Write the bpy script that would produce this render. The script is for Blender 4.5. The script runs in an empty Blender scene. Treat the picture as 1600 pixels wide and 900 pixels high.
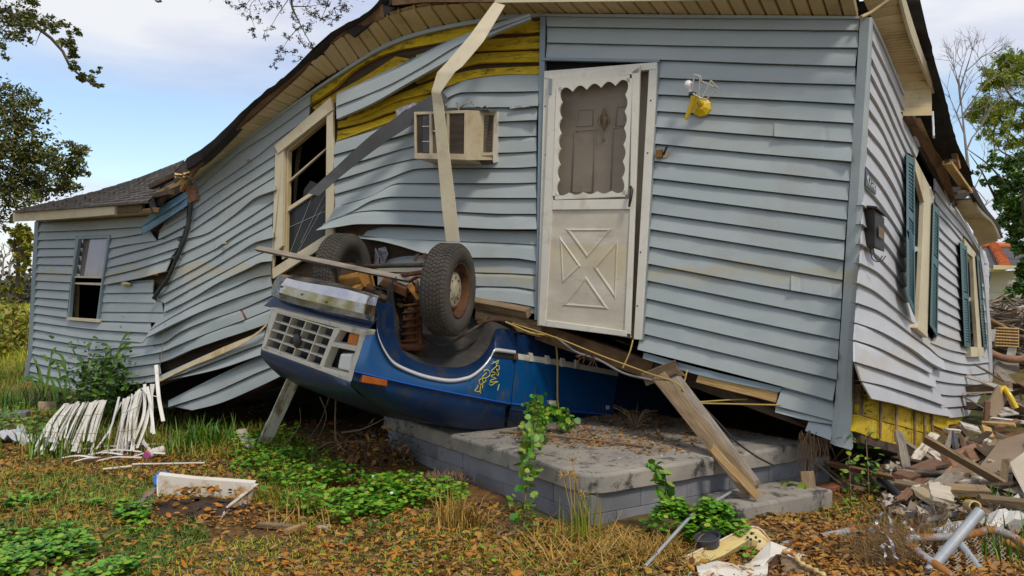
import bpy, bmesh, math, random
import numpy as np
from mathutils import Vector, Matrix, noise as mnoise

random.seed(11)
RNG = np.random.default_rng(5)
scene = bpy.context.scene
COL = scene.collection

# ------------------------------------------------------------------ camera, world, sun, exposure
FPX, CAM_H, CX, CY = 1400.0, 1.51, 800.0, 440.0      # focal length in photo pixels, eye height, horizon pixel
cam = bpy.data.cameras.new("camera")
cam.sensor_width = 36.0
cam.lens = FPX / 1600.0 * 36.0
cam.shift_y = -(450.0 - CY) / 1600.0
cam.clip_start, cam.clip_end = 0.05, 4000.0
cam_ob = bpy.data.objects.new("camera", cam)
cam_ob.location = (0, 0, CAM_H)
cam_ob.rotation_euler = (math.radians(90), 0, 0)
COL.objects.link(cam_ob)
scene.camera = cam_ob

SUN_EL, SUN_AZ = math.radians(52), math.radians(150)  # azimuth clockwise from +Y (view direction): right and behind the camera
world = bpy.data.worlds.new("World")
scene.world = world
world.use_nodes = True
wn, wl = world.node_tree.nodes, world.node_tree.links
wn.clear()
w_out = wn.new("ShaderNodeOutputWorld")
sky = wn.new("ShaderNodeTexSky")
sky.sky_type = 'NISHITA'
sky.sun_disc = False
sky.sun_elevation, sky.sun_rotation = SUN_EL, SUN_AZ
sky.air_density, sky.dust_density, sky.ozone_density = 1.0, 0.6, 2.0
bg_sky = wn.new("ShaderNodeBackground"); bg_sky.inputs['Strength'].default_value = 0.12
wl.new(sky.outputs[0], bg_sky.inputs['Color'])
bg_cloud = wn.new("ShaderNodeBackground"); bg_cloud.inputs['Strength'].default_value = 0.70
w_tc = wn.new("ShaderNodeTexCoord")
w_map = wn.new("ShaderNodeMapping")
w_map.inputs['Scale'].default_value = (1.6, 1.6, 7.5)
w_map.inputs['Rotation'].default_value = (0.10, 0.12, 0.4)
w_map.inputs['Location'].default_value = (3.1, 0.3, 1.75)
wl.new(w_tc.outputs['Generated'], w_map.inputs['Vector'])
w_no = wn.new("ShaderNodeTexNoise")
w_no.inputs['Scale'].default_value = 1.25; w_no.inputs['Detail'].default_value = 7; w_no.inputs['Roughness'].default_value = 0.52
w_no.inputs['Distortion'].default_value = 0.35
wl.new(w_map.outputs[0], w_no.inputs['Vector'])
w_ramp = wn.new("ShaderNodeValToRGB")
w_ramp.color_ramp.elements[0].position = 0.33; w_ramp.color_ramp.elements[0].color = (0.12, 0.12, 0.12, 1)
w_ramp.color_ramp.elements[1].position = 0.56; w_ramp.color_ramp.elements[1].color = (1, 1, 1, 1)
wl.new(w_no.outputs['Fac'], w_ramp.inputs[0])
w_no2 = wn.new("ShaderNodeTexNoise")
w_no2.inputs['Scale'].default_value = 2.1; w_no2.inputs['Detail'].default_value = 5
wl.new(w_map.outputs[0], w_no2.inputs['Vector'])
w_cr = wn.new("ShaderNodeValToRGB")
w_cr.color_ramp.elements[0].position = 0.3; w_cr.color_ramp.elements[0].color = (0.50, 0.57, 0.82, 1)
w_cr.color_ramp.elements[1].position = 0.62; w_cr.color_ramp.elements[1].color = (0.88, 0.90, 0.95, 1)
wl.new(w_no2.outputs['Fac'], w_cr.inputs[0])
wl.new(w_cr.outputs[0], bg_cloud.inputs['Color'])
w_mix = wn.new("ShaderNodeMixShader")
w_sep = wn.new("ShaderNodeSeparateXYZ"); wl.new(w_tc.outputs['Generated'], w_sep.inputs[0])
w_band = wn.new("ShaderNodeFloatCurve")                # cloud cover by elevation: a thinner, bluer belt above a whiter horizon
w_cv = w_band.mapping.curves[0]
for i, (a, b) in enumerate(((0.0, 0.62), (0.08, 0.60), (0.12, 0.24), (0.17, 0.30), (0.235, 0.66), (0.4, 0.72), (1.0, 0.72))):
    if i < 2: w_cv.points[i].location = (a, b)
    else: w_cv.points.new(a, b)
w_band.mapping.update()
wl.new(w_sep.outputs['Z'], w_band.inputs['Value'])
w_add = wn.new("ShaderNodeMath"); w_add.operation = 'ADD'; w_add.use_clamp = True
w_sub = wn.new("ShaderNodeMath"); w_sub.operation = 'MULTIPLY_ADD'; w_sub.inputs[1].default_value = 1.6; w_sub.inputs[2].default_value = -0.86
wl.new(w_no.outputs['Fac'], w_sub.inputs[0]); wl.new(w_sub.outputs[0], w_add.inputs[0]); wl.new(w_band.outputs[0], w_add.inputs[1])
w_sm = wn.new("ShaderNodeMapRange"); w_sm.inputs[1].default_value = 0.12; w_sm.inputs[2].default_value = 0.72; w_sm.inputs[3].default_value = 0.06
wl.new(w_add.outputs[0], w_sm.inputs[0])
wl.new(w_sm.outputs[0], w_mix.inputs[0]); wl.new(bg_sky.outputs[0], w_mix.inputs[1]); wl.new(bg_cloud.outputs[0], w_mix.inputs[2])
wl.new(w_mix.outputs[0], w_out.inputs['Surface'])

sun_l = bpy.data.lights.new("sun", 'SUN')
sun_l.energy = 1.5
sun_l.angle = math.radians(10)
sun_l.color = (1.0, 0.93, 0.83)
sun_o = bpy.data.objects.new("sun", sun_l)
sd = Vector((math.sin(SUN_AZ) * math.cos(SUN_EL), math.cos(SUN_AZ) * math.cos(SUN_EL), math.sin(SUN_EL)))
sun_o.rotation_euler = sd.to_track_quat('Z', 'Y').to_euler()
sun_o.location = (4, -4, 9)
COL.objects.link(sun_o)
scene.view_settings.view_transform = 'Standard'
scene.view_settings.look = 'None'
scene.view_settings.exposure = 0.5
scene.view_settings.gamma = 1.0
scene.cycles.max_bounces = 6
scene.cycles.transparent_max_bounces = 12

# ------------------------------------------------------------------ materials
OBJVAR = {'blue_vinyl': .04, 'lit_side_vinyl': .04, 'grey_block': .22, 'weathered_wood': .35, 'grey_wood': .3, 'reddish_wood': .35, 'peeling_white_board': .25, 'split_wood': .25, 'yellow_board_paint': .18, 'white_blind': .16, 'tan_soffit': .10, 'rust': .35, 'pale_panel_edge': .2}
def mat(name, c1, c2=None, scale=4.0, stretch=(1, 1, 1), rough=0.7, bump=0.25, bscale=40.0, bdist=0.01, metal=0.0,
        dirt=None, dscale=1.2, damt=0.5, dwidth=0.18, coat=0.0, island=None, spec=0.5, detail=6, dstretch=(1, 1, 1), alpha=1.0, trans=0.0,
        bstretch=None, sheen=None):
    m = bpy.data.materials.new(name); m.use_nodes = True
    nt = m.node_tree; N, L = nt.nodes, nt.links
    b = N['Principled BSDF']
    tc = N.new('ShaderNodeTexCoord')
    mp = N.new('ShaderNodeMapping'); mp.inputs['Scale'].default_value = stretch
    L.new(tc.outputs['Object'], mp.inputs['Vector'])
    no = N.new('ShaderNodeTexNoise'); no.inputs['Scale'].default_value = scale; no.inputs['Detail'].default_value = detail
    no.inputs['Roughness'].default_value = 0.62
    L.new(mp.outputs[0], no.inputs['Vector'])
    cr = N.new('ShaderNodeValToRGB')
    cr.color_ramp.elements[0].position = 0.3; cr.color_ramp.elements[1].position = 0.7
    cr.color_ramp.elements[0].color = (*c1, 1); cr.color_ramp.elements[1].color = (*(c2 or c1), 1)
    L.new(no.outputs['Fac'], cr.inputs[0])
    colr = cr.outputs[0]
    if island:                                        # colours per leaf / blade / scrap
        ge = N.new('ShaderNodeNewGeometry'); ir = N.new('ShaderNodeValToRGB')
        els = ir.color_ramp.elements
        for i, c in enumerate(island):
            p = i / (len(island) - 1)
            e = els[0] if i == 0 else (els[-1] if i == len(island) - 1 else els.new(p))
            e.position = p; e.color = (*c, 1)
        L.new(ge.outputs['Random Per Island'], ir.inputs[0])
        mx = N.new('ShaderNodeMix'); mx.data_type = 'RGBA'; mx.blend_type = 'MULTIPLY'; mx.inputs[0].default_value = 1.0
        L.new(ir.outputs[0], mx.inputs[6]); L.new(colr, mx.inputs[7]); colr = mx.outputs[2]
    dfac = None
    if dirt:
        mp2 = N.new('ShaderNodeMapping'); mp2.inputs['Scale'].default_value = dstretch
        L.new(tc.outputs['Object'], mp2.inputs['Vector'])
        n2 = N.new('ShaderNodeTexNoise'); n2.inputs['Scale'].default_value = dscale; n2.inputs['Detail'].default_value = 9; n2.inputs['Roughness'].default_value = 0.7
        L.new(mp2.outputs[0], n2.inputs['Vector'])
        r2 = N.new('ShaderNodeMapRange'); r2.inputs[1].default_value = 0.5 + dwidth * 0.2; r2.inputs[2].default_value = 0.5 + dwidth * 1.2
        r2.inputs[3].default_value = 0; r2.inputs[4].default_value = damt
        L.new(n2.outputs['Fac'], r2.inputs[0])
        mx = N.new('ShaderNodeMix'); mx.data_type = 'RGBA'
        L.new(r2.outputs[0], mx.inputs[0]); L.new(colr, mx.inputs[6]); mx.inputs[7].default_value = (*dirt, 1)
        colr = mx.outputs[2]; dfac = r2.outputs[0]
    ov = OBJVAR.get(name, 0.05)                       # boards, blocks and slats differ a little from one another
    oi = N.new('ShaderNodeObjectInfo'); mr0 = N.new('ShaderNodeMapRange'); mr0.inputs[3].default_value = 1 - ov; mr0.inputs[4].default_value = 1 + ov * .8
    L.new(oi.outputs['Random'], mr0.inputs[0])
    mv = N.new('ShaderNodeMix'); mv.data_type = 'RGBA'; mv.blend_type = 'MULTIPLY'; mv.inputs[0].default_value = 1.0
    L.new(colr, mv.inputs[6]); L.new(mr0.outputs[0], mv.inputs[7]); colr = mv.outputs[2]
    L.new(colr, b.inputs['Base Color'])
    b.inputs['Roughness'].default_value = rough
    if dfac is not None and metal > 0.3:
        mm = N.new('ShaderNodeMath'); mm.operation = 'MULTIPLY_ADD'; mm.inputs[1].default_value = -metal; mm.inputs[2].default_value = metal
        L.new(dfac, mm.inputs[0]); L.new(mm.outputs[0], b.inputs['Metallic'])
    else:
        b.inputs['Metallic'].default_value = metal
    if dfac is not None and rough < 0.4:
        mr = N.new('ShaderNodeMath'); mr.operation = 'MULTIPLY_ADD'; mr.inputs[1].default_value = 0.5; mr.inputs[2].default_value = rough; mr.use_clamp = True
        L.new(dfac, mr.inputs[0]); L.new(mr.outputs[0], b.inputs['Roughness'])
    b.inputs['Coat Weight'].default_value = coat
    b.inputs['Coat Roughness'].default_value = 0.12
    b.inputs['Specular IOR Level'].default_value = spec
    if trans: b.inputs['Transmission Weight'].default_value = trans
    if alpha < 1: b.inputs['Alpha'].default_value = alpha
    if bump:
        mp3 = N.new('ShaderNodeMapping'); mp3.inputs['Scale'].default_value = bstretch or stretch
        L.new(tc.outputs['Object'], mp3.inputs['Vector'])
        n3 = N.new('ShaderNodeTexNoise'); n3.inputs['Scale'].default_value = bscale; n3.inputs['Detail'].default_value = 5
        L.new(mp3.outputs[0], n3.inputs['Vector'])
        bp = N.new('ShaderNodeBump'); bp.inputs['Strength'].default_value = bump; bp.inputs['Distance'].default_value = bdist
        L.new(n3.outputs['Fac'], bp.inputs['Height']); L.new(bp.outputs[0], b.inputs['Normal'])
    return m

MT = {}
MT['vinyl'] = mat('blue_vinyl', (0.305, 0.345, 0.332), (0.375, 0.408, 0.392), 1.1, (1, 1, 3), 0.5, 0.22, 16, 0.006, dirt=(0.27, 0.235, 0.16), dscale=1.5, damt=0.42, bstretch=(1, 1, 14))
MT['vinyl_pale'] = mat('lit_side_vinyl', (0.43, 0.435, 0.44), (0.53, 0.52, 0.515), 1.3, (1, 1, 3), 0.5, 0.22, 16, 0.006, dirt=(0.42, 0.37, 0.27), dscale=1.3, damt=0.35, bstretch=(1, 1, 14))  # lighter vinyl copy: the side wall's brighter light put into the colour
MT['vinyl_blue'] = mat('bluer_vinyl', (0.13, 0.27, 0.37), (0.20, 0.34, 0.43), 1.5, (1, 1, 3), 0.5, 0.2, 16, 0.006, dirt=(0.2, 0.17, 0.1), damt=0.4)
MT['vinyl_dark'] = mat('vinyl_back', (0.045, 0.046, 0.044), (0.075, 0.074, 0.07), 3, (1, 1, 1), 0.6, 0.2, 30, dirt=(0.07, 0.05, 0.03), damt=0.5)
MT['trim_blue'] = mat('blue_trim', (0.17, 0.23, 0.25), (0.23, 0.29, 0.31), 2, (1, 1, 1), 0.45, 0.1, 30, dirt=(0.2, 0.17, 0.12), damt=0.4)
MT['shutter'] = mat('teal_shutter', (0.04, 0.115, 0.125), (0.07, 0.155, 0.16), 4, (1, 1, 1), 0.5, 0.1, 40, dirt=(0.2, 0.18, 0.13), damt=0.35)
MT['yellow'] = mat('yellow_board_paint', (0.55, 0.36, 0.008), (0.74, 0.51, 0.014), 3, (2, 2, 14), 0.8, 0.9, 22, 0.012, dirt=(0.075, 0.045, 0.012), dscale=6, damt=0.85, dwidth=0.13, dstretch=(1, 1, 3))
MT['cream'] = mat('cream_paint', (0.56, 0.475, 0.30), (0.66, 0.57, 0.39), 2.5, (1, 1, 1), 0.6, 0.15, 30, dirt=(0.30, 0.21, 0.09), dscale=3, damt=0.55)
MT['whitemetal'] = mat('white_door_paint', (0.62, 0.58, 0.47), (0.75, 0.71, 0.60), 2, (1, 1, 1), 0.45, 0.08, 50, dirt=(0.33, 0.24, 0.11), dscale=4, damt=0.6)
MT['doorpanel'] = mat('stained_door_panel', (0.43, 0.38, 0.29), (0.62, 0.56, 0.44), 2.6, (1, 1, 2), 0.5, 0.15, 60, 0.004, dirt=(0.27, 0.20, 0.09), dscale=3.2, damt=0.7, dstretch=(1, 1, 2.2))
MT['frontdoor'] = mat('tan_front_door', (0.31, 0.255, 0.185), (0.40, 0.33, 0.245), 2, (1, 1, 3), 0.55, 0.15, 60, dirt=(0.11, 0.075, 0.035), dscale=3, damt=0.5)
MT['soffit'] = mat('tan_soffit', (0.50, 0.385, 0.19), (0.62, 0.49, 0.265), 2, (1, 1, 1), 0.55, 0.12, 40, dirt=(0.16, 0.10, 0.035), dscale=2.6, damt=0.6)
MT['oldwood'] = mat('weathered_wood', (0.15, 0.095, 0.045), (0.30, 0.21, 0.115), 5, (1.2, 14, 14), 0.85, 0.6, 6, 0.01, dirt=(0.05, 0.03, 0.012), dscale=3, damt=0.7, dstretch=(0.6, 4, 4))
MT['greywood'] = mat('grey_wood', (0.19, 0.155, 0.115), (0.33, 0.28, 0.21), 5, (1.2, 14, 14), 0.85, 0.6, 6, 0.01, dirt=(0.07, 0.045, 0.02), dscale=3, damt=0.6, dstretch=(0.6, 4, 4))
MT['freshwood'] = mat('split_wood', (0.36, 0.21, 0.07), (0.52, 0.34, 0.14), 5, (1.2, 16, 16), 0.8, 0.6, 6, 0.01, dirt=(0.15, 0.07, 0.02), dscale=3, damt=0.5, dstretch=(0.6, 4, 4))
MT['redwood'] = mat('reddish_wood', (0.17, 0.08, 0.04), (0.34, 0.18, 0.10), 5, (1.2, 14, 14), 0.85, 0.6, 6, 0.01, dirt=(0.08, 0.04, 0.02), dscale=3, damt=0.6, dstretch=(0.6, 4, 4))
MT['paintedwood'] = mat('peeling_white_board', (0.50, 0.45, 0.36), (0.62, 0.57, 0.48), 3, (1, 10, 10), 0.7, 0.4, 8, 0.008, dirt=(0.17, 0.11, 0.05), dscale=5, damt=0.9, dwidth=0.1, dstretch=(0.8, 4, 4))
MT['darkwood'] = mat('dark_wood', (0.035, 0.022, 0.012), (0.10, 0.06, 0.03), 3, (2, 2, 6), 0.9, 0.5, 12, 0.01)  # plain dark wood; on the sheathing it supplies the shade in cracks
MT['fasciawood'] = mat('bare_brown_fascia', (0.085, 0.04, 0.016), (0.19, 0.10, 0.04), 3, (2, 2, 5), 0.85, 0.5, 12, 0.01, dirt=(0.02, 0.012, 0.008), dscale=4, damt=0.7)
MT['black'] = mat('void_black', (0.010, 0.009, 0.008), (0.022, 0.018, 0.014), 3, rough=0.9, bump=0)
MT['shingle'] = mat('asphalt_shingle', (0.055, 0.047, 0.040), (0.115, 0.098, 0.080), 6, rough=0.95, bump=0.5, bscale=180, bdist=0.004, dirt=(0.035, 0.03, 0.025), dscale=9, damt=0.7)
MT['tar'] = mat('black_roofing', (0.014, 0.012, 0.011), (0.04, 0.033, 0.028), 6, rough=0.95, bump=0.5, bscale=60, bdist=0.01)
MT['glass'] = mat('dirty_glass', (0.02, 0.022, 0.024), (0.035, 0.036, 0.034), 2, rough=0.12, bump=0.02, bscale=3, dirt=(0.09, 0.07, 0.04), dscale=2.5, damt=0.35, spec=0.25)
MT['concrete'] = mat('grey_block', (0.17, 0.172, 0.18), (0.27, 0.265, 0.265), 3, rough=0.9, bump=0.5, bscale=90, bdist=0.004, dirt=(0.055, 0.05, 0.045), dscale=3, damt=0.7, dwidth=0.16)
MT['slab'] = mat('porch_slab', (0.20, 0.185, 0.16), (0.37, 0.32, 0.25), 2.2, rough=0.9, bump=0.5, bscale=90, bdist=0.004, dirt=(0.03, 0.026, 0.025), dscale=6, damt=0.9, dwidth=0.1)
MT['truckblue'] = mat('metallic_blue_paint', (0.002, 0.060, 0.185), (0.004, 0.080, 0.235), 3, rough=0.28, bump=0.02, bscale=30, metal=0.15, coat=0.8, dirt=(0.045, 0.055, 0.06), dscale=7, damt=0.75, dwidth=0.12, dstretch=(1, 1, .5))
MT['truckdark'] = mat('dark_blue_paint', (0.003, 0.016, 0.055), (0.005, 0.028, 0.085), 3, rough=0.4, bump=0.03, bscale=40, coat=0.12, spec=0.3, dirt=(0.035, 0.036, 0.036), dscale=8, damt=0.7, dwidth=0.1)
MT['stripe'] = mat('bright_blue_stripe', (0.01, 0.10, 0.55), (0.015, 0.13, 0.6), 3, rough=0.35, bump=0)
MT['chrome'] = mat('dented_chrome', (0.46, 0.45, 0.45), (0.62, 0.61, 0.61), 5, rough=0.16, bump=0.06, bscale=7, bdist=0.03, metal=1.0, dirt=(0.15, 0.14, 0.125), dscale=5.0, damt=0.55, dwidth=0.16)
MT['silver'] = mat('silver_trim', (0.60, 0.60, 0.60), (0.72, 0.72, 0.71), 5, rough=0.25, bump=0.05, metal=0.25, coat=.5)
MT['grille'] = mat('grey_grille_plastic', (0.58, 0.53, 0.42), (0.72, 0.67, 0.55), 5, rough=0.45, bump=0.05, dirt=(0.13, 0.09, 0.045), dscale=5, damt=0.7)
MT['blackplastic'] = mat('black_plastic', (0.012, 0.012, 0.013), (0.025, 0.025, 0.026), 5, rough=0.5, bump=0.05)
MT['amber'] = mat('amber_lens', (0.24, 0.05, 0.003), (0.40, 0.10, 0.008), 14, rough=0.25, bump=0.1, bscale=70, coat=0.5, dirt=(0.12, 0.03, 0.01), dscale=9, damt=0.6)
MT['lamp'] = mat('headlamp_glass', (0.70, 0.69, 0.65), (0.85, 0.84, 0.80), 9, rough=0.18, bump=0.15, bscale=40, coat=0.6, dirt=(0.25, 0.2, 0.12), dscale=9, damt=0.6)
MT['tyre'] = mat('dusty_tyre', (0.036, 0.031, 0.024), (0.075, 0.061, 0.045), 5, rough=0.85, bump=0.25, bscale=60, dirt=(0.095, 0.073, 0.048), dscale=3, damt=0.6)
MT['rust'] = mat('rust', (0.03, 0.012, 0.005), (0.13, 0.045, 0.010), 6, rough=0.85, bump=0.6, bscale=40, dirt=(0.27, 0.10, 0.015), dscale=7, damt=0.6)
MT['rustorange'] = mat('orange_rust', (0.24, 0.10, 0.015), (0.40, 0.20, 0.035), 6, rough=0.85, bump=0.6, bscale=40, dirt=(0.10, 0.04, 0.01), dscale=5, damt=0.7)
MT['hub'] = mat('dull_hubcap', (0.42, 0.36, 0.24), (0.58, 0.52, 0.38), 6, rough=0.4, bump=0.15, bscale=30, metal=0.35, dirt=(0.2, 0.11, 0.03), dscale=9, damt=0.7)
MT['grime'] = mat('greasy_underbody', (0.022, 0.017, 0.013), (0.075, 0.055, 0.036), 5, rough=0.85, bump=0.6, bscale=25, bdist=0.02, dirt=(0.16, 0.075, 0.02), dscale=6, damt=0.6)
MT['liner'] = mat('dusty_wheel_well', (0.016, 0.015, 0.015), (0.05, 0.044, 0.038), 4, rough=0.85, bump=0.4, bscale=20, bdist=0.01, dirt=(0.14, 0.095, 0.045), dscale=9, damt=0.6, dstretch=(1, 1, 2.5))
MT['acbeige'] = mat('beige_steel', (0.44, 0.35, 0.21), (0.54, 0.45, 0.29), 3, rough=0.5, bump=0.06, dirt=(0.24, 0.15, 0.05), dscale=5, damt=0.6)
MT['acdark'] = mat('brown_louvre', (0.085, 0.062, 0.043), (0.15, 0.115, 0.08), 4, rough=0.6, bump=0.1)
MT['lampyellow'] = mat('yellow_enamel', (0.62, 0.40, 0.004), (0.74, 0.50, 0.008), 5, rough=0.35, bump=0.08, coat=0.3, dirt=(0.25, 0.14, 0.02), dscale=12, damt=0.5)
MT['bulb'] = mat('frosted_bulb', (0.75, 0.70, 0.68), (0.82, 0.78, 0.76), 5, rough=0.2, bump=0, coat=0.4)
MT['mailbox'] = mat('rusty_mailbox', (0.016, 0.014, 0.013), (0.035, 0.03, 0.025), 5, rough=0.55, bump=0.2, dirt=(0.13, 0.06, 0.018), dscale=4, damt=0.8)
MT['plaque'] = mat('dark_plaque', (0.03, 0.04, 0.045), (0.05, 0.06, 0.065), 5, rough=0.4, bump=0.05)
MT['numeral'] = mat('white_numeral', (0.60, 0.60, 0.58), (0.66, 0.66, 0.64), 5, rough=0.4, bump=0)
MT['brass'] = mat('tarnished_brass', (0.13, 0.065, 0.018), (0.24, 0.13, 0.035), 9, rough=0.45, bump=0.3, metal=0.6)
MT['cable'] = mat('dark_cable', (0.02, 0.02, 0.022), (0.035, 0.034, 0.034), 5, rough=0.6, bump=0.1)
MT['greycable'] = mat('grey_cable', (0.16, 0.15, 0.15), (0.22, 0.21, 0.2), 5, rough=0.6, bump=0.1)
MT['yellowcord'] = mat('yellow_cord', (0.38, 0.26, 0.06), (0.48, 0.34, 0.09), 9, rough=0.7, bump=0.1)
MT['paintmark'] = mat('yellow_scrawl', (0.50, 0.44, 0.05), (0.62, 0.55, 0.09), 9, rough=0.6, bump=0.1)
MT['foil'] = mat('torn_foil', (0.30, 0.27, 0.29), (0.55, 0.52, 0.52), 12, rough=0.35, bump=0.6, bscale=25, bdist=0.02, metal=0.7, dirt=(0.3, 0.2, 0.08), dscale=6, damt=0.7)
MT['strawtrim'] = mat('torn_paper', (0.42, 0.31, 0.15), (0.60, 0.47, 0.27), 9, rough=0.8, bump=0.4, dirt=(0.17, 0.10, 0.03), dscale=5, damt=0.6)
MT['blind'] = mat('white_blind', (0.60, 0.56, 0.47), (0.76, 0.73, 0.66), 3, rough=0.5, bump=0.1, dirt=(0.22, 0.17, 0.09), dscale=4, damt=0.55)
MT['whitejunk'] = mat('white_enamel', (0.66, 0.59, 0.48), (0.76, 0.70, 0.60), 3, rough=0.4, bump=0.15, bscale=12, dirt=(0.40, 0.19, 0.03), dscale=5.5, damt=0.95, dwidth=0.12)
MT['enamelrust'] = mat('rust_streaked_enamel', (0.62, 0.46, 0.16), (0.70, 0.58, 0.30), 3, rough=0.5, bump=0.2, bscale=20, dirt=(0.36, 0.13, 0.012), dscale=4, damt=1.0, dwidth=0.12)
MT['pipe'] = mat('galvanised_pipe', (0.24, 0.235, 0.225), (0.38, 0.37, 0.35), 6, rough=0.6, bump=0.4, metal=0.1, dirt=(0.33, 0.12, 0.012), dscale=5.5, damt=0.97, dwidth=0.02)
MT['pipeclean'] = mat('pale_pipe', (0.36, 0.39, 0.39), (0.50, 0.51, 0.51), 6, rough=0.35, bump=0.1, metal=0.3, dirt=(0.35, 0.25, 0.12), dscale=3, damt=0.5)
MT['wire'] = mat('fence_wire', (0.34, 0.29, 0.22), (0.52, 0.45, 0.34), 9, rough=0.6, bump=0.1, metal=0.2, dirt=(0.26, 0.11, 0.02), dscale=8, damt=0.7)
MT['blueplastic'] = mat('blue_plastic', (0.02, 0.16, 0.55), (0.03, 0.22, 0.62), 5, rough=0.4, bump=0.05)
MT['pink'] = mat('pink_plastic', (0.45, 0.09, 0.25), (0.55, 0.13, 0.32), 5, rough=0.4, bump=0.05)
MT['hardboard'] = mat('tan_hardboard', (0.25, 0.17, 0.10), (0.34, 0.245, 0.155), 2, rough=0.7, bump=0.2, bscale=60, dirt=(0.14, 0.09, 0.05), dscale=3, damt=0.5)
MT['cavity'] = mat('pale_panel_edge', (0.50, 0.41, 0.29), (0.60, 0.51, 0.38), 3, rough=0.7, bump=0.2, dirt=(0.18, 0.11, 0.05), dscale=4, damt=0.5)
MT['slate'] = mat('dark_slate', (0.045, 0.046, 0.05), (0.085, 0.085, 0.09), 4, rough=0.8, bump=0.3)
MT['clay'] = mat('clay_brick', (0.26, 0.085, 0.04), (0.38, 0.14, 0.065), 5, rough=0.9, bump=0.4, bscale=60, dirt=(0.12, 0.07, 0.04), dscale=5, damt=0.6)
MT['stone'] = mat('tan_rubble_block', (0.36, 0.27, 0.16), (0.47, 0.37, 0.23), 4, rough=0.9, bump=0.5, bscale=40, dirt=(0.2, 0.14, 0.08), dscale=5, damt=0.6)
MT['bark'] = mat('bark', (0.04, 0.028, 0.018), (0.10, 0.072, 0.048), 5, (1, 1, 0.3), 0.9, 0.6, 20, 0.02)
MT['twig'] = mat('dry_twig', (0.13, 0.08, 0.04), (0.26, 0.17, 0.09), 8, rough=0.9, bump=0.2)
MT['greytwig'] = mat('bare_grey_twig', (0.22, 0.17, 0.16), (0.32, 0.27, 0.25), 8, rough=0.9, bump=0.2)
MT['oakleaf'] = mat('oak_leaf', (0.85, 0.85, 0.85), (1, 1, 1), 3, rough=0.55, bump=0, island=[(0.03, 0.045, 0.006), (0.07, 0.10, 0.010), (0.13, 0.16, 0.014), (0.19, 0.18, 0.025), (0.12, 0.08, 0.02)])
MT['twigleaf'] = mat('dark_small_leaf', (0.85, 0.85, 0.85), (1, 1, 1), 3, rough=0.55, bump=0, island=[(0.022, 0.03, 0.014), (0.05, 0.045, 0.022), (0.075, 0.035, 0.025), (0.03, 0.04, 0.02)])
MT['pineleaf'] = mat('pine_tuft', (0.85, 0.85, 0.85), (1, 1, 1), 3, rough=0.6, bump=0, island=[(0.10, 0.19, 0.008), (0.24, 0.34, 0.012), (0.36, 0.42, 0.02), (0.28, 0.20, 0.03)])
MT['ivyleaf'] = mat('ivy_leaf', (0.85, 0.85, 0.85), (1, 1, 1), 3, rough=0.5, bump=0, island=[(0.015, 0.055, 0.006), (0.04, 0.11, 0.010), (0.08, 0.17, 0.014), (0.15, 0.23, 0.02)])
MT['stumpleaf'] = mat('yellowing_vine_leaf', (0.85, 0.85, 0.85), (1, 1, 1), 3, rough=0.6, bump=0, island=[(0.09, 0.15, 0.008), (0.20, 0.25, 0.012), (0.32, 0.27, 0.02), (0.24, 0.13, 0.02)])
MT['clover'] = mat('clover_leaf', (0.85, 0.85, 0.85), (1, 1, 1), 6, rough=0.5, bump=0, island=[(0.03, 0.13, 0.006), (0.065, 0.24, 0.008), (0.11, 0.33, 0.012), (0.22, 0.40, 0.018), (0.28, 0.33, 0.03)])
MT['vineleaf'] = mat('heart_vine_leaf', (0.85, 0.85, 0.85), (1, 1, 1), 6, rough=0.5, bump=0, island=[(0.04, 0.16, 0.008), (0.09, 0.25, 0.012), (0.18, 0.32, 0.02), (0.27, 0.33, 0.03)])
MT['grass'] = mat('grass_blade', (0.85, 0.85, 0.85), (1, 1, 1), 3, rough=0.6, bump=0, island=[(0.05, 0.14, 0.006), (0.12, 0.22, 0.008), (0.22, 0.29, 0.012), (0.34, 0.28, 0.02), (0.38, 0.23, 0.035)])
MT['greengrass'] = mat('green_blade', (0.85, 0.85, 0.85), (1, 1, 1), 3, rough=0.55, bump=0, island=[(0.03, 0.10, 0.006), (0.07, 0.18, 0.008), (0.12, 0.25, 0.012), (0.19, 0.30, 0.016)])
MT['straw'] = mat('dry_straw', (0.85, 0.85, 0.85), (1, 1, 1), 3, rough=0.7, bump=0, island=[(0.28, 0.15, 0.02), (0.42, 0.25, 0.04), (0.55, 0.36, 0.08), (0.20, 0.10, 0.02)])
MT['litter'] = mat('dead_leaf', (0.8, 0.8, 0.8), (1.0, 1.0, 1.0), 8, rough=0.8, bump=0, island=[(0.09, 0.033, 0.005), (0.26, 0.09, 0.008), (0.48, 0.18, 0.010), (0.46, 0.26, 0.07), (0.27, 0.145, 0.045), (0.58, 0.21, 0.008), (0.13, 0.055, 0.012), (0.36, 0.22, 0.08), (0.46, 0.25, 0.015), (0.15, 0.08, 0.03)])
MT['scrap'] = mat('tiny_scrap', (0.8, 0.8, 0.8), (1, 1, 1), 8, rough=0.8, bump=0, island=[(0.11, 0.065, 0.035), (0.30, 0.20, 0.11), (0.62, 0.56, 0.46), (0.20, 0.15, 0.10), (0.45, 0.33, 0.19), (0.10, 0.08, 0.065), (0.55, 0.48, 0.38)])
MT['sod'] = mat('far_trees', (0.85, 0.85, 0.85), (1, 1, 1), 3, rough=0.8, bump=0, island=[(0.06, 0.05, 0.03), (0.09, 0.075, 0.04), (0.05, 0.06, 0.025)])
MT['orangetile'] = mat('orange_ridge_tile', (0.50, 0.11, 0.02), (0.62, 0.17, 0.04), 4, rough=0.7, bump=0.2)
MT['slateroof'] = mat('dark_slate_roof', (0.06, 0.05, 0.052), (0.10, 0.085, 0.085), 4, rough=0.8, bump=0.3, bscale=30)
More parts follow.
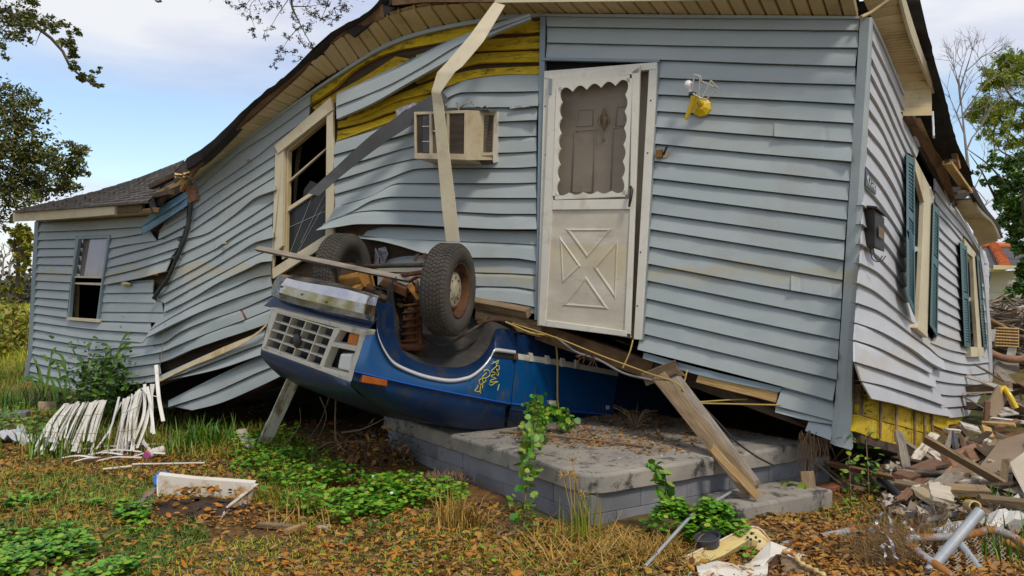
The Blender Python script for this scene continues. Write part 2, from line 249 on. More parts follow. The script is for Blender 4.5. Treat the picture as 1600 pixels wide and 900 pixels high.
MT['whitesiding'] = mat('white_siding', (0.55, 0.50, 0.46), (0.62, 0.57, 0.52), 2, rough=0.6, bump=0.1)
MT['rusthair'] = mat('rusty_fibre', (0.85, 0.85, 0.85), (1, 1, 1), 3, rough=.8, bump=0, island=[(0.12, 0.055, 0.015), (0.26, 0.14, 0.04), (0.36, 0.24, 0.10), (0.08, 0.04, 0.02)])
MT['darksoil'] = mat('dark_garden_soil', (0.03, 0.018, 0.010), (0.085, 0.05, 0.028), 9, rough=.95, bump=.9, bscale=30, bdist=.02, dirt=(0.15, 0.08, 0.03), dscale=7, damt=.7)
MT['fieldgrass'] = mat('yellow_field_grass', (0.85, 0.85, 0.85), (1, 1, 1), 3, rough=.7, bump=0, island=[(0.14, 0.26, 0.008), (0.30, 0.38, 0.012), (0.48, 0.40, 0.015), (0.42, 0.25, 0.02)])  # green through yellow to straw, random by blade
def flood_band(m, z0, w, colr, amt):
    # a wavering tide mark of dried mud left by the flood at height z0
    nt = m.node_tree; N, L = nt.nodes, nt.links; b = N['Principled BSDF']
    src = b.inputs['Base Color'].links[0].from_socket
    tc = N.new('ShaderNodeTexCoord'); sx = N.new('ShaderNodeSeparateXYZ'); L.new(tc.outputs['Object'], sx.inputs[0])
    no = N.new('ShaderNodeTexNoise'); no.inputs['Scale'].default_value = 2.2; no.inputs['Detail'].default_value = 8; L.new(tc.outputs['Object'], no.inputs['Vector'])
    d = N.new('ShaderNodeMath'); d.operation = 'MULTIPLY_ADD'; d.inputs[1].default_value = .5; L.new(no.outputs['Fac'], d.inputs[0]); L.new(sx.outputs['Z'], d.inputs[2])
    mr = N.new('ShaderNodeMapRange'); mr.inputs[1].default_value = z0 + .25 - w; mr.inputs[2].default_value = z0 + .25; mr.inputs[3].default_value = 0; mr.inputs[4].default_value = 1; L.new(d.outputs[0], mr.inputs[0])
    mr2 = N.new('ShaderNodeMapRange'); mr2.inputs[1].default_value = z0 + .25; mr2.inputs[2].default_value = z0 + .28; mr2.inputs[3].default_value = amt; mr2.inputs[4].default_value = 0; L.new(d.outputs[0], mr2.inputs[0])
    mu = N.new('ShaderNodeMath'); mu.operation = 'MULTIPLY'; L.new(mr.outputs[0], mu.inputs[0]); L.new(mr2.outputs[0], mu.inputs[1])
    n4 = N.new('ShaderNodeTexNoise'); n4.inputs['Scale'].default_value = 1.1; n4.inputs['Detail'].default_value = 5; L.new(tc.outputs['Object'], n4.inputs['Vector'])
    mu2 = N.new('ShaderNodeMath'); mu2.operation = 'MULTIPLY'; L.new(mu.outputs[0], mu2.inputs[0]); L.new(n4.outputs['Fac'], mu2.inputs[1])
    mx = N.new('ShaderNodeMix'); mx.data_type = 'RGBA'; L.new(mu2.outputs[0], mx.inputs[0]); L.new(src, mx.inputs[6]); mx.inputs[7].default_value = (*colr, 1)
    L.new(mx.outputs[2], b.inputs['Base Color'])
flood_band(MT['vinyl'], 1.62, .16, (0.42, 0.33, 0.15), .9)
flood_band(MT['vinyl_pale'], 1.0, .2, (0.46, 0.36, 0.2), .7)
flood_band(MT['doorpanel'], 1.78, .28, (0.56, 0.42, 0.15), .95)
MT['amberbright'] = mat('orange_signal_lens', (.55, .13, .006), (.70, .20, .01), 14, rough=.25, bump=.1, bscale=70, coat=.5, dirt=(.2, .05, .01), dscale=9, damt=.5)

# ------------------------------------------------------------------ geometry helpers
H = CAM_H
def W(px, py, k):
    """world point at pixel scale k (pixels per metre)"""
    return Vector(((px - CX) / k, FPX / k, H + (CY - py) / k))

def gz(x, y):
    x = np.asarray(x, float); y = np.asarray(y, float)
    h = 0.028 * np.sin(1.3 * x + .5) * np.cos(1.1 * y + .3) + 0.018 * np.sin(3.1 * x + 1) * np.sin(2.7 * y + 2) + 0.008 * np.sin(7.3 * x) * np.sin(6.1 * y + 1)
    h = h + 0.06 * np.exp(-(((x - 4.5) / 1.3) ** 2 + ((y - 7.6) / 1.5) ** 2))
    h = h + 0.35 * np.exp(-(((x - 7.3) / 1.8) ** 2 + ((y - 11.5) / 2.2) ** 2))
    h = h + 0.10 * np.exp(-(((x + 2.2) / 0.7) ** 2 + ((y - 8.2) / 0.8) ** 2))
    return h
def gh(x, y): return float(gz(x, y))
def G(px, py, dz=0.0):
    k = (py - CY) / H
    p = W(px, py, k)
    for _ in range(6):
        z = gh(p.x, p.y)
        k = (py - CY) / (H - z)
        p = W(px, py, k)
    p.z += dz
    return p

class Surf:
    """a vertical faceted wall; S(px, py, out) is the point of the wall (or of its parallel, `out` metres nearer) that pixel sees"""
    def __init__(self, pts, plan=False):
        self.p = [Vector(p) for p in pts] if plan else [Vector(((a - CX) / k, FPX / k)) for a, k in pts]
        self.px = [CX + FPX * q.x / q.y for q in self.p]
    def seg(self, px):
        i = 0
        while i < len(self.p) - 2 and px > self.px[i + 1]: i += 1
        a, b = self.p[i], self.p[i + 1]
        t = (b - a).normalized()
        n = Vector((t.y, -t.x))
        if n.dot(-a) < 0: n = -n
        return a, t, n
    def normal(self, px):
        n = self.seg(px)[2]; return Vector((n.x, n.y, 0))
    def along(self, px):
        t = self.seg(px)[1]; return Vector((t.x, t.y, 0))
    def __call__(self, px, py, out=0.0):
        a, t, n = self.seg(px)
        r = Vector(((px - CX) / FPX, 1.0))
        d = (n.dot(a) + out) / n.dot(r)
        return Vector((r.x * d, d, H + (CY - py) / FPX * d))

FAC = Surf([(40, 131), (290, 162), (520, 176), (850, 194), (1345, 230)])
SIDE = Surf([(1345, 230), (1549, 122)])

def pchip(xs, ys):
    xs = np.array(xs, float); ys = np.array(ys, float)
    h = np.diff(xs); d = np.diff(ys) / h
    m = np.zeros(len(xs))
    if len(xs) == 2: m[:] = d[0]
    else:
        for i in range(1, len(xs) - 1):
            if d[i - 1] * d[i] > 0:
                w1, w2 = 2 * h[i] + h[i - 1], h[i] + 2 * h[i - 1]
                m[i] = (w1 + w2) / (w1 / d[i - 1] + w2 / d[i])
        m[0], m[-1] = d[0], d[-1]
    def f(x):
        i = int(min(max(np.searchsorted(xs, x) - 1, 0), len(xs) - 2))
        t = (x - xs[i]) / h[i]
        return float((1 + 2 * t) * (1 - t) ** 2 * ys[i] + t * (1 - t) ** 2 * h[i] * m[i] + t * t * (3 - 2 * t) * ys[i + 1] + t * t * (t - 1) * h[i] * m[i + 1])
    return f
def sample(line, n, x0=None, x1=None):
    xs = [p[0] for p in line]; f = pchip(xs, [p[1] for p in line])
    a = xs[0] if x0 is None else x0; b = xs[-1] if x1 is None else x1
    return [(a + (b - a) * i / n, f(a + (b - a) * i / n)) for i in range(n + 1)]
def resample(pts, n):
    """points along a polyline (any dimension) at equal length, smoothed"""
    P = [Vector(p) for p in pts]
    L = [0.0]
    for a, b in zip(P, P[1:]): L.append(L[-1] + max((b - a).length, 1e-9))
    dim = len(P[0]); fs = [pchip(L, [p[c] for p in P]) for c in range(dim)]
    return [Vector([f(L[-1] * i / n) for f in fs]) for i in range(n + 1)]

def resample_lin(pts, n):
    P = [Vector(p) for p in pts]; out = []
    per = max(1, n // (len(P) - 1)); tot = n; k = len(P) - 1
    cnt = [tot // k + (1 if i < tot % k else 0) for i in range(k)]
    for (a, b), c in zip(zip(P, P[1:]), cnt): out += [a + (b - a) * (i / c) for i in range(c)]
    return out + [P[-1]]

class MB:
    def __init__(self): self.v, self.f, self.s = [], [], []
    def add(self, vs, fs, smooth=False):
        o = len(self.v); self.v += [tuple(v) for v in vs]
        for f in fs: self.f.append([o + i for i in f]); self.s.append(smooth)
        return self
    def quad(self, *p): return self.add(p, [list(range(len(p)))])
    def loft(self, rows, smooth=True, close=False):
        n = len(rows[0]); vs = [p for r in rows for p in r]; fs = []
        for i in range(len(rows) - 1):
            for j in range(n - 1): fs.append((i * n + j, i * n + j + 1, (i + 1) * n + j + 1, (i + 1) * n + j))
            if close: fs.append((i * n + n - 1, i * n, (i + 1) * n, (i + 1) * n + n - 1))
        return self.add(vs, fs, smooth)
    def prism(self, poly, vec):
        n = len(poly); vec = Vector(vec)
        vs = [Vector(p) for p in poly] + [Vector(p) + vec for p in poly]
        fs = [list(range(n)), list(range(2 * n - 1, n - 1, -1))] + [(i, i + n, (i + 1) % n + n, (i + 1) % n) for i in range(n)]
        return self.add(vs, fs)
    def hexa(self, a, b):
        """box from two matching 4-point faces"""
        return self.add(list(a) + list(b), [(0, 1, 2, 3), (7, 6, 5, 4), (0, 4, 5, 1), (1, 5, 6, 2), (2, 6, 7, 3), (3, 7, 4, 0)])
    def tube(self, pts, r, n=8, caps=True, smooth=True):
        P = [Vector(p) for p in pts]; m = len(P); rs = r if isinstance(r, (list, tuple)) else [r] * m
        rows = []; up = None
        for i, p in enumerate(P):
            t = (P[min(i + 1, m - 1)] - P[max(i - 1, 0)]).normalized()
            if up is None: up = Vector((0, 0, 1)) if abs(t.z) < .9 else Vector((1, 0, 0))
            u = t.cross(up)
            if u.length < 1e-6: u = t.orthogonal()
            u.normalize(); w = u.cross(t).normalized(); up = w
            rows.append([p + (u * math.cos(a) + w * math.sin(a)) * rs[i] for a in (2 * math.pi * j / n for j in range(n))])
        self.loft(rows, smooth, close=True)
        if caps:
            self.add(rows[0], [list(range(n))]); self.add(rows[-1], [list(range(n - 1, -1, -1))])
        return self
    def disc(self, c, axis, r, h, n=24, r2=None):
        a = Vector(axis).normalized(); u = a.orthogonal().normalized(); w = a.cross(u); c = Vector(c); r2 = r if r2 is None else r2
        R0 = [c + (u * math.cos(q) + w * math.sin(q)) * r for q in (2 * math.pi * j / n for j in range(n))]
        R1 = [c + a * h + (u * math.cos(q) + w * math.sin(q)) * r2 for q in (2 * math.pi * j / n for j in range(n))]
        self.loft([R0, R1], False, True); self.add(R0, [list(range(n - 1, -1, -1))]); self.add(R1, [list(range(n))])
        return self
    def lathe(self, c, axis, prof, n=40, smooth=True):
        a = Vector(axis).normalized(); u = a.cross(Vector((0, 0, 1))).normalized(); w = a.cross(u); c = Vector(c)
        rows = [[c + a * h + (u * math.cos(q) + w * math.sin(q)) * r for q in (2 * math.pi * j / n for j in range(n))] for r, h in prof]
        return self.loft(rows, smooth, True)
    def build(self, name, material, parent=None, bevel=0.0):
        me = bpy.data.meshes.new(name)
        me.from_pydata(self.v, [], self.f); me.update()
        me.polygons.foreach_set('use_smooth', self.s)
        if material is not None: me.materials.append(MT[material] if isinstance(material, str) else material)
        o = bpy.data.objects.new(name, me); COL.objects.link(o)
        if parent is not None: o.parent = parent
        if bevel:
            b = o.modifiers.new('bevel', 'BEVEL'); b.width = bevel; b.segments = 2; b.limit_method = 'ANGLE'; b.angle_limit = math.radians(35)
        return o

def tag(o, label=None, cat=None, group=None, kind=None):
    if label: o['label'] = label
    if cat: o['category'] = cat
    if group: o['group'] = group
    if kind: o['kind'] = kind
    return o
def thing(name, label, cat, group=None):
    o = bpy.data.objects.new(name, None); COL.objects.link(o); o.empty_display_size = 0.1
    return tag(o, label, cat, group)

def slab(surf, poly, o0, o1, name, material, parent=None, bevel=0.0):
    """a pixel outline on a wall, solid between two distances off the wall"""
    a = [surf(x, y, o1) for x, y in poly]; b = []
    for p, (x, y) in zip(a, poly): b.append(p - surf.normal(x) * (o1 - o0))
    n = len(poly)
    return MB().add(a + b, [list(range(n)), list(range(2 * n - 1, n - 1, -1))] + [(i, i + n, (i + 1) % n + n, (i + 1) % n) for i in range(n)]).build(name, material, parent, bevel)

def ribbon(surf, la, lb, oa, ob, th, name, material, parent=None, n=24, wob=0.0, sharp=False):
    """a bent strip between two pixel polylines; oa/ob: distance off the wall along each (number or list)"""
    resample_ = resample_lin if sharp else resample
    A = resample_([(x, y, o) for (x, y), o in zip(la, oa if isinstance(oa, (list, tuple)) else [oa] * len(la))], n)
    B = resample_([(x, y, o) for (x, y), o in zip(lb, ob if isinstance(ob, (list, tuple)) else [ob] * len(lb))], n)
    fa = [surf(*p) for p in A]; fb = [surf(*p) for p in B]
    nn = [surf.normal(p[0]) * th for p in A]
    rows = [fa, fb, [p - q for p, q in zip(fb, nn)], [p - q for p, q in zip(fa, nn)], fa]
    m = MB()
    for r0, r1 in zip(rows, rows[1:]): m.loft([r0, r1], True)
    for i in (0, n): m.quad(rows[0][i], rows[1][i], rows[2][i], rows[3][i])
    return m.build(name, material, parent)

PL = [0]
def plank(surf, top, bot, parent, material='vinyl', name='siding_plank', o_top=0.003, o_bot=0.030, flare=None, tuck=2.0, wave=0.004, step=8, groove=True, tx=None, bx=None):
    """one lapped course of siding between two pixel lines: leaning face, drip lip, ripples"""
    n = max(3, int(abs(bot[-1][0] - bot[0][0]) / step))
    T = sample(top, n, *(tx or (None, None))); B = sample(bot, n, *(bx or (None, None)))
    PL[0] += 1; sd = PL[0] * 7.31
    rows = []
    cr_ = [(random.random(), random.uniform(.02, .05), random.choice((-1, 1)) * random.uniform(.3, 1) * wave * 2.2) for _ in range(random.choice((0, 1, 1, 2)))]
    for u in (0.0, 0.075, 0.10, 0.35, 0.7, 1.0):
        r = []
        for i in range(n + 1):
            t = i / n
            x = T[i][0] + (B[i][0] - T[i][0]) * u; y = T[i][1] + (B[i][1] - T[i][1]) * u - (tuck if u == 0 else 0)
            w = wave * mnoise.noise(Vector((x * 0.02, y * 0.03, sd))) * (0.3 + u)
            for tc_, tw_, ta_ in cr_: w += ta_ * max(0, 1 - abs(t - tc_) / tw_) * (.4 + .6 * u)
            r.append(surf(x, y, o_top + (o_bot - o_top) * u + w + (flare(t, u) if flare else 0) - (.030 if groove and u < .08 else 0)))
        rows.append(r)
    m = MB().loft(rows, True)
    lip = [p - surf.normal(B[i][0]) * 0.05 + Vector((0, 0, 0.002)) for i, p in enumerate(rows[-1])]
    m.loft([rows[-1], lip], False)
    for i in (0, n):                                    # end returns
        e = [r[i] for r in rows]; nn = surf.normal(B[i][0]) * 0.012
        m.loft([e, [p - nn for p in e]], False)
    return m.build(name, material, parent)

def beam(A, B, w, t, name, material, up=(0, 0, 1), parent=None, bevel=0.004, rough=0.0):
    """a board from A to B; w across, t thick (thickness along `up`)"""
    A, B = Vector(A), Vector(B); L = (B - A).length; x = (B - A).normalized()
    y = Vector(up).cross(x)
    if y.length < 1e-4: y = x.orthogonal()
    y.normalize(); z = x.cross(y)
    n = 6; m = MB(); rows = []
    for i in range(n + 1):
        s = L * i / n
        j = lambda a: random.uniform(-a, a)
        e = rough * (1.0 if i in (0, n) else 0.25)
        rows.append([(s + j(e), -w / 2 + j(rough * .15), -t / 2), (s + j(e), w / 2 + j(rough * .15), -t / 2), (s + j(e), w / 2 + j(rough * .15), t / 2), (s + j(e), -w / 2 + j(rough * .15), t / 2)])
    m.loft(rows, False, True); m.add(rows[0], [(3, 2, 1, 0)]); m.add(rows[-1], [(0, 1, 2, 3)])
    o = m.build(name, material, parent, bevel)
    o.matrix_basis = Matrix((( x.x, y.x, z.x, A.x), (x.y, y.y, z.y, A.y), (x.z, y.z, z.z, A.z), (0, 0, 0, 1)))
    return o

def fast_mesh(name, verts, faces_flat, counts, material, parent=None, smooth=False):
    me = bpy.data.meshes.new(name)
    me.vertices.add(len(verts)); me.vertices.foreach_set('co', np.asarray(verts, np.float32).ravel())
    me.loops.add(len(faces_flat)); me.loops.foreach_set('vertex_index', np.asarray(faces_flat, np.int32))
    counts = np.asarray(counts, np.int32)
    me.polygons.add(len(counts)); me.polygons.foreach_set('loop_start', np.concatenate([[0], np.cumsum(counts)[:-1]]).astype(np.int32))
    try: me.polygons.foreach_set('loop_total', counts)
    except Exception: pass
    if smooth: me.polygons.foreach_set('use_smooth', np.ones(len(counts), bool))
    me.update(calc_edges=True); me.validate()
    me.materials.append(MT[material] if isinstance(material, str) else material)
    o = bpy.data.objects.new(name, me); COL.objects.link(o)
    if parent is not None: o.parent = parent
    return o

LEAF = (np.array([(0, 0, 0), (.28, .3, .06), (.22, .72, .05), (0, 1, -.02), (-.22, .72, .05), (-.28, .3, .06)]) - np.array([0, .5, 0]), [(0, 1, 2, 3), (0, 3, 4, 5)])
TWIGLEAF = (np.array([(0, 0, 0), (.2, .45, .05), (0, 1, 0), (-.2, .45, .05)]) - np.array([0, .5, 0]), [(0, 1, 2), (0, 2, 3)])
ROUND = (np.array([(0, 0, 0), (.42, .22, .07), (.5, .62, .05), (.22, .95, .02), (0, .86, -.02), (-.22, .95, .02), (-.5, .62, .05), (-.42, .22, .07)]), [(0, 1, 2, 3, 4), (0, 4, 5, 6, 7)])
TRI = (np.array([(-.5, -.3, 0), (.5, -.3, 0), (.1, .6, .1)]), [(0, 1, 2)])

def scatter(name, shape, P, S, material, parent=None, yaw=None, tilt=0.5, roll=0.5, zmean=0.0, squash=None):
    """many small leaves as one mesh: shape copied at P with size S, random yaw and tilt"""
    tv, tf = shape; P = np.asarray(P, float); n = len(P); S = np.broadcast_to(np.asarray(S, float), (n,))
    yaw = RNG.uniform(0, 2 * np.pi, n) if yaw is None else yaw
    a = zmean + RNG.normal(0, tilt, n); b = RNG.normal(0, roll, n)
    v = np.repeat(tv[None], n, 0) * S[:, None, None]
    if squash is not None: v[..., 0] *= RNG.uniform(squash, 1, n)[:, None]
    ca, sa, cb, sb, cy, sy = np.cos(a)[:, None], np.sin(a)[:, None], np.cos(b)[:, None], np.sin(b)[:, None], np.cos(yaw)[:, None], np.sin(yaw)[:, None]
    x, y, z = v[..., 0], v[..., 1], v[..., 2]
    y, z = y * ca - z * sa, y * sa + z * ca
    x, z = x * cb + z * sb, -x * sb + z * cb
    x, y = x * cy - y * sy, x * sy + y * cy
    V = np.stack([x, y, z], -1) + P[:, None, :]
    nv = len(tv); flat, cnt = [], []
    base = np.arange(n) * nv
    F = [np.array(f)[None] + base[:, None] for f in tf]
    flat = np.concatenate([f.reshape(n, -1) for f in F], 1).ravel()
    cnt = np.tile([len(f) for f in tf], n)
    return fast_mesh(name, V.reshape(-1, 3), flat, cnt, material, parent)

def blades(name, P, Hh, material, parent=None, lean=0.4, width=0.006, curl=0.5, yaw=None, lean0=0.0):
    """grass: each blade five vertices, bending over"""
    P = np.asarray(P, float); n = len(P); Hh = np.broadcast_to(np.asarray(Hh, float), (n,))
    yaw = RNG.uniform(0, 2 * np.pi, n) if yaw is None else yaw
    l = lean0 + np.abs(RNG.normal(0, lean, n)); c = l + np.abs(RNG.normal(0, curl, n))
    d = np.stack([np.cos(yaw), np.sin(yaw)], 1); s = np.stack([-np.sin(yaw), np.cos(yaw)], 1)
    w = width * RNG.uniform(.6, 1.4, n)
    def pt(base, ang, ln): return base + np.concatenate([d * (np.sin(ang) * ln)[:, None], (np.cos(ang) * ln)[:, None]], 1)
    m1 = pt(P, l, Hh * .55); m2 = pt(m1, c, Hh * .45)
    S3 = np.concatenate([s, np.zeros((n, 1))], 1)
    V = np.stack([P - S3 * w[:, None], P + S3 * w[:, None], m1 - S3 * (w * .8)[:, None], m1 + S3 * (w * .8)[:, None], m2], 1)
    b = np.arange(n) * 5
    flat = np.stack([b, b + 1, b + 3, b + 2, b + 2, b + 3, b + 4], 1).ravel()
    return fast_mesh(name, V.reshape(-1, 3), flat, np.tile([4, 3], n), material, parent)

def ground_pts(n, poly=None, box=None, dens=None):
    """random ground points inside a pixel polygon"""
    xs = [p[0] for p in poly]; ys = [p[1] for p in poly]; out = []
    while len(out) < n:
        # uniform on the ground: 1/(y-CY)^3 weighting by rejection
        y = RNG.uniform(min(ys), max(ys)); x = RNG.uniform(min(xs), max(xs))
        if RNG.uniform() > ((min(ys) - CY) / (y - CY)) ** 1.2: continue
        ins = False; j = len(poly) - 1
        for i in range(len(poly)):
            if (ys[i] > y) != (ys[j] > y) and x < (xs[j] - xs[i]) * (y - ys[i]) / (ys[j] - ys[i]) + xs[i]: ins = not ins
            j = i
        if not ins: continue
        k = (y - CY) / H
        X, Y = (x - CX) / k, FPX / k
        out.append((X, Y))
    a = np.array(out)
    return np.column_stack([a, gz(a[:, 0], a[:, 1])])

# ------------------------------------------------------------------ ground
def ground_material():
    m = bpy.data.materials.new('yard_soil'); m.use_nodes = True
    N, L = m.node_tree.nodes, m.node_tree.links; b = N['Principled BSDF']
    tc = N.new('ShaderNodeTexCoord')
    def noise(scale, detail=8, rough=.65):
        n = N.new('ShaderNodeTexNoise'); n.inputs['Scale'].default_value = scale; n.inputs['Detail'].default_value = detail; n.inputs['Roughness'].default_value = rough
        L.new(tc.outputs['Object'], n.inputs['Vector']); return n.outputs['Fac']
    def ramp(f, stops):
        r = N.new('ShaderNodeValToRGB'); e = r.color_ramp.elements
        for i, (p, c) in enumerate(stops):
            q = e[0] if i == 0 else (e[-1] if i == len(stops) - 1 else e.new(p)); q.position = p; q.color = (*c, 1)
        L.new(f, r.inputs[0]); return r.outputs[0]
    def mix(f, a, c):
        x = N.new('ShaderNodeMix'); x.data_type = 'RGBA'; L.new(f, x.inputs[0]); L.new(a, x.inputs[6]); L.new(c, x.inputs[7]); return x.outputs[2]
    soil = ramp(noise(9), [(.3, (.06, .028, .007)), (.5, (.16, .075, .016)), (.7, (.30, .145, .03))])
    moss = ramp(noise(14), [(.3, (.045, .065, .012)), (.7, (.13, .12, .028))])
    f1 = ramp(noise(1.3, 6), [(.44, (0, 0, 0)), (.6, (1, 1, 1))])
    near = mix(f1, soil, moss)
    far = ramp(noise(.35, 8), [(.3, (.15, .22, .02)), (.5, (.33, .31, .04)), (.7, (.44, .31, .06))])
    sx = N.new('ShaderNodeSeparateXYZ'); L.new(tc.outputs['Object'], sx.inputs[0])
    mr = N.new('ShaderNodeMapRange'); mr.inputs[1].default_value = 11; mr.inputs[2].default_value = 15; L.new(sx.outputs['Y'], mr.inputs[0])
    L.new(mix(mr.outputs[0], near, far), b.inputs['Base Color'])
    b.inputs['Roughness'].default_value = .95
    bp = N.new('ShaderNodeBump'); bp.inputs['Strength'].default_value = .9; bp.inputs['Distance'].default_value = .03
    L.new(noise(30), bp.inputs['Height']); L.new(bp.outputs[0], b.inputs['Normal'])
    return m
MT['soil'] = ground_material()
def build_ground():
    xs = np.unique(np.concatenate([-np.geomspace(10, 1500, 24), np.arange(-10, 12.01, .14), np.geomspace(12.2, 1500, 24)]))
    ys = np.unique(np.concatenate([[-40, -20, -10, -4, 0, 1.5], np.arange(2.5, 17, .14), np.geomspace(17, 3000, 30)]))
    X, Y = np.meshgrid(xs, ys); Z = gz(X, Y) * np.clip((60 - np.hypot(X, Y)) / 30, 0, 1)
    m = MB(); m.loft([[(X[j, i], Y[j, i], Z[j, i]) for i in range(len(xs))] for j in range(len(ys))], True)
    tag(m.build('ground', 'soil'), kind='structure')
build_ground()

# ------------------------------------------------------------------ the wrecked house
house = thing('wrecked_house', 'pale blue clapboard house shoved off its base and sagging onto an upturned blue truck', 'house')

# lines of the courses, in photo pixels, read off the boards' lower edges
A_L = [[(852, 22), (1200, 27), (1344, 27)], [(855, 41), (1200, 46), (1341, 47)], [(855, 66), (1200, 73), (1340, 74)], [(853, 90), (1030, 93), (1200, 99), (1336, 103)],
       [(1030, 121), (1200, 128), (1337, 132)], [(1027, 147), (1200, 155), (1336, 162)], [(1026, 173), (1200, 184), (1334, 192)], [(1023, 198), (1200, 212), (1332, 222)],
       [(1022, 224), (1200, 241), (1330, 252)], [(1020, 251), (1200, 269), (1327, 283)], [(1018, 278), (1200, 299), (1325, 313)], [(1016, 303), (1200, 327), (1323, 343)],
       [(1014, 332), (1200, 358), (1320, 375)], [(1012, 357), (1200, 387), (1318, 406)], [(1010, 384), (1200, 417), (1316, 437)], [(1009, 411), (1200, 447), (1315, 467)],
       [(1007, 437), (1200, 476), (1313, 499)], [(1005, 465), (1200, 507), (1311, 530)], [(1003, 493), (1200, 538), (1309, 562)], [(1001, 520), (1200, 568), (1307, 593)],
       [(996, 546), (1200, 598), (1301, 626)]]
for i in range(len(A_L) - 1):
    tx = (1032, 1336) if i == 3 else None
    fl = (lambda t, u: .035 * u * max(0, (t - .8) / .2) ** 2) if i in (7, 12, 17, 18, 19) else None
    if i in (6, 14):                         # two lengths lapped in one course
        xm = {2: 1180, 6: 1210, 10: 1120, 14: 1236, 17: 1090}[i]; a_, b_ = A_L[i], A_L[i + 1]
        plank(FAC, a_, b_, house, tx=(a_[0][0], xm + 2), bx=(b_[0][0], xm + 2)); plank(FAC, a_, b_, house, tx=(xm, a_[-1][0]), bx=(xm, b_[-1][0]), o_top=.006, o_bot=.034, flare=lambda t, u: .012 * u * (1 - t) ** 8)
        continue
    plank(FAC, A_L[i], A_L[i + 1], house, tx=tx, flare=fl)
plank(FAC, [(1222, 606), (1302, 627)], [(1212, 634), (1304, 658)], house, o_bot=.03)
plank(FAC, [(1212, 635), (1303, 657)], [(1211, 644), (1262, 657), (1302, 663)], house, o_bot=.022)
plank(FAC, [(1264, 657), (1302, 664)], [(1258, 673), (1298, 688)], house, o_bot=.05)
ribbon(FAC, [(1006, 551), (1100, 577), (1222, 606)], [(1004, 560), (1100, 588), (1218, 613)], .0, .012, .02, 'starter_strip', 'trim_blue', house)

B_L = {0: [(687, 150), (700, 138), (730, 123), (800, 115), (843, 115)], 1: [(688, 160), (706, 149), (722, 144), (800, 143), (842, 142)],
       2: [(525, 220), (607, 195), (660, 178), (700, 168), (800, 167), (840, 165)], 3: [(520, 242), (566, 229), (647, 206), (700, 193), (775, 190), (838, 187)],
       4: [(522, 263), (544, 257), (647, 228), (720, 215), (800, 213), (838, 212)], 5: [(521, 282), (647, 248), (720, 239), (800, 238), (838, 236)],
       6: [(523, 303), (600, 281), (655, 263), (690, 262), (800, 262), (838, 260)], 7: [(524, 323), (580, 306), (624, 286), (688, 286), (800, 286), (838, 285)],
       8: [(512, 346), (550, 330), (584, 312), (612, 307), (692, 308), (800, 309), (838, 309)], 9: [(505, 352), (532, 339), (564, 330), (596, 328), (694, 330), (800, 334), (838, 334)],
       10: [(493, 360), (530, 354), (560, 350), (600, 350), (696, 354), (800, 358), (838, 358)]}
plank(FAC, B_L[0], B_L[1], house)
plank(FAC, B_L[1], [(688, 172), (720, 168), (800, 167), (840, 165)], house, flare=lambda t, u: .04 * u * max(0, (t - .85) / .15))
for i in range(2, 10):
    fl = None
    if i == 9: fl = lambda t, u: .16 * (1 - t) ** 6 + .03 * u
    elif i in (7, 8): fl = lambda t, u: .08 * (1 - t) ** 6
    elif i == 2: fl = lambda t, u: .03 * u * max(0, (t - .85) / .15)
    elif i in (3, 4, 6): fl = lambda t, u: .012 * u * math.sin(9 * t + 2)
    plank(FAC, B_L[i], B_L[i + 1], house, flare=fl)
plank(FAC, [(575, 360), (600, 353), (696, 356), (800, 359), (838, 359)], [(567, 368), (600, 372), (667, 375), (800, 380), (838, 382)], house, o_top=-.03, o_bot=.0)
plank(FAC, [(560, 370), (600, 371), (667, 374), (800, 380), (838, 382)], [(560, 372), (590, 376), (620, 383), (670, 397), (720, 402), (800, 403), (838, 408)], house, flare=lambda t, u: .10 * u * (1 - t) ** 2)
plank(FAC, [(590, 413), (640, 401), (720, 402), (800, 404), (838, 408)], [(590, 425), (700, 425), (800, 427), (838, 429)], house, o_top=-.015, o_bot=.01)
plank(FAC, [(590, 426), (700, 425), (800, 427), (838, 429)], [(590, 446), (640, 446), (800, 448), (838, 453)], house, o_bot=.012)
plank(FAC, [(640, 446), (800, 448), (838, 453)], [(640, 466), (740, 467), (800, 473), (838, 480)], house)
plank(FAC, [(788, 471), (838, 482)], [(792, 475), (836, 491)], house, o_bot=.01)

C_L = [[(300, 286), (340, 253), (380, 221), (420, 191), (484, 146)], [(308, 294), (340, 266), (370, 240), (424, 206), (484, 163)], [(302, 311), (320, 299), (406, 240), (428, 222), (482, 184)],
       [(300, 328), (341, 299), (429, 242)], [(299, 346), (369, 298), (430, 259)], [(296, 362), (393, 298), (429, 276)],
       [(288, 374), (324, 364), (340, 354), (370, 332), (400, 308), (429, 297)], [(279, 398), (336, 371), (429, 313)], [(270, 420), (316, 399), (336, 389), (360, 372), (427, 332)],
       [(253, 447), (296, 424), (338, 400), (360, 385), (425, 350)], [(244, 466), (290, 442), (330, 420), (370, 396), (400, 378), (426, 371)],
       [(257, 474), (300, 450), (360, 419), (396, 400), (425, 388)], [(256, 488), (300, 466), (340, 442), (386, 420), (410, 409), (424, 408)],
       [(234, 516), (260, 500), (308, 474), (370, 446), (400, 433), (423, 429)], [(227, 528), (280, 502), (320, 484), (370, 465), (425, 447)],
       [(200, 543), (254, 536), (278, 520), (320, 502), (376, 483), (425, 461)], [(200, 559), (250, 550), (280, 538), (320, 522), (380, 500), (430, 480)],
       [(214, 572), (248, 567), (300, 546), (340, 532), (400, 512), (430, 501)]]
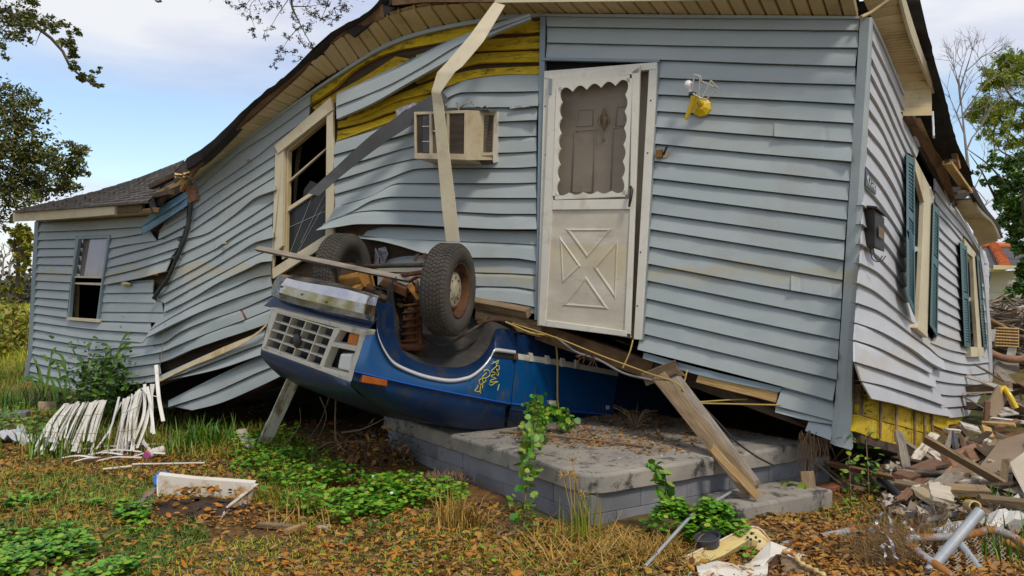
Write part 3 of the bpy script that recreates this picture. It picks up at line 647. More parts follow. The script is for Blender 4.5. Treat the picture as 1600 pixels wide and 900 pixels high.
for i in range(len(C_L) - 1):
    fl = None; ob = .024
    if i == 5: fl = lambda t, u: .05 * u * max(0, (t - .55) / .45)
    if i == 9: fl = lambda t, u: .06 * u * max(0, (t - .7) / .3)
    if i == 11: fl = lambda t, u: .07 * u * max(0, (t - .3) / .7); ob = .03
    if i == 13: fl = lambda t, u: .09 * u * (1 - t) ** 2
    if i in (14, 15): fl = lambda t, u: .02 * math.sin(6 * t) * u
    if i == 7:                                          # a butt joint: two lengths in the course
        plank(FAC, [(279, 398), (336, 371)], [(270, 420), (316, 399), (336, 389)], house, o_bot=.018)
        plank(FAC, [(336, 371), (429, 313)], [(336, 389), (360, 372), (427, 332)], house)
        continue
    if i == 15:
        plank(FAC, C_L[i], C_L[i + 1], house, flare=fl, tx=(200, 374), bx=(200, 381))
        plank(FAC, C_L[i], C_L[i + 1], house, tx=(378, 425), bx=(386, 430), o_bot=.01, o_top=-.008)
        continue
    plank(FAC, C_L[i], C_L[i + 1], house, flare=fl, o_bot=ob)
plank(FAC, [(252, 588), (320, 557), (408, 520), (430, 512)], [(254, 594), (300, 578), (406, 538), (432, 530)], house, flare=lambda t, u: .06 * (1 - t))
plank(FAC, [(254, 594), (300, 578), (406, 538), (432, 530)], [(247, 597), (336, 578), (409, 554), (440, 545)], house, flare=lambda t, u: .05 * u)
plank(FAC, [(263, 628), (320, 599), (400, 561), (432, 548)], [(263, 636), (333, 613), (367, 598), (400, 583), (438, 568)], house)
plank(FAC, [(270, 635), (333, 613), (367, 598), (400, 583), (438, 568)], [(300, 641), (337, 632), (400, 606), (440, 587)], house)

# sagging wing
D_L = [[(57, 347), (120, 344), (236, 336)], [(56, 362), (120, 360), (222, 354)], [(56, 375), (118, 373), (172, 372), (222, 365)]]
for i in range(2): plank(FAC, D_L[i], D_L[i + 1], house)
DL = [[(56, 375), (118, 373)], [(54, 388), (117, 387)], [(54, 401), (116, 400)], [(54, 413), (114, 414)], [(53, 426), (112, 428)], [(53, 438), (110, 441)], [(52, 451), (108, 454)],
      [(51, 464), (107, 468)], [(51, 476), (105, 482)], [(50, 489), (104, 496)]]
for i in range(len(DL) - 1): plank(FAC, DL[i], DL[i + 1], house, wave=.002)
DR = [[(171, 372), (222, 365), (234, 360)], [(170, 388), (200, 382), (244, 376)], [(169, 404), (200, 395), (240, 384), (284, 368)], [(167, 418), (210, 408), (277, 387)],
      [(163, 432), (210, 421), (268, 402)], [(160, 445), (210, 436), (258, 424)]]
for i in range(len(DR) - 1): plank(FAC, DR[i], DR[i + 1], house, flare=(lambda t, u: .04 * u * t) if i == 4 else None)
for a, b in (([(160, 446), (200, 442), (240, 439)], [(160, 458), (238, 457)]), ([(160, 458), (238, 457)], [(158, 472), (241, 473)]), ([(158, 472), (253, 470)], [(157, 487), (254, 488)]),
             ([(157, 487), (258, 488)], [(155, 501), (252, 504)])): plank(FAC, a, b, house, o_bot=.015)
for a, b in (([(256, 350), (292, 326)], [(249, 362), (291, 338)]), ([(249, 362), (291, 338)], [(247, 374), (290, 352)]), ([(240, 382), (288, 356)], [(240, 385), (284, 368)])):
    plank(FAC, a, b, house, o_bot=.012)
D2 = [[(50, 489), (104, 496), (152, 502), (235, 503)], [(50, 502), (106, 510), (152, 515), (234, 520)], [(50, 514), (140, 529), (223, 535)]]
for i in range(2): plank(FAC, D2[i], D2[i + 1], house)
DB = [[(50, 514), (141, 529)], [(49, 527), (139, 541)], [(49, 540), (136, 556)], [(48, 552), (100, 564), (140, 572)], [(47, 566), (128, 583), (160, 588)], [(46, 580), (108, 594), (150, 600)], [(45, 592), (104, 607), (140, 611)]]
for i in range(len(DB) - 1): plank(FAC, DB[i], DB[i + 1], house)
DE = [[(141, 529), (223, 535)], [(140, 546), (164, 545), (190, 543), (236, 538)], [(136, 560), (156, 560), (182, 557), (249, 549)], [(140, 576), (180, 575), (248, 567)], [(140, 590), (200, 590), (250, 584)], [(140, 602), (180, 602), (250, 596)]]
for i in range(len(DE) - 1): plank(FAC, DE[i], DE[i + 1], house, o_top=.012, o_bot=.034)
ribbon(FAC, [(54, 346), (49, 440), (46, 500), (44, 545), (36, 594)], [(60, 346), (55, 440), (52, 500), (50, 545), (42, 594)], .03, .03, .06, 'wing_corner_trim', 'trim_blue', house)

# side wall round the corner
E_L = [[(1363, 33), (1380, 66), (1404, 124), (1424, 172), (1440, 212)], [(1363, 62), (1380, 96), (1400, 140), (1420, 188), (1438, 230)], [(1362, 90), (1378, 124), (1394, 160), (1414, 208), (1432, 246)],
       [(1361, 115), (1370, 132), (1384, 160), (1400, 198), (1418, 238)], [(1359, 143), (1370, 160), (1390, 200), (1406, 236), (1417, 258)], [(1358, 170), (1378, 200), (1396, 238), (1417, 280)],
       [(1356, 200), (1382, 234), (1398, 264), (1417, 308)], [(1355, 230), (1376, 256), (1394, 284), (1417, 332)], [(1353, 260), (1374, 284), (1392, 312), (1416, 356)],
       [(1351, 290), (1367, 306), (1385, 330), (1400, 352), (1416, 378)], [(1349, 320), (1382, 351), (1400, 378), (1416, 403)], [(1348, 350), (1383, 379), (1398, 398), (1416, 426)],
       [(1347, 381), (1368, 396), (1390, 418), (1417, 449)], [(1345, 411), (1370, 424), (1396, 448), (1420, 473)], [(1342, 442), (1366, 454), (1396, 478), (1435, 510)]]
for i in range(len(E_L) - 1): plank(SIDE, E_L[i], E_L[i + 1], house, 'vinyl_pale', o_bot=.034, step=5)
e15 = [(1340, 473), (1370, 484), (1396, 500), (1430, 526), (1454, 544), (1470, 558), (1516, 569), (1546, 566)]
e16 = [(1338, 504), (1370, 515), (1400, 530), (1430, 548), (1454, 566), (1477, 578)]; e16r = [(1470, 576), (1518, 585), (1548, 581)]
e17 = [(1336, 531), (1370, 542), (1410, 561), (1440, 575), (1456, 584)]; e17r = [(1452, 592), (1490, 599), (1526, 601), (1548, 594)]
e18 = [(1336, 565), (1370, 575), (1410, 588), (1440, 598), (1464, 606)]; e18r = [(1458, 614), (1490, 618), (1530, 616), (1549, 610)]
e19 = [(1346, 595), (1380, 602), (1420, 614), (1450, 624), (1477, 634)]; e19r = [(1472, 637), (1510, 634), (1540, 629), (1549, 626)]
e20 = [(1362, 623), (1400, 631), (1450, 645), (1490, 652)]; e20r = [(1484, 653), (1512, 650), (1540, 645)]
pf = lambda a: (lambda t, u: a * (1 - t) ** 3 + .02 * u * t)
plank(SIDE, E_L[-1][:3] + [(1436, 511), (1458, 530), (1516, 553), (1545, 552)], e15, house, 'vinyl_pale', step=5)
plank(SIDE, [(1340, 473), (1370, 484), (1396, 500), (1430, 526), (1456, 546), (1474, 560)], e16, house, 'vinyl_pale', step=5, flare=lambda t, u: .05 * u * t)
plank(SIDE, e16[:-1] + [(1458, 568)], e17, house, 'vinyl_pale', step=5, flare=pf(.02), o_top=.012, o_bot=.04)
plank(SIDE, e17[:-1] + [(1460, 586)], e18, house, 'vinyl_pale', step=5, flare=pf(.05), o_top=.012, o_bot=.05)
plank(SIDE, e18[:-1] + [(1466, 607)], e19, house, 'vinyl_pale', step=5, flare=pf(.06), o_top=.012, o_bot=.04)
plank(SIDE, e19[:-1] + [(1478, 635)], e20, house, 'vinyl_pale', step=5, flare=pf(.08), o_top=.012, o_bot=.04)
plank(SIDE, [(1466, 556), (1516, 569), (1547, 566)], e16r, house, 'vinyl_pale', step=5)
plank(SIDE, [(1456, 570), (1470, 577), (1518, 585), (1548, 581)], e17r, house, 'vinyl_pale', step=5)
plank(SIDE, e17r, e18r, house, 'vinyl_pale', step=5); plank(SIDE, e18r, e19r, house, 'vinyl_pale', step=5); plank(SIDE, e19r, e20r, house, 'vinyl_pale', step=5)
M_L = [[(1460, 262), (1478, 298), (1500, 335), (1530, 384)], [(1461, 296), (1480, 322), (1505, 352), (1530, 392)], [(1462, 316), (1480, 338), (1505, 366)], [(1466, 333), (1486, 353), (1504, 376)], [(1466, 351), (1478, 366), (1502, 388)],
       [(1466, 369), (1482, 384), (1503, 406)], [(1466, 388), (1484, 406), (1503, 422)], [(1466, 406), (1504, 438)], [(1466, 425), (1505, 454)], [(1466, 444), (1505, 470)], [(1465, 462), (1506, 487)],
       [(1465, 481), (1507, 502)], [(1465, 500), (1507, 519)], [(1462, 518), (1486, 528), (1509, 535)], [(1456, 536), (1486, 547), (1516, 553)]]
for i in range(len(M_L) - 1): plank(SIDE, M_L[i], M_L[i + 1], house, 'vinyl_pale', step=5, o_bot=.03, wave=.003)
for i in range(9):                                       # short courses beyond the far window
    y = 392 + i * 18.5
    plank(SIDE, [(1536, y), (1545 if i else 1540, y + 3)], [(1536, y + 18.5), (1546, y + 21)], house, 'vinyl_pale', o_bot=.02, wave=0)
ribbon(SIDE, [(1530, 384), (1540, 460), (1545, 540), (1548, 628)], [(1534, 384), (1544, 460), (1550, 540), (1552, 628)], .03, .03, .05, 'far_corner_trim', 'vinyl_pale', house)

# corner post: two faces meeting at an edge
cp = MB(); Lx = [(1344, 27), (1327, 300), (1307, 600), (1297, 692)]; Fx = [(1362, 27), (1349, 300), (1331, 600), (1330, 703)]; mid = [(1359, 27), (1341, 300), (1319, 600), (1304, 696)]
l = [FAC(*p, .03) for p in resample(Lx, 20)]; mdl = [FAC(*p, .055) for p in resample(mid, 20)]
rr_ = []
for p in resample(Fx, 20):
    d = FPX / 230 - .0; rr_.append(FAC(min(p.x, 1345), p.y, .055) + (W(p.x, p.y, 230) - W(min(p.x, 1345), p.y, 230)))
rr2 = [p + Vector((.05, .10, 0)) for p in rr_]
cp.loft([[p - FAC.normal(1300) * .05 for p in l], l], False); cp.loft([l, mdl], False); cp.loft([mdl, rr_], False); cp.loft([rr_, rr2], False)
cp.build('corner_post', 'vinyl', house)

# yellow boards under the torn siding
Yb = [([(484, 150), (520, 126), (560, 100), (600, 78), (640, 60), (690, 47), (735, 41), (845, 32)], [(484, 163), (520, 139), (545, 115), (580, 93), (620, 79), (690, 66), (740, 55), (845, 49)]),
      ([(488, 168), (522, 146), (560, 125), (600, 100), (618, 88)], [(496, 176), (530, 157), (570, 137), (606, 113), (640, 92)]),
      ([(650, 86), (740, 64), (845, 56)], [(650, 92), (740, 80), (845, 75)]),
      ([(640, 112), (700, 95), (745, 84), (845, 79)], [(650, 130), (713, 108), (753, 98), (845, 96)]),
      ([(548, 178), (573, 168), (620, 148), (677, 127), (720, 113), (760, 107), (845, 103)], [(538, 192), (573, 180), (620, 158), (677, 143), (700, 134), (740, 122), (800, 116), (845, 116)]),
      ([(527, 190), (573, 181), (600, 165), (640, 153), (688, 142)], [(528, 200), (565, 191), (600, 178), (640, 166), (668, 158)]),
      ([(527, 205), (565, 195), (600, 183), (640, 170), (668, 162)], [(526, 220), (565, 206), (610, 190), (640, 178), (660, 168)])]
for q, (a, b) in enumerate(Yb):
    plank(FAC, a, b, house, 'yellow', 'yellow_board', groove=False, o_top=-.038, o_bot=-.004 + .006 * (q % 2), wave=.010, tuck=0, flare=lambda t, u: .012 * u * math.sin(7 * t + q))
if 0: MB().tube([FAC(480 + 40 * i, y, -.0) for i, y in enumerate((148, 122, 96, 74, 58, 47, 41, 37, 33, 30))], .016, 6).build('frieze_channel', 'trim_blue', house)
ribbon(FAC, [(300, 283), (340, 250), (420, 189), (480, 146), (550, 99), (600, 69), (647, 51), (733, 32), (800, 22), (848, 20)], [(300, 287), (340, 254), (420, 193), (480, 150), (550, 104), (600, 75), (647, 57), (733, 38), (800, 29), (848, 25)], .012, .012, .05, 'soffit_channel', 'vinyl', house, n=40)
ribbon(FAC, [(848, 21), (1100, 23), (1345, 25)], [(848, 25), (1100, 28), (1345, 29)], .03, .03, .05, 'soffit_channel', 'vinyl', house)
ribbon(FAC, [(844, 26), (841, 200), (838, 400), (835, 500)], [(852, 26), (849, 200), (845, 400), (841, 500)], .035, .035, .05, 'door_channel', 'trim_blue', house)
ribbon(SIDE, [(1363, 27), (1380, 63), (1404, 121), (1424, 168), (1442, 208), (1462, 252), (1490, 316)], [(1363, 33), (1380, 69), (1404, 127), (1422, 172), (1438, 211), (1457, 254), (1486, 320)], .03, .03, .05, 'wall_head_trim', 'vinyl_pale', house, n=30)

# sheathing behind every wall, coloured dark so cracks look shaded; window openings left free
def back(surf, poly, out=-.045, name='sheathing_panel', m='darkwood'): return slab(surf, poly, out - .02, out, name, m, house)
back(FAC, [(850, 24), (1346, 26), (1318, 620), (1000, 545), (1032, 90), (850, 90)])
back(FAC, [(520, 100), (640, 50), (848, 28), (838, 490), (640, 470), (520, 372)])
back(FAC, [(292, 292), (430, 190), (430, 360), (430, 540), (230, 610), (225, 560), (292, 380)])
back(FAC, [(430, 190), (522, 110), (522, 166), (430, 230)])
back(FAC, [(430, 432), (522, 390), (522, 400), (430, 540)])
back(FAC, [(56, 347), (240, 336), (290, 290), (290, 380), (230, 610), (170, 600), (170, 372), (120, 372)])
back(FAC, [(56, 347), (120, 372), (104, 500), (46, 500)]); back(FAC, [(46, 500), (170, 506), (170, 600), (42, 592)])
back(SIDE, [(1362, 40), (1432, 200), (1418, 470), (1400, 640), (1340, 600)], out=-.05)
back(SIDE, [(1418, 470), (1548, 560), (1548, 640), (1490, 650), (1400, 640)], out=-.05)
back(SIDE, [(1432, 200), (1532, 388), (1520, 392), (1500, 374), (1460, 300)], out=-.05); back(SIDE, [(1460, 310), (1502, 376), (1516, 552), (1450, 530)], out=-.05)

# ------------------------------------------------------------------ house: dark inside, roof, soffits
def inward(surf, line, n, length, zb, name, m, v_n=6):
    pts = resample(line, n)
    rows = []
    for v in [i / v_n for i in range(v_n + 1)]:
        r = []
        for p in pts:
            q = surf(p.x, p.y, -.03); nn = surf.normal(p.x)
            zz = zb(p.x) if callable(zb) else zb
            s = q - nn * (length * v); s.z = q.z * (1 - v) + zz * v
            r.append(s)
        rows.append(r)
    return rows, MB().loft(rows, False).build(name, m, house)
top_line = [(57, 347), (236, 336), (300, 286), (380, 221), (470, 152), (550, 100), (647, 52), (733, 33), (800, 23), (1000, 23), (1335, 26)]
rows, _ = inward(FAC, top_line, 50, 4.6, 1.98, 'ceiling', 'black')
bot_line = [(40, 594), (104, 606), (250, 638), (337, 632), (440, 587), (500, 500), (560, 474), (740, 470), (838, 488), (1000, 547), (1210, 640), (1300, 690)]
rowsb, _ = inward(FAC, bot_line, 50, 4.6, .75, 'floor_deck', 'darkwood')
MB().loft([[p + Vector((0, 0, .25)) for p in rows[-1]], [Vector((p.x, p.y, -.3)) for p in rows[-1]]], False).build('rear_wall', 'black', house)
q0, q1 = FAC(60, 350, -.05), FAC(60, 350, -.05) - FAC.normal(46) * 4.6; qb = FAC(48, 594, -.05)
MB().quad(q0 + Vector((0, 0, .1)), q1, Vector((q1.x, q1.y, .0)), qb).build('light_block_wall', 'black', house)  # unseen black wall added to block light into the wing
MB().loft([[SIDE(x, y, -.08) for x, y in ((1346, 40), (1432, 205), (1530, 388))], [SIDE(x, y, -.35) for x, y in ((1346, 40), (1432, 205), (1530, 388))]], False).build('wall_plate', 'darkwood', house)

EO = .26
eave = [(296, 278), (312, 258), (352, 216), (386, 188), (424, 154), (464, 118), (510, 72), (545, 51), (580, 36), (613, 23), (667, 10), (720, 6), (767, 4), (800, 3), (1080, 0), (1345, -8), (1420, -12)]
wall_top = pchip([300, 340, 380, 420, 470, 500, 550, 600, 647, 733, 800, 850, 1200, 1345], [286, 252, 221, 191, 152, 127, 100, 71, 52, 33, 23, 22, 26, 27])
eave_y = pchip([p[0] for p in eave], [p[1] for p in eave])
def proj(p): return CX + FPX * p.x / p.y, CY - FPX * (p.z - H) / p.y
def eave_pt(x, lift=0.0):
    a = FAC(x, wall_top(x)); b = a + FAC.normal(x) * EO
    px = CX + FPX * b.x / b.y
    b.z = H + (CY - eave_y(max(px, 296))) / FPX * b.y
    return a, b
xs = [304]
while xs[-1] < 1345: xs.append(xs[-1] + (13.5 if xs[-1] < 480 else 17 if xs[-1] < 640 else 24))
for i in range(len(xs) - 1):
    x0, x1 = xs[i], min(xs[i + 1], 1346)
    if x0 >= 1340: break
    a0, b0 = eave_pt(x0); a1, b1 = eave_pt(x1)
    up = Vector((0, 0, .02)); m = MB()
    L = lambda p, q, t: p + (q - p) * t
    ra = [a0 + up, L(a0, a1, .10), L(a0, a1, .30), L(a0, a1, .5) + up * .15, L(a0, a1, .70), L(a0, a1, .90), L(a0, a1, .96) + up]
    rb = [b0 + up, L(b0, b1, .10), L(b0, b1, .30), L(b0, b1, .5) + up * .15, L(b0, b1, .70), L(b0, b1, .90), L(b0, b1, .96) + up]
    m.loft([ra, rb], False); m.loft([[p + up * 1.4 for p in ra], [p + up * 1.4 for p in rb]], False)
    m.build('soffit_panel', 'soffit', house)
sil = [(290, 246), (300, 242), (350, 203), (390, 163), (444, 120), (490, 79), (533, 42), (560, 28), (583, 10), (592, 2), (597, -6)]
sil_o = pchip([p[0] for p in sil], [p[1] for p in sil])
lo = [(x, eave_y(x)) for x in np.linspace(297, 600, 26)]
bsil = pchip([290, 350, 444, 533, 583, 600], [249, 209, 129, 50, 16, -1])
ribbon(FAC, [(x - 5, sil_o(max(290, x - 5)) + 2) for x, y in lo], lo, EO + .03, EO + .005, .035, 'fascia_board', 'fasciawood', house, n=40)
rag = [(x, sil_o(x) + 1.5 * math.sin(x * .31) + random.uniform(-1, 1)) for x in np.linspace(291, 597, 30)]
ribbon(FAC, rag, [(x, sil_o(x) + (6 if x > 400 else 6 + (400 - x) * .12)) for x, y in rag], EO + .08, EO + .05, .12, 'roofing_edge', 'tar', house, n=60)
# broken ridge board and torn roofing where the roof cracked
ribbon(FAC, [(540, 48), (566, 30), (585, 12), (588, 6)], [(552, 58), (575, 40), (605, 22), (618, 12)], EO + .02, EO + .0, .03, 'torn_roofing', 'tar', house)
ribbon(FAC, [(585, -20), (600, 2), (613, 16)], [(650, -20), (640, 2), (622, 18)], EO - .05, EO - .1, .03, 'torn_roofing', 'tar', house, n=8)
ribbon(FAC, [(612, -12), (680, -12), (772, -12)], [(613, 8), (680, 3), (772, 3)], EO + .03, EO + .03, .03, 'fascia_board', 'fasciawood', house)
ribbon(FAC, [(770, -30), (1080, -34), (1345, -44), (1420, -50)], [(770, 4), (1080, 0), (1345, -8), (1420, -12)], EO + .02, EO + .02, .02, 'fascia_trim', 'cream', house)
# the roof deck over it
rp = [eave_pt(x)[1] + Vector((0, 0, .09)) for x in np.linspace(335, 1345, 40)]
rd = [p - FAC.normal(CX + FPX * p.x / p.y) * 3.2 for p in rp]
for p in rd: p.z = 2.9 if p.x < 2 else 2.9 - (p.x - 2) * .45
MB().loft([rp, rd], True).build('roof', 'tar', house)

# wing: cream fascia, shingle slope
fa_t = [(20, 330), (60, 327), (120, 323), (179, 318), (240, 311)]; fa_b = [(20, 346), (60, 344), (120, 340), (179, 335), (240, 327)]
ribbon(FAC, fa_t[:4], fa_b[:4], .30, .28, .03, 'fascia_board', 'cream', house, n=12)
ribbon(FAC, [(180, 319), (222, 314)], [(180, 334), (222, 331)], .27, .25, .03, 'fascia_board', 'oldwood', house, n=4)
ribbon(FAC, [(219, 327), (240, 324)], [(217, 332), (238, 331)], .25, .25, .06, 'rafter_end', 'freshwood', house, n=3)
ribbon(FAC, [(56, 346), (236, 336)], [(56, 342), (236, 328)], .0, .27, .01, 'soffit_panel', 'soffit', house, n=10)
E0, E1 = FAC(20, 331, .34), FAC(232, 316, .31); ev = E1 - E0
R0 = FAC(287, 249, -1.55); R0 = W(291, 249, 137); RL = W(60, 322, 124)
def roofpt(u, v):                                        # u along the eave, v up the slope (a sagging bilinear patch)
    lo_ = E0 + ev * u; hi = RL + (R0 - RL) * u
    p = lo_ + (hi - lo_) * v
    p.z -= .05 * math.sin(math.pi * u) * v
    return p
NV, NU = 15, 30; m = MB()
for j in range(NV):
    for i in range(NU):
        u0, u1 = (i + .5 * (j % 2)) / NU, (i + .5 * (j % 2) + .97) / NU
        u0, u1 = min(u0, 1), min(u1, 1)
        if u1 - u0 < .005: continue
        d = Vector((0, 0, .016 + random.uniform(-.004, .008)))
        a, b, c, e = roofpt(u0, j / NV) + d, roofpt(u1, j / NV) + d, roofpt(u1, (j + 1.15) / NV) + d * .3, roofpt(u0, (j + 1.15) / NV) + d * .3
        m.quad(a, b, c, e); m.quad(a, b, b - d * 1.4, a - d * 1.4)
tag(m.build('shingle', 'shingle', house), kind='stuff')
m = MB(); m.loft([[roofpt(u / 8, v / 4) - Vector((0, 0, .012)) for u in range(9)] for v in range(5)], True); m.build('roof_deck', 'tar', house)
m = MB(); m.loft([[roofpt(1, v / 4) for v in range(5)], [roofpt(1, v / 4) - Vector((-.03, .0, .10 + .02 * v)) for v in range(5)]], False); m.build('torn_roofing', 'tar', house)
m = MB(); m.quad(W(234, 330, 160), W(296, 292, 160), W(300, 250, 158), W(250, 290, 150)); m.build('attic_shade_sheet', 'black', house)  # black sheet standing in for the shade under the torn roof
for k, (a, b, w_, mm) in enumerate((((216, 318), (292, 280), .022, 'freshwood'), ((222, 312), (268, 300), .07, 'darkwood'), ((250, 318), (262, 296), .04, 'darkwood'), ((284, 296), (290, 284), .03, 'rustorange'), ((236, 292), (300, 262), .06, 'darkwood'), ((275, 282), (300, 262), .03, 'darkwood'))):
    beam(FAC(*a, .12), FAC(*b, .16), w_, .05, 'rafter_end', mm, parent=house, rough=.01)
slab(FAC, [(236, 331), (294, 297), (292, 320), (223, 365), (222, 352)], .06, .075, 'torn_siding', 'vinyl_blue', house)
ribbon(FAC, [(222, 351), (294, 304)], [(222, 354), (294, 307)], .075, .085, .01, 'torn_siding', 'vinyl_blue', house, n=4)
ribbon(FAC, [(223, 362), (292, 317)], [(223, 366), (292, 321)], .075, .09, .015, 'torn_siding', 'vinyl_blue', house, n=4)

slab(FAC, [(214, 317), (262, 292), (302, 258), (298, 300), (238, 338), (216, 334)], -.12, -.10, 'attic_shade_sheet', 'black', house)  # second black sheet, painting the attic's shade behind the gap
# side eave: soffit, fascia, torn stretch, second soffit
so_in = pchip([1363, 1380, 1404, 1410], [29, 66, 124, 140]); so_out = [(1408, -2), (1422, 46), (1434, 80), (1454, 128), (1466, 152)]
innr = resample([(1346, -6), (1363, 30), (1380, 66), (1404, 124), (1408, 146), (1408, 182)], 15); outr = resample([(1400, -20), (1409, 4), (1422, 46), (1434, 80), (1452, 124), (1456, 150), (1456, 181)], 15)
for i in range(15):
    a0, a1 = SIDE(*innr[i], .01), SIDE(*innr[i + 1], .01); b0, b1 = SIDE(*outr[i], .19), SIDE(*outr[i + 1], .19)
    up = Vector((0, .004, .014)); L = lambda p, q, t: p + (q - p) * t; mm = MB()
    prof = [(0, 1), (.08, 0), (.94, 0), (.98, 1)]
    if 5 <= i <= 8: prof = [(0, 1), (.08, 0), (.28, 0), (.32, .7), (.42, .7), (.46, 0), (.6, 0), (.64, .7), (.74, .7), (.78, 0), (.94, 0), (.98, 1)]
    ra = [L(a0, a1, t) + up * h for t, h in prof]; rb = [L(b0, b1, t) + up * h for t, h in prof]
    mm.loft([ra, rb], False); mm.loft([[p + up * 1.4 for p in ra], [p + up * 1.4 for p in rb]], False); mm.build('soffit_panel', 'soffit', house)
MB().tube([SIDE(1345, 27, .02) + Vector((0, 0, 0)), SIDE(1361, 20, .06), SIDE(1396, -4, .2)], .014, 6).build('hip_trim', 'soffit', house)
fo = [(1407, -6), (1421, 46), (1433, 80), (1453, 128), (1463, 152)]; fo2 = [(1414, -6), (1430, 46), (1442, 82), (1460, 128), (1468, 150)]
ribbon(SIDE, fo, fo2, .20, .215, .02, 'fascia_trim', 'cream', house)
r_in = [(1414, -8), (1428, 40), (1442, 82), (1462, 136), (1478, 186), (1494, 240), (1508, 280)]
r_out = [(1436, -8), (1448, 44), (1462, 100), (1474, 140), (1486, 190), (1497, 228), (1511, 256), (1521, 292)]
rg = resample(r_out, 40); rg = [(p.x + random.uniform(-1.4, 1.4), p.y + random.uniform(-1, 1)) for p in rg]
ribbon(SIDE, r_in, rg, .20, .27, .05, 'roofing_edge', 'tar', house, n=60)
rp = [SIDE(p.x, p.y, .27) for p in resample(r_out, 14)]; rd = [p - SIDE.normal(1450) * 1.5 for p in rp]
MB().loft([rp, [Vector((q.x, q.y, p.z + .1)) for p, q in zip(rp, rd)]], False).build('roof', 'tar', house)
back(SIDE, [(1408, 175), (1462, 170), (1500, 250), (1520, 300), (1490, 325), (1450, 260)], out=.02, name='attic_shade_sheet', m='black')  # black backing that paints the shade inside the torn side eave
ribbon(SIDE, [(1414, 184), (1432, 214), (1460, 262), (1488, 318)], [(1424, 182), (1445, 214), (1476, 256), (1493, 312)], .04, .09, .02, 'torn_frieze', 'fasciawood', house)
ribbon(SIDE, [(1430, 184), (1446, 215), (1458, 235), (1474, 262)], [(1438, 184), (1452, 215), (1462, 235), (1478, 256)], .06, .09, .02, 'torn_frieze', 'strawtrim', house)
for a, b, w_, mm in (((1468, 152), (1484, 206), .05, 'oldwood'), ((1484, 206), (1496, 262), .05, 'freshwood'), ((1480, 254), (1513, 300), .075, 'freshwood'), ((1480, 252), (1500, 250), .04, 'darkwood'), ((1457, 176), (1459, 214), .015, 'silver'), ((1491, 302), (1518, 296), .05, 'darkwood')):
    beam(SIDE(*a, .19), SIDE(*b, .22), w_, .03, 'rafter_end', mm, parent=house, rough=.008)
ribbon(SIDE, [(1513, 287), (1532, 330), (1552, 352), (1562, 374)], [(1518, 286), (1540, 330), (1556, 352), (1565, 374)], .20, .215, .02, 'fascia_trim', 'whitemetal', house)
ia = resample([(1490, 316), (1510, 346), (1526, 372), (1530, 386)], 6); oa = resample([(1518, 314), (1535, 334), (1550, 354), (1560, 378)], 6)
for i in range(6):
    a0, a1, b0, b1 = SIDE(*ia[i], .0), SIDE(*ia[i + 1], .0), SIDE(*oa[i], .19), SIDE(*oa[i + 1], .19); up = Vector((0, .004, .014))
    mm = MB(); ra = [L(a0, a1, t) + up * h for t, h in ((0, 1), (.1, 0), (.9, 0), (.97, 1))]; rb = [L(b0, b1, t) + up * h for t, h in ((0, 1), (.1, 0), (.9, 0), (.97, 1))]
    mm.loft([ra, rb], False); mm.loft([[p + up * 1.4 for p in ra], [p + up * 1.4 for p in rb]], False); mm.build('soffit_panel', 'soffit', house)
ribbon(SIDE, [(1512, 288), (1535, 326), (1556, 350), (1566, 372)], [(1522, 290), (1542, 326), (1560, 350), (1568, 372)], .22, .22, .04, 'roofing_edge', 'tar', house)

# ------------------------------------------------------------------ windows
def frame_piece(win, surf, poly, o0, o1, m, name='frame', bev=.004): return slab(surf, poly, o0, o1, name, m, win, bev)
# big window beside the upturned wheels, racked into a parallelogram
win = thing('window', None, None); win.parent = house
frame_piece(win, FAC, [(428, 228), (516, 152), (519, 172), (434, 240)], .0, .05, 'cream')
frame_piece(win, FAC, [(430, 240), (443, 231), (441, 384), (425, 400), (424, 434)], .0, .035, 'cream')
frame_piece(win, FAC, [(510, 175), (520, 170), (521, 388), (508, 384)], .0, .035, 'cream')
frame_piece(win, FAC, [(425, 420), (510, 366), (521, 376), (426, 436)], .0, .045, 'cream', 'sill')
frame_piece(win, FAC, [(443, 232), (450, 236), (447, 402), (440, 406)], -.07, -.01, 'soffit', 'jamb')
frame_piece(win, FAC, [(443, 232), (511, 178), (511, 186), (448, 238)], -.07, -.01, 'soffit', 'jamb')
frame_piece(win, FAC, [(448, 284), (510, 230), (510, 233), (448, 288)], -.06, -.03, 'acbeige', 'sash_rail')
frame_piece(win, FAC, [(446, 326), (510, 284), (510, 290), (446, 333)], -.06, -.02, 'cream', 'sash_rail')
slab(FAC, [(447, 332), (510, 289), (510, 372), (443, 412)], -.055, -.05, 'pane', 'glass', win)
for a, b in (((452, 398), (492, 296)), ((462, 400), (507, 320)), ((470, 380), (509, 300)), ((450, 356), (508, 330))): MB().tube([FAC(*a, -.045), FAC(*b, -.045)], .002, 4).build('crack', 'vinyl_pale', win)
ribbon(FAC, [(464, 232), (460, 270), (458, 324)], [(472, 226), (466, 270), (462, 320)], -.3, -.3, .004, 'torn_curtain', 'oldwood', win)
slab(FAC, [(474, 296), (484, 282), (500, 290), (507, 300), (508, 316), (470, 330)], -.25, -.2, 'torn_curtain', 'vinyl_dark', win, .01)
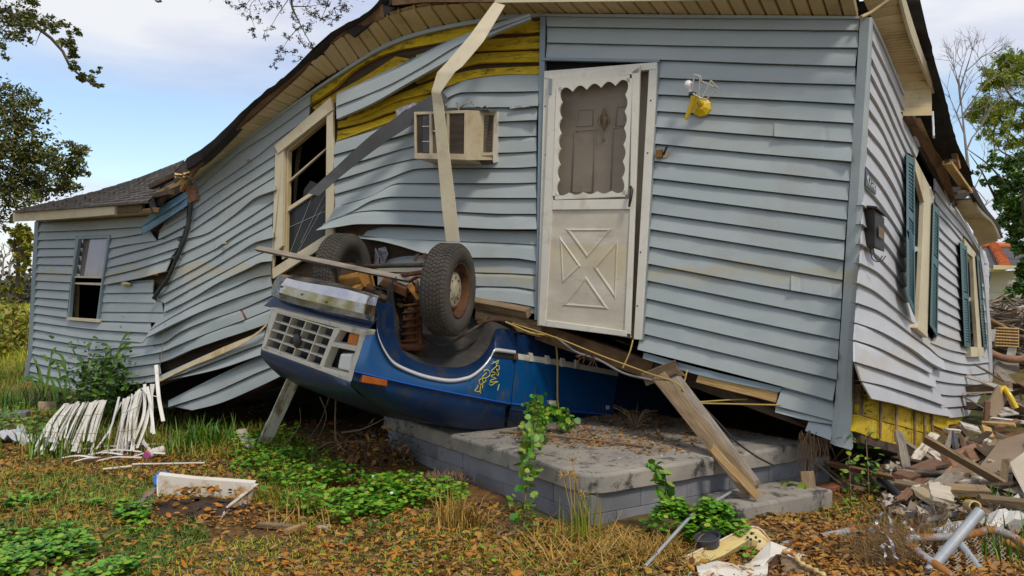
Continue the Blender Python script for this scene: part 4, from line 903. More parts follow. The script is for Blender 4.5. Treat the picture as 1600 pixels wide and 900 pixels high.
# window of the sagging wing
win2 = thing('window', None, None); win2.parent = house
frame_piece(win2, FAC, [(120, 369), (171, 367), (171, 372), (120, 374)], .0, .04, 'trim_blue')
frame_piece(win2, FAC, [(118, 369), (123, 373), (112, 440), (107, 500), (104, 500)], .0, .04, 'trim_blue')
frame_piece(win2, FAC, [(167, 371), (171, 369), (160, 440), (152, 505), (150, 500)], .0, .04, 'trim_blue')
frame_piece(win2, FAC, [(104, 496), (152, 499), (152, 504), (103, 500)], .0, .05, 'cream', 'sill')
frame_piece(win2, FAC, [(114, 431), (160, 432), (160, 435), (114, 434)], -.03, .02, 'cream', 'sash_rail')
frame_piece(win2, FAC, [(114, 441), (158, 442), (158, 446), (114, 444)], -.05, .0, 'cream', 'sash_rail')
slab(FAC, [(123, 374), (167, 372), (160, 432), (114, 431)], -.03, -.025, 'pane', mat('mirror_glass', (.30, .28, .25), (.40, .37, .33), 2, rough=.05, bump=.015, bscale=2, metal=.55, dirt=(.24, .18, .08), damt=.5), win2)
for br in ([(122, 388), (140, 402), (164, 415)], [(130, 418), (150, 408), (166, 401)], [(140, 402), (152, 420), (160, 424)], [(122, 426), (140, 416), (150, 408)], [(146, 374), (158, 384), (166, 388)], [(124, 378), (126, 396), (123, 402)]):
    pass
slab(FAC, [(109, 446), (122, 446), (120, 498), (106, 497)], -.12, -.10, 'torn_curtain', 'oldwood', win2)
# two side windows with louvred shutters
def side_window(casing, jamb, sash, sill):
    w = thing('window', None, None); w.parent = house
    frame_piece(w, SIDE, casing, .0, .04, 'cream'); frame_piece(w, SIDE, jamb, .0, .04, 'cream'); frame_piece(w, SIDE, sill, .0, .07, 'cream', 'sill')
    return w
w3 = side_window([(1430, 246), (1459, 303), (1459, 316), (1444, 316), (1431, 268)], [(1444, 314), (1459, 314), (1456, 420), (1449, 522), (1435, 511), (1440, 420)], None, [(1434, 506), (1450, 521), (1450, 528), (1432, 512)])
slab(SIDE, [(1430, 262), (1446, 312), (1437, 512), (1420, 490), (1424, 380)], -.10, -.09, 'pane', 'glass', w3)
slab(SIDE, [(1431, 262), (1437, 280), (1434, 480), (1428, 488)], -.06, -.02, 'sash_rail', 'vinyl_dark', w3)
slab(SIDE, [(1424, 382), (1441, 389), (1424, 396)], .0, .004, 'broken_pane', 'vinyl_pale', w3)
slab(SIDE, [(1436, 282), (1442, 306), (1434, 500), (1430, 496)], -.05, -.01, 'sash_rail', 'trim_blue', w3)
w4 = side_window([(1507, 372), (1525, 396), (1525, 406), (1508, 392)], [(1520, 396), (1526, 402), (1531, 470), (1536, 544), (1528, 542), (1523, 470)], None, [(1517, 542), (1537, 543), (1538, 557), (1518, 558)])
slab(SIDE, [(1509, 392), (1521, 404), (1528, 470), (1512, 466)], -.05, -.04, 'pane', 'acbeige', w4)
slab(SIDE, [(1513, 470), (1525, 472), (1530, 542), (1518, 541)], -.06, -.05, 'pane', 'glass', w4)
slab(SIDE, [(1511, 464), (1526, 466), (1526, 471), (1512, 470)], -.04, .0, 'sash_rail', 'cream', w4)
def shutter(tl, tr, br, bl, n, gap=(.47, .53), bend=0.0, label=None):
    s = thing('shutter', label, None); s.parent = house
    P = lambda u, v, o=.0: (lambda x, y: SIDE(x, y, o + bend * math.sin(v * 2.2) * (v > .5)))(tl[0] * (1 - u) * (1 - v) + tr[0] * u * (1 - v) + bl[0] * (1 - u) * v + br[0] * u * v, tl[1] * (1 - u) * (1 - v) + tr[1] * u * (1 - v) + bl[1] * (1 - u) * v + br[1] * u * v)
    def bar(u0, u1, v0, v1, o0, o1, nm, n_=6):
        rows = []
        for i in range(n_ + 1):
            v = v0 + (v1 - v0) * i / n_
            rows.append([P(u0, v, o0), P(u0, v, o1), P(u1, v, o1), P(u1, v, o0)])
        m = MB().loft(rows, False, True); m.quad(*rows[0]); m.quad(*rows[-1]); return m.build(nm, 'shutter', s)
    bar(0, .3, 0, 1, .02, .06, 'stile', 10); bar(.86, 1, 0, 1, .02, .06, 'stile', 10)
    for v0, v1 in ((0, .05), gap, (.95, 1)): bar(.3, .86, v0, v1, .02, .058, 'shutter_rail', 2)
    m = MB(); m.quad(P(.3, .02, .022), P(.86, .02, .022), P(.86, .98, .022), P(.3, .98, .022)); m.build('shutter_back', 'black', s)
    spans = [(.055, gap[0] - .01), (gap[1] + .01, .945)]
    for a, b in spans:
        k = int(n * (b - a))
        for i in range(k):
            v = a + (b - a) * (i + .15) / k; dv = (b - a) / k * .62
            m = MB(); m.hexa([P(.3, v, .05), P(.86, v, .05), P(.86, v + dv, .056), P(.3, v + dv, .056)], [P(.3, v + .002, .03), P(.86, v + .002, .03), P(.86, v + dv, .036), P(.3, v + dv, .036)]); m.build('louver', 'shutter', s)
shutter((1416, 240), (1429, 248), (1430, 494), (1417, 462), 44, (.36, .42), .05)
shutter((1458, 316), (1468, 330), (1465, 527), (1453, 508), 40, (.40, .47))
shutter((1500, 378), (1511, 385), (1517, 544), (1507, 541), 40)
shutter((1526, 398), (1531, 403), (1543, 545), (1537, 543), 34)

# ------------------------------------------------------------------ front doorway
slab(FAC, [(851, 92), (1030, 96), (1024, 130), (851, 130)], -.10, -.06, 'door_head_gap', 'black', house)
slab(FAC, [(846, 90), (1030, 93), (1030, 97), (846, 94)], .0, .045, 'door_channel', 'trim_blue', house)
dj = thing('door_frame', None, None); dj.parent = house
slab(FAC, [(850, 112), (860, 111), (852, 509), (839, 509)], .0, .05, 'jamb', 'whitemetal', dj, .003)
slab(FAC, [(850, 111), (1026, 97), (1026, 108), (850, 123)], .0, .055, 'head', 'whitemetal', dj, .003)
slab(FAC, [(1014, 108), (1027, 107), (1002, 531), (990, 530)], .0, .05, 'jamb', 'whitemetal', dj, .003)
slab(FAC, [(1026, 97), (1031, 94), (1006, 532), (1001, 531)], .0, .03, 'jamb', 'trim_blue', dj)
for p in ((852, 166), (853, 242), (848, 385), (845, 461), (1012, 106), (1017, 157), (1012, 239), (1001, 394), (996, 478)): MB().disc(FAC(*p, .049), FAC.normal(p[0]), .006, .004, 10).build('screw', 'black', dj)
fd = thing('front_door', None, None); fd.parent = house
fdm = MB(); 
slab(FAC, [(858, 110), (1016, 100), (994, 530), (846, 505)], -.09, -.05, 'panel', 'frontdoor', fd)
def ridge(poly, w, o, m, parent, surf=FAC, name='moulding', r=.006):
    MB().tube([surf(x, y, o) for x, y in poly + poly[:1]], r, 5).build(name, m, parent)
for poly in ([(904, 172), (927, 171), (926, 196), (902, 197)], [(964, 167), (982, 166), (981, 196), (962, 197)], [(898, 204), (931, 202), (926, 300), (893, 300)], [(958, 200), (981, 198), (977, 300), (954, 300)]): ridge(poly, 2, -.046, 'frontdoor', fd)
kn = MB(); kn.lathe(FAC(944, 188, -.05), FAC.normal(944), [(.045, 0), (.05, .01), (.03, .03), (.012, .04)], 16); kn.tube([FAC(944, 169, -.03), FAC(944, 176, -.02), FAC(944, 205, -.03)], [.006, .016, .008], 8)
kn.tube([FAC(937, 182, -.02), FAC(936, 193, -.005), FAC(944, 202, .0), FAC(952, 193, -.005), FAC(951, 182, -.02)], .007, 6); kn.build('knocker', 'brass', fd)
MB().disc(FAC(943, 219, -.05), FAC.normal(944), .012, .012, 12).build('peephole', 'brass', fd)
sdr = thing('storm_door', None, None); sdr.parent = house
O = .075
slab(FAC, [(858, 120), (1000, 101), (1000, 114), (868, 137)], O - .03, O, 'stile', 'whitemetal', sdr, .004)
slab(FAC, [(858, 121), (869, 122), (863, 330), (852, 510), (841, 508)], O - .03, O, 'stile', 'whitemetal', sdr, .004)
slab(FAC, [(987, 112), (1000, 103), (984, 527), (975, 523), (984, 330)], O - .03, O, 'stile', 'whitemetal', sdr, .004)
slab(FAC, [(854, 500), (977, 517), (985, 527), (852, 510)], O - .03, O + .002, 'stile', 'whitemetal', sdr, .004)
slab(FAC, [(863, 313), (985, 311), (984, 327), (862, 328)], O - .03, O + .003, 'mid_rail', 'whitemetal', sdr, .004)
def scallop(p0, p1, inner, n, amp):
    """edge strip between the straight stile and a wavy inner line"""
    m = MB(); N_ = n * 8; A, B = [], []
    for i in range(N_ + 1):
        t = i / N_; x = p0[0] + (p1[0] - p0[0]) * t; y = p0[1] + (p1[1] - p0[1]) * t
        s = abs(math.sin(math.pi * t * n))
        ax, ay = inner; A.append((x - ax * 4, y - ay * 4)); B.append((x + ax * (amp * (1 - s) + 2), y + ay * (amp * (1 - s) + 2)))
    fa = [FAC(*p, O + .004) for p in A]; fb = [FAC(*p, O + .004) for p in B]
    m.loft([fa, fb], False); m.loft([fb, [p - FAC.normal(900) * .02 for p in fb]], False)
    m.build('scalloped_trim', 'whitemetal', sdr)
scallop((872, 136), (984, 121), (0, 1), 5, 8); scallop((873, 136), (867, 306), (1, 0), 7, 4); scallop((984, 122), (977, 304), (-1, 0), 7, 4); scallop((867, 308), (977, 303), (0, -1), 5, 4)
slab(FAC, [(868, 132), (988, 117), (978, 306), (864, 308)], O - .02, O - .016, 'screen', mat('insect_screen', (.14, .115, .085), (.18, .15, .11), 30, rough=.8, bump=0, alpha=.16), sdr)
slab(FAC, [(862, 328), (985, 327), (977, 519), (853, 502)], O - .025, O - .012, 'kick_panel', 'doorpanel', sdr)
for tri in ([(882, 357), (958, 357), (917, 405)], [(877, 478), (952, 484), (915, 430)], [(874, 368), (908, 416), (878, 445)], [(966, 372), (926, 418), (962, 470)]):
    m = MB(); c = Vector((sum(p[0] for p in tri) / 3, sum(p[1] for p in tri) / 3))
    o_ = [FAC(*p, O - .012) for p in tri]; i_ = [FAC(c.x + (p[0] - c.x) * .86, c.y + (p[1] - c.y) * .86, O - .005) for p in tri]; j_ = [FAC(c.x + (p[0] - c.x) * .70, c.y + (p[1] - c.y) * .70, O - .0118) for p in tri]
    for r0, r1 in ((o_, i_), (i_, j_)): m.loft([r0 + r0[:1], r1 + r1[:1]], False)
    m.add(j_, [(0, 1, 2)]); m.build('moulding', 'doorpanel', sdr)
MB().tube([FAC(985, 292, O + .01), FAC(987, 297, O + .05), FAC(985, 312, O + .06), FAC(983, 323, O + .04)], [.012, .014, .012, .008], 8).build('handle', 'blackplastic', sdr)
slab(FAC, [(857, 123), (862, 123), (861, 147), (857, 147)], O, O + .012, 'hinge', 'trim_blue', sdr)
slab(FAC, [(980, 521), (985, 522), (985, 527), (980, 526)], O + .002, O + .004, 'bottom_clip', 'rust', sdr)

# skirting of yellow boards under the side wall
sk = [(1344, 622), (1377, 630), (1401, 637), (1429, 645), (1444, 650), (1456, 654), (1472, 658), (1500, 655)]
skb = [(1336, 674), (1374, 688), (1400, 694), (1430, 702), (1446, 706), (1457, 709), (1470, 709), (1474, 700)]
for i in range(6):
    (a, b), (c, d) = (sk[i], sk[i + 1]), (skb[i], skb[i + 1])
    md0 = ((a[0] + c[0]) / 2, a[1] * .52 + c[1] * .48); md1 = ((b[0] + d[0]) / 2, b[1] * .52 + d[1] * .48)
    slab(SIDE, [(a[0] + 1, a[1] - 8), (b[0], b[1] - 8), (md1[0], md1[1] - .6), (md0[0] + 1, md0[1] - .6)], -.05, -.02 - .004 * (i % 2), 'yellow_board', 'yellow', house)
    slab(SIDE, [(md0[0] + 1, md0[1] + 1), (md1[0], md1[1] + 1), d, (c[0] + 1, c[1])], -.05, -.014 - .004 * (i % 3), 'yellow_board', 'yellow', house)
    if i: MB().tube([SIDE(a[0], a[1] - 14, .0), SIDE((a[0] + c[0]) / 2, (a[1] + c[1]) / 2, .006), SIDE(c[0] + random.uniform(-2, 2), c[1] + random.uniform(-6, 3), .01)], [.014, .012, .009], 6).build('lath', 'oldwood', house)
slab(SIDE, [(1456, 640), (1486, 651), (1480, 674), (1458, 664)], -.02, .0, 'yellow_board', 'yellow', house); slab(SIDE, [(1487, 652), (1512, 651), (1513, 658), (1484, 664)], -.02, .0, 'yellow_board', 'yellow', house)
slab(SIDE, [(1345, 600), (1351, 600), (1347, 672), (1340, 672)], -.08, -.02, 'sill_post', 'oldwood', house)
for a, b, w_ in (((1336, 680), (1440, 712), .1), ((1400, 694), (1474, 712), .06)): beam(SIDE(*a, -.06), SIDE(*b, -.06), .08, w_, 'sill_beam', 'darkwood', parent=house, rough=.01)
# rotten sill beams under the front
for a, b, w_, mm, o in (((840, 516), (1020, 578), .14, 'fasciawood', -.12), ((1010, 565), (1300, 668), .12, 'darkwood', -.14), ((745, 488), (850, 516), .12, 'oldwood', -.08), ((1095, 588), (1215, 618), .09, 'freshwood', -.05), ((1010, 592), (1060, 572), .10, 'oldwood', .05)):
    beam(FAC(*a, o), FAC(*b, o), .10, w_, 'sill_beam', mm, parent=house, rough=.02)
# black drain hose that fell across the crack
MB().tube(resample([FAC(x, y, .05) for x, y in ((298, 300), (297, 330), (292, 362), (281, 392), (271, 415), (262, 436), (250, 452), (240, 466))], 30), [.019 + .004 * (i % 4 == 0) for i in range(31)], 8).build('drain_hose', 'cable', house)
for p in ((281, 376), (272, 404)): MB().lathe(FAC(*p, .05), FAC.along(280) * .4 + Vector((0, 0, .8)), [(.026, 0), (.03, .01), (.026, .03)], 10).build('hose_clamp', 'vinyl_dark', house)
slab(FAC, [(288, 290), (302, 288), (306, 312), (294, 318)], .02, .07, 'junction_plate', 'redwood', house, .006)
slab(FAC, [(374, 464), (380, 462), (386, 498), (379, 500)], -.02, -.005, 'sheathing_panel', 'redwood', house)
for i, (x, y, s) in enumerate(((196, 444, 9), (242, 428, 6), (352, 380, 4), (268, 326, 5), (286, 326, 4), (388, 250, 4), (572, 414, 8))):
    m = MB(); pts = [FAC(x + s * math.cos(a) * random.uniform(.6, 1.2), y + s * .5 * math.sin(a) * random.uniform(.6, 1.2), random.uniform(.02, .05)) for a in np.linspace(0, 6.28, 8)[:-1]]
    m.add(pts + [FAC(x, y, .07)], [(j, (j + 1) % 7, 7) for j in range(7)]); m.build('torn_insulation', 'strawtrim', house)
for poly in ([(590, 388), (602, 385), (606, 396), (600, 412), (594, 412)], [(586, 386), (592, 400), (590, 424), (584, 420)]): slab(FAC, poly, .0, .02, 'torn_insulation', 'foil', house, .004)
m = MB(); 
A = [FAC(x, y, .03 + random.uniform(-.01, .03)) for x, y in ((618, 172), (630, 166), (645, 160), (652, 162), (640, 172), (625, 184), (620, 182))]; m.add(A + [FAC(634, 171, .07)], [(j, (j + 1) % 7, 7) for j in range(7)]); m.build('torn_insulation', 'foil', house)
ribbon(FAC, [(796, 166), (812, 165), (826, 165)], [(797, 170), (812, 168), (828, 167)], .04, .05, .004, 'torn_foil', 'foil', house, n=6)

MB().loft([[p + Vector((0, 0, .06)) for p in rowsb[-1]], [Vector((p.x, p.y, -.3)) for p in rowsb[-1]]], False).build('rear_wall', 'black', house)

# ------------------------------------------------------------------ the truck on its roof
truck = thing('pickup_truck', 'overturned blue pickup truck lying on its roof, crushed under the house', 'truck')
NC = Vector((-.996, 6.2)); LD, WD = Vector((.72, .69)).normalized(), Vector((-.69, .72)).normalized()
SD = Surf([NC - LD * .3, NC + LD * 4.2], plan=True)      # its near flank
FR = Surf([NC + WD * 1.7, NC - WD * .25], plan=True)     # its nose
def rowpts(line, n, surf, o): 
    R = resample([(x, y, q) for (x, y), q in zip(line, o if isinstance(o, (list, tuple)) else [o] * len(line))], n)
    return [surf(*p) for p in R]
arch = [(574, 517), (589, 514), (595, 537), (612, 565), (640, 580), (675, 591), (705, 595), (730, 591), (752, 577), (767, 560), (775, 546), (806, 550)]
def byx(line, n):                                       # sample by equal share of x (they then face one another)
    R = resample(line, 200); xs_ = [p[0] for p in R]; x0_, x1_ = xs_[0], xs_[-1]; out = []
    for i in range(n + 1):
        x = x0_ + (x1_ - x0_) * i / n
        j = min(range(len(xs_)), key=lambda q: abs(xs_[q] - x)); out.append((R[j][0], R[j][1]))
    return out
NF = 60
top = [(574 + (806 - 574) * i / NF, pchip([574, 586, 592, 600, 612, 640, 675, 705, 730, 752, 764, 775, 806], [517, 514, 528, 546, 565, 580, 591, 595, 591, 577, 562, 546, 550])(574 + (806 - 574) * i / NF)) for i in range(NF + 1)]
mid_ = sample([(553, 579), (640, 599), (798, 630)], NF); cre = sample([(551, 592), (602, 604), (790, 637)], NF); bot = sample([(547, 602), (577, 627), (620, 645), (695, 665), (787, 680)], NF)
m = MB(); rows_ = []
for u in (0, .25, .5, .75, 1): rows_.append([SD(a[0] + (b[0] - a[0]) * u, a[1] + (b[1] - a[1]) * u, .0 + .035 * math.sin(u * 1.6)) for a, b in zip(top, mid_)])
m.loft(rows_, True); m.build('fender', 'truckblue', truck)
m = MB(); s2 = [SD(x, y + 1.6, .040) for x, y in mid_]; m.loft([[SD(*p, .040) for p in mid_], s2], True); m.build('pinstripe', 'stripe', truck)
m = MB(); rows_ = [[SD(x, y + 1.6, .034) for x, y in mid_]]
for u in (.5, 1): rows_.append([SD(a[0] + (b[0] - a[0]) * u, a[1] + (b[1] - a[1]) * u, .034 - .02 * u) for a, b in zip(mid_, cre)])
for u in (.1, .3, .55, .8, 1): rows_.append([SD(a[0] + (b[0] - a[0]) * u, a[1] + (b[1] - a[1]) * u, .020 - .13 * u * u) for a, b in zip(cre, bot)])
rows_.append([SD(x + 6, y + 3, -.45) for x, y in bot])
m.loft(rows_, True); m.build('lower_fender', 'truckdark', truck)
m = MB(); m.tube([SD(*p, .012 - .03) for p in cre], .008, 5); m.build('body_crease', 'truckdark', truck)
# chrome lip of the wheel arch, carried back along the flank
tr = [(589, 514), (591, 524), (596, 538), (604, 553), (614, 566), (640, 580), (675, 591), (705, 595), (730, 591), (752, 577), (766, 560), (774, 547), (806, 551)]
m = MB(); R = resample(tr, 60)
m.loft([[SD(p.x + dx * 0, p.y - 2.5 * 0 + dy, o) for p in R] for dx, dy, o in ((0, -3.4, .0), (0, -2.4, .030), (0, 0, .036), (0, 2.4, .030), (0, 3.6, .0))], True); m.build('arch_trim', 'silver', truck)
slab(SD, [(777, 549), (806, 554), (806, 562), (768, 558)], .0, .016, 'side_moulding', 'blackplastic', truck, .003)
# dark rolled flange and the dusty wheel well behind it
fl_in = [(606, 470), (609, 505), (617, 535), (632, 553), (650, 564), (680, 572), (712, 574), (740, 566), (760, 547), (770, 527), (775, 514), (784, 513), (812, 521)]
fl_out = [(590, 472), (588, 514), (595, 537), (612, 565), (640, 580), (675, 591), (705, 595), (730, 591), (752, 577), (767, 560), (774, 546), (788, 547), (806, 550)]
A = rowpts(fl_out, 60, SD, .0); B = rowpts(fl_in, 60, SD, -.06)
mm_ = [a + (b - a) * .5 + Vector((0, 0, .0)) - Vector((0, 0, .02)) for a, b in zip(A, B)]
m = MB().loft([A, [a + (b - a) * .2 for a, b in zip(A, B)], mm_, B, [p + Vector((.03, .04, -.03)) for p in B]], True); m.build('inner_fender', 'truckdark', truck)
well = [(604, 450), (606, 505), (620, 540), (640, 552), (660, 558), (690, 561), (715, 555), (738, 540), (752, 520), (760, 502), (765, 496), (775, 498), (806, 505)]
deep = [(620, 430), (622, 470), (632, 500), (646, 515), (664, 522), (690, 522), (712, 515), (730, 502), (742, 492), (750, 486), (756, 484), (770, 484), (800, 492)]
m = MB().loft([[p + Vector((.03, .04, -.03)) for p in B], rowpts(well, 60, SD, -.16), rowpts(well, 60, SD, -.30), rowpts(deep, 60, SD, -.55)], True); m.build('wheel_well', 'liner', truck)
# door, rocker, rear flank
d0 = [(808, 522), (860, 528), (964, 556)]; d1 = [(806, 553), (860, 561), (966, 583)]; d2 = [(799, 630), (870, 640), (957, 648)]; d3 = [(789, 679), (868, 672), (952, 660)]
m = MB(); n_ = 16
def lerprows(a, b, us, of):
    A_, B_ = sample(a, n_), sample(b, n_); return [[SD(p[0] + (q[0] - p[0]) * u, p[1] + (q[1] - p[1]) * u, of(u)) for p, q in zip(A_, B_)] for u in us]
door = thing('door', None, None); door.parent = truck
m = MB().loft(lerprows(d1, d2, (0, .25, .5, .75, 1), lambda u: .008 + .03 * math.sin(u * 1.6)), True); m.loft([[SD(806 - 7 * i / 8, 553 + 77 * i / 8, .02) for i in range(9)], [SD(806 - 7 * i / 8, 553 + 77 * i / 8, -.08) for i in range(9)]], False); m.build('door_skin', 'truckblue', door)
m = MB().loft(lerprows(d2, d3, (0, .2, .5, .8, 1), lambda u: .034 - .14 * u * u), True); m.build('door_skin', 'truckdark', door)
m = MB().loft([[SD(x, y - 1, .042) for x, y in sample(d2, n_)], [SD(x, y + 1.2, .042) for x, y in sample(d2, n_)]], True); m.build('pinstripe', 'stripe', door)
m = MB().loft([[SD(x, y + 8, .032) for x, y in sample(d2, n_)], [SD(x, y + 10, .032) for x, y in sample(d2, n_)]], True); m.build('pinstripe', 'truckblue', door)
m = MB().loft(lerprows(d0, d1, (0, .4, .6, 1), lambda u: -.03 + .03 * u), True); m.build('rocker_panel', 'truckdark', door)
m = MB().loft(lerprows([(806, 552), (860, 560), (966, 580)], [(806, 561), (860, 569), (966, 588)], (0, .5, 1), lambda u: .014 + .006 * math.sin(3.14 * u)), True); m.build('side_moulding', 'grille', door)
for x, y in ((830, 558), (856, 562), (880, 566), (902, 569)): slab(SD, [(x - 3, y - 7), (x + 3, y - 6), (x + 4, y + 7), (x - 2, y + 7)], .012, .03, 'moulding_clip', 'grille', door, .003)
slab(SD, [(857, 626), (872, 626), (871, 633), (859, 632)], .03, .055, 'handle', 'grille', door, .004)
slab(SD, [(916, 656), (934, 657), (944, 652), (944, 660), (934, 662), (917, 660)], -.02, .02, 'mirror_bracket', 'grille', door, .004)
slab(SD, [(948, 634), (953, 634), (953, 640), (948, 640)], .03, .045, 'lock', 'grille', door, .003)
slab(SD, [(804, 553), (810, 552), (810, 562), (804, 562)], .015, .04, 'hinge', 'rust', truck, .003)
q0_, q1_ = [(968, 558), (1090, 596)], [(968, 584), (1090, 612)]; q2_, q3_ = [(960, 648), (1090, 664)], [(954, 660), (1090, 684)]
m = MB(); n_ = 6; m.loft(lerprows(q0_, q2_, (0, .3, .6, 1), lambda u: .0), True); m.loft(lerprows(q2_, q3_, (0, 1), lambda u: -.02 * u), True); m.build('cargo_side', 'truckdark', truck)
# underbody turned to the sky
m = MB(); ub = [SD(x, y, -.03) for x, y in ((806, 521), (860, 528), (964, 556), (1090, 596))]
m.loft([ub, [p + Vector((WD.x, WD.y, 0)) * .5 + Vector((0, 0, .04)) for p in ub], [p + Vector((WD.x, WD.y, 0)) * 1.3 + Vector((0, 0, -.03)) for p in ub]], True); m.build('floor_pan', 'grime', truck)
# nose: panel, grille, lamps
def rowF(pts, o, n=12): return [FR(*p, o) for p in sample(pts, n)]
slab(FR, [(425, 481), (500, 499), (574, 516), (549, 597), (480, 571), (409, 546)], -.10, -.085, 'nose_back', 'blackplastic', truck)
bez = 'grille'
slab(FR, [(424, 480), (574, 516), (572, 522), (523, 511), (434, 488), (421, 485)], -.05, .02, 'nose_panel', bez, truck, .004)
slab(FR, [(411, 543), (500, 574), (549, 590), (547, 598), (480, 574), (408, 550)], -.05, .02, 'nose_panel', bez, truck, .004)
slab(FR, [(425, 482), (434, 488), (414, 542), (408, 546)], -.05, .02, 'nose_panel', bez, truck, .004)
slab(FR, [(522, 512), (533, 513), (521, 534), (504, 576), (498, 573)], -.05, .022, 'lamp_bezel', bez, truck, .004)
slab(FR, [(563, 517), (574, 516), (549, 597), (541, 592), (556, 545)], -.05, .022, 'lamp_bezel', bez, truck, .004)
slab(FR, [(519, 534), (557, 541), (555, 549), (516, 541)], -.05, .024, 'lamp_bezel', bez, truck, .004)
slab(FR, [(531, 511), (566, 519), (564, 524), (529, 515)], -.05, .024, 'lamp_bezel', bez, truck, .004)
slab(FR, [(503, 573), (545, 585), (543, 591), (500, 579)], -.05, .024, 'lamp_bezel', bez, truck, .004)
gr = thing('grille', None, None); gr.parent = truck
TL, TR, BR_, BL_ = (434, 488), (523, 514), (500, 573), (413, 541)
def gp(u, v): return (TL[0] * (1 - u) * (1 - v) + TR[0] * u * (1 - v) + BL_[0] * (1 - u) * v + BR_[0] * u * v, TL[1] * (1 - u) * (1 - v) + TR[1] * u * (1 - v) + BL_[1] * (1 - u) * v + BR_[1] * u * v)
for i in range(5):
    v = i / 4; slab(FR, [gp(0, v - .014), gp(1, v - .014), gp(1, v + .024), gp(0, v + .024)], -.02, .016 + .002 * (i % 2), 'bar', bez, gr, .002)
for i in range(5):
    u = i / 4; slab(FR, [gp(u - .008, 0), gp(u + .010, 0), gp(u + .010, 1), gp(u - .008, 1)], -.055, .010, 'bar', bez, gr, .002)
MB().lathe(FR(*gp(.5, .56), .01), FR.normal(460), [(.05, 0), (.058, .012), (.05, .02), (.0, .022)], 20).build('badge', 'blackplastic', gr)
lmp = MB(); slab(FR, [(531, 552), (551, 552), (546, 581), (526, 576)], -.07, -.004, 'headlight', 'lamp', truck, .018)
slab(FR, [(519, 543), (556, 551), (545, 588), (504, 575)], -.084, -.078, 'lamp_bucket', 'blackplastic', truck)
slab(FR, [(522, 543), (528, 543), (520, 578), (506, 574)], -.085, -.075, 'lamp_bucket', 'truckdark', truck)
slab(FR, [(532, 515), (544, 518), (538, 538), (524, 533)], -.085, -.075, 'lamp_bucket', 'truckdark', truck)
slab(FR, [(546, 520), (562, 523), (556, 540), (542, 536)], -.06, -.012, 'turn_signal', 'amberbright', truck, .006)
slab(FR, [(424, 487), (431, 487), (426, 497), (420, 496)], -.03, .005, 'turn_signal', 'amber', truck, .004)
slab(FR, [(416, 508), (421, 509), (413, 534), (411, 532)], -.03, .01, 'lamp_bucket', 'blackplastic', truck, .003)
m = MB(); sm_ = [(568, 586), (606, 594), (605, 604), (566, 598)]
slab(SD, sm_, -.02, .05, 'marker_lamp', 'amber', truck, .006)
# valance and hood
m = MB()
m.loft([rowF([(412, 478), (500, 498), (574, 518)], -.03), rowF([(430, 462), (505, 488), (585, 505)], -.04), rowF([(435, 455), (505, 478), (590, 497)], -.3)], True); m.build('valance', 'truckdark', truck)
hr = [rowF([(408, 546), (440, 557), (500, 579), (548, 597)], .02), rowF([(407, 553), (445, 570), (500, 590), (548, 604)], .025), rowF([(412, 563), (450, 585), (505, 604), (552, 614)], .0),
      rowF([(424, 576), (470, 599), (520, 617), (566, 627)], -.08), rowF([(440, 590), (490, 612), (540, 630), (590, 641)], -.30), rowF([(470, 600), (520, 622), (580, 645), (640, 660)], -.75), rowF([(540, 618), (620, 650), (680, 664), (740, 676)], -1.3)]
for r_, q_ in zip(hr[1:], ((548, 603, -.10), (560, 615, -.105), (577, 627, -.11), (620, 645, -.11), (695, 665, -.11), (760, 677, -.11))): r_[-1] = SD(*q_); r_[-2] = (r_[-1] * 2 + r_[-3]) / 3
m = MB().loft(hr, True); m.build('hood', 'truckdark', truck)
m = MB().loft([rowF([(408, 546), (440, 557), (500, 579), (548, 597)], .02), rowF([(409, 543), (440, 554), (500, 575), (549, 593)], -.05)], True); m.build('hood_edge', 'truckdark', truck)
m = MB(); m.loft([rowpts([(572, 517), (549, 597)], 6, FR, .02), rowpts([(576, 517), (553, 582), (547, 602)], 6, SD, .0)], True); m.build('fender_edge', 'truckblue', truck)
# bumper: faceted, dented chrome bar wrapped at its ends
b_lines = [([(444, 430), (470, 432), (540, 446), (592, 462)], -.02), ([(436, 429), (447, 434), (540, 452), (590, 466)], .10), ([(428, 440), (440, 444), (530, 466), (587, 478)], .15), ([(424, 452), (440, 458), (525, 480), (585, 494)], .15), ([(424, 460), (440, 468), (522, 489), (584, 502)], .09), ([(428, 464), (445, 472), (524, 492), (584, 505)], -.02)]
NB = 40; m = MB(); rows_ = []
for q, (ln, o) in enumerate(b_lines):
    S_ = sample(ln, NB); rows_.append([FR(x, y, o * min(1, (i + .6) / 3.0) * (1 if i < NB - 3 else max(.35, (NB - i) / 3.6)) + .004 * mnoise.noise(Vector((i * .25, q * 1.7, 3)))) for i, (x, y) in enumerate(S_)])
for a, b in zip(rows_, rows_[1:]): m.loft([a, [(p + q) / 2 + Vector((0, 0, 0)) for p, q in zip(a, b)], b], False)
bm_ = m.build('bumper', 'chrome', truck, .006)
e_ = [r[-1] for r in rows_]
m = MB(); bp_ = [Vector(p) for p in e_]; m.loft([bp_, [p + Vector((LD.x, LD.y, 0)) * .05 + Vector((WD.x, WD.y, 0)) * .05 for p in bp_]], False); m.build('bumper_end', 'chrome', truck, .006)
e0_ = [r[0] for r in rows_]; m = MB().loft([e0_, [p + Vector((LD.x, LD.y, 0)) * .12 for p in e0_]], False); m.build('bumper_end', 'chrome', truck)
for x, y in ((440, 448), (472, 460), (510, 472)): MB().disc(FR(x, y, .15), FR.normal(x), .007, .008, 10).build('bolt', 'grime', truck)
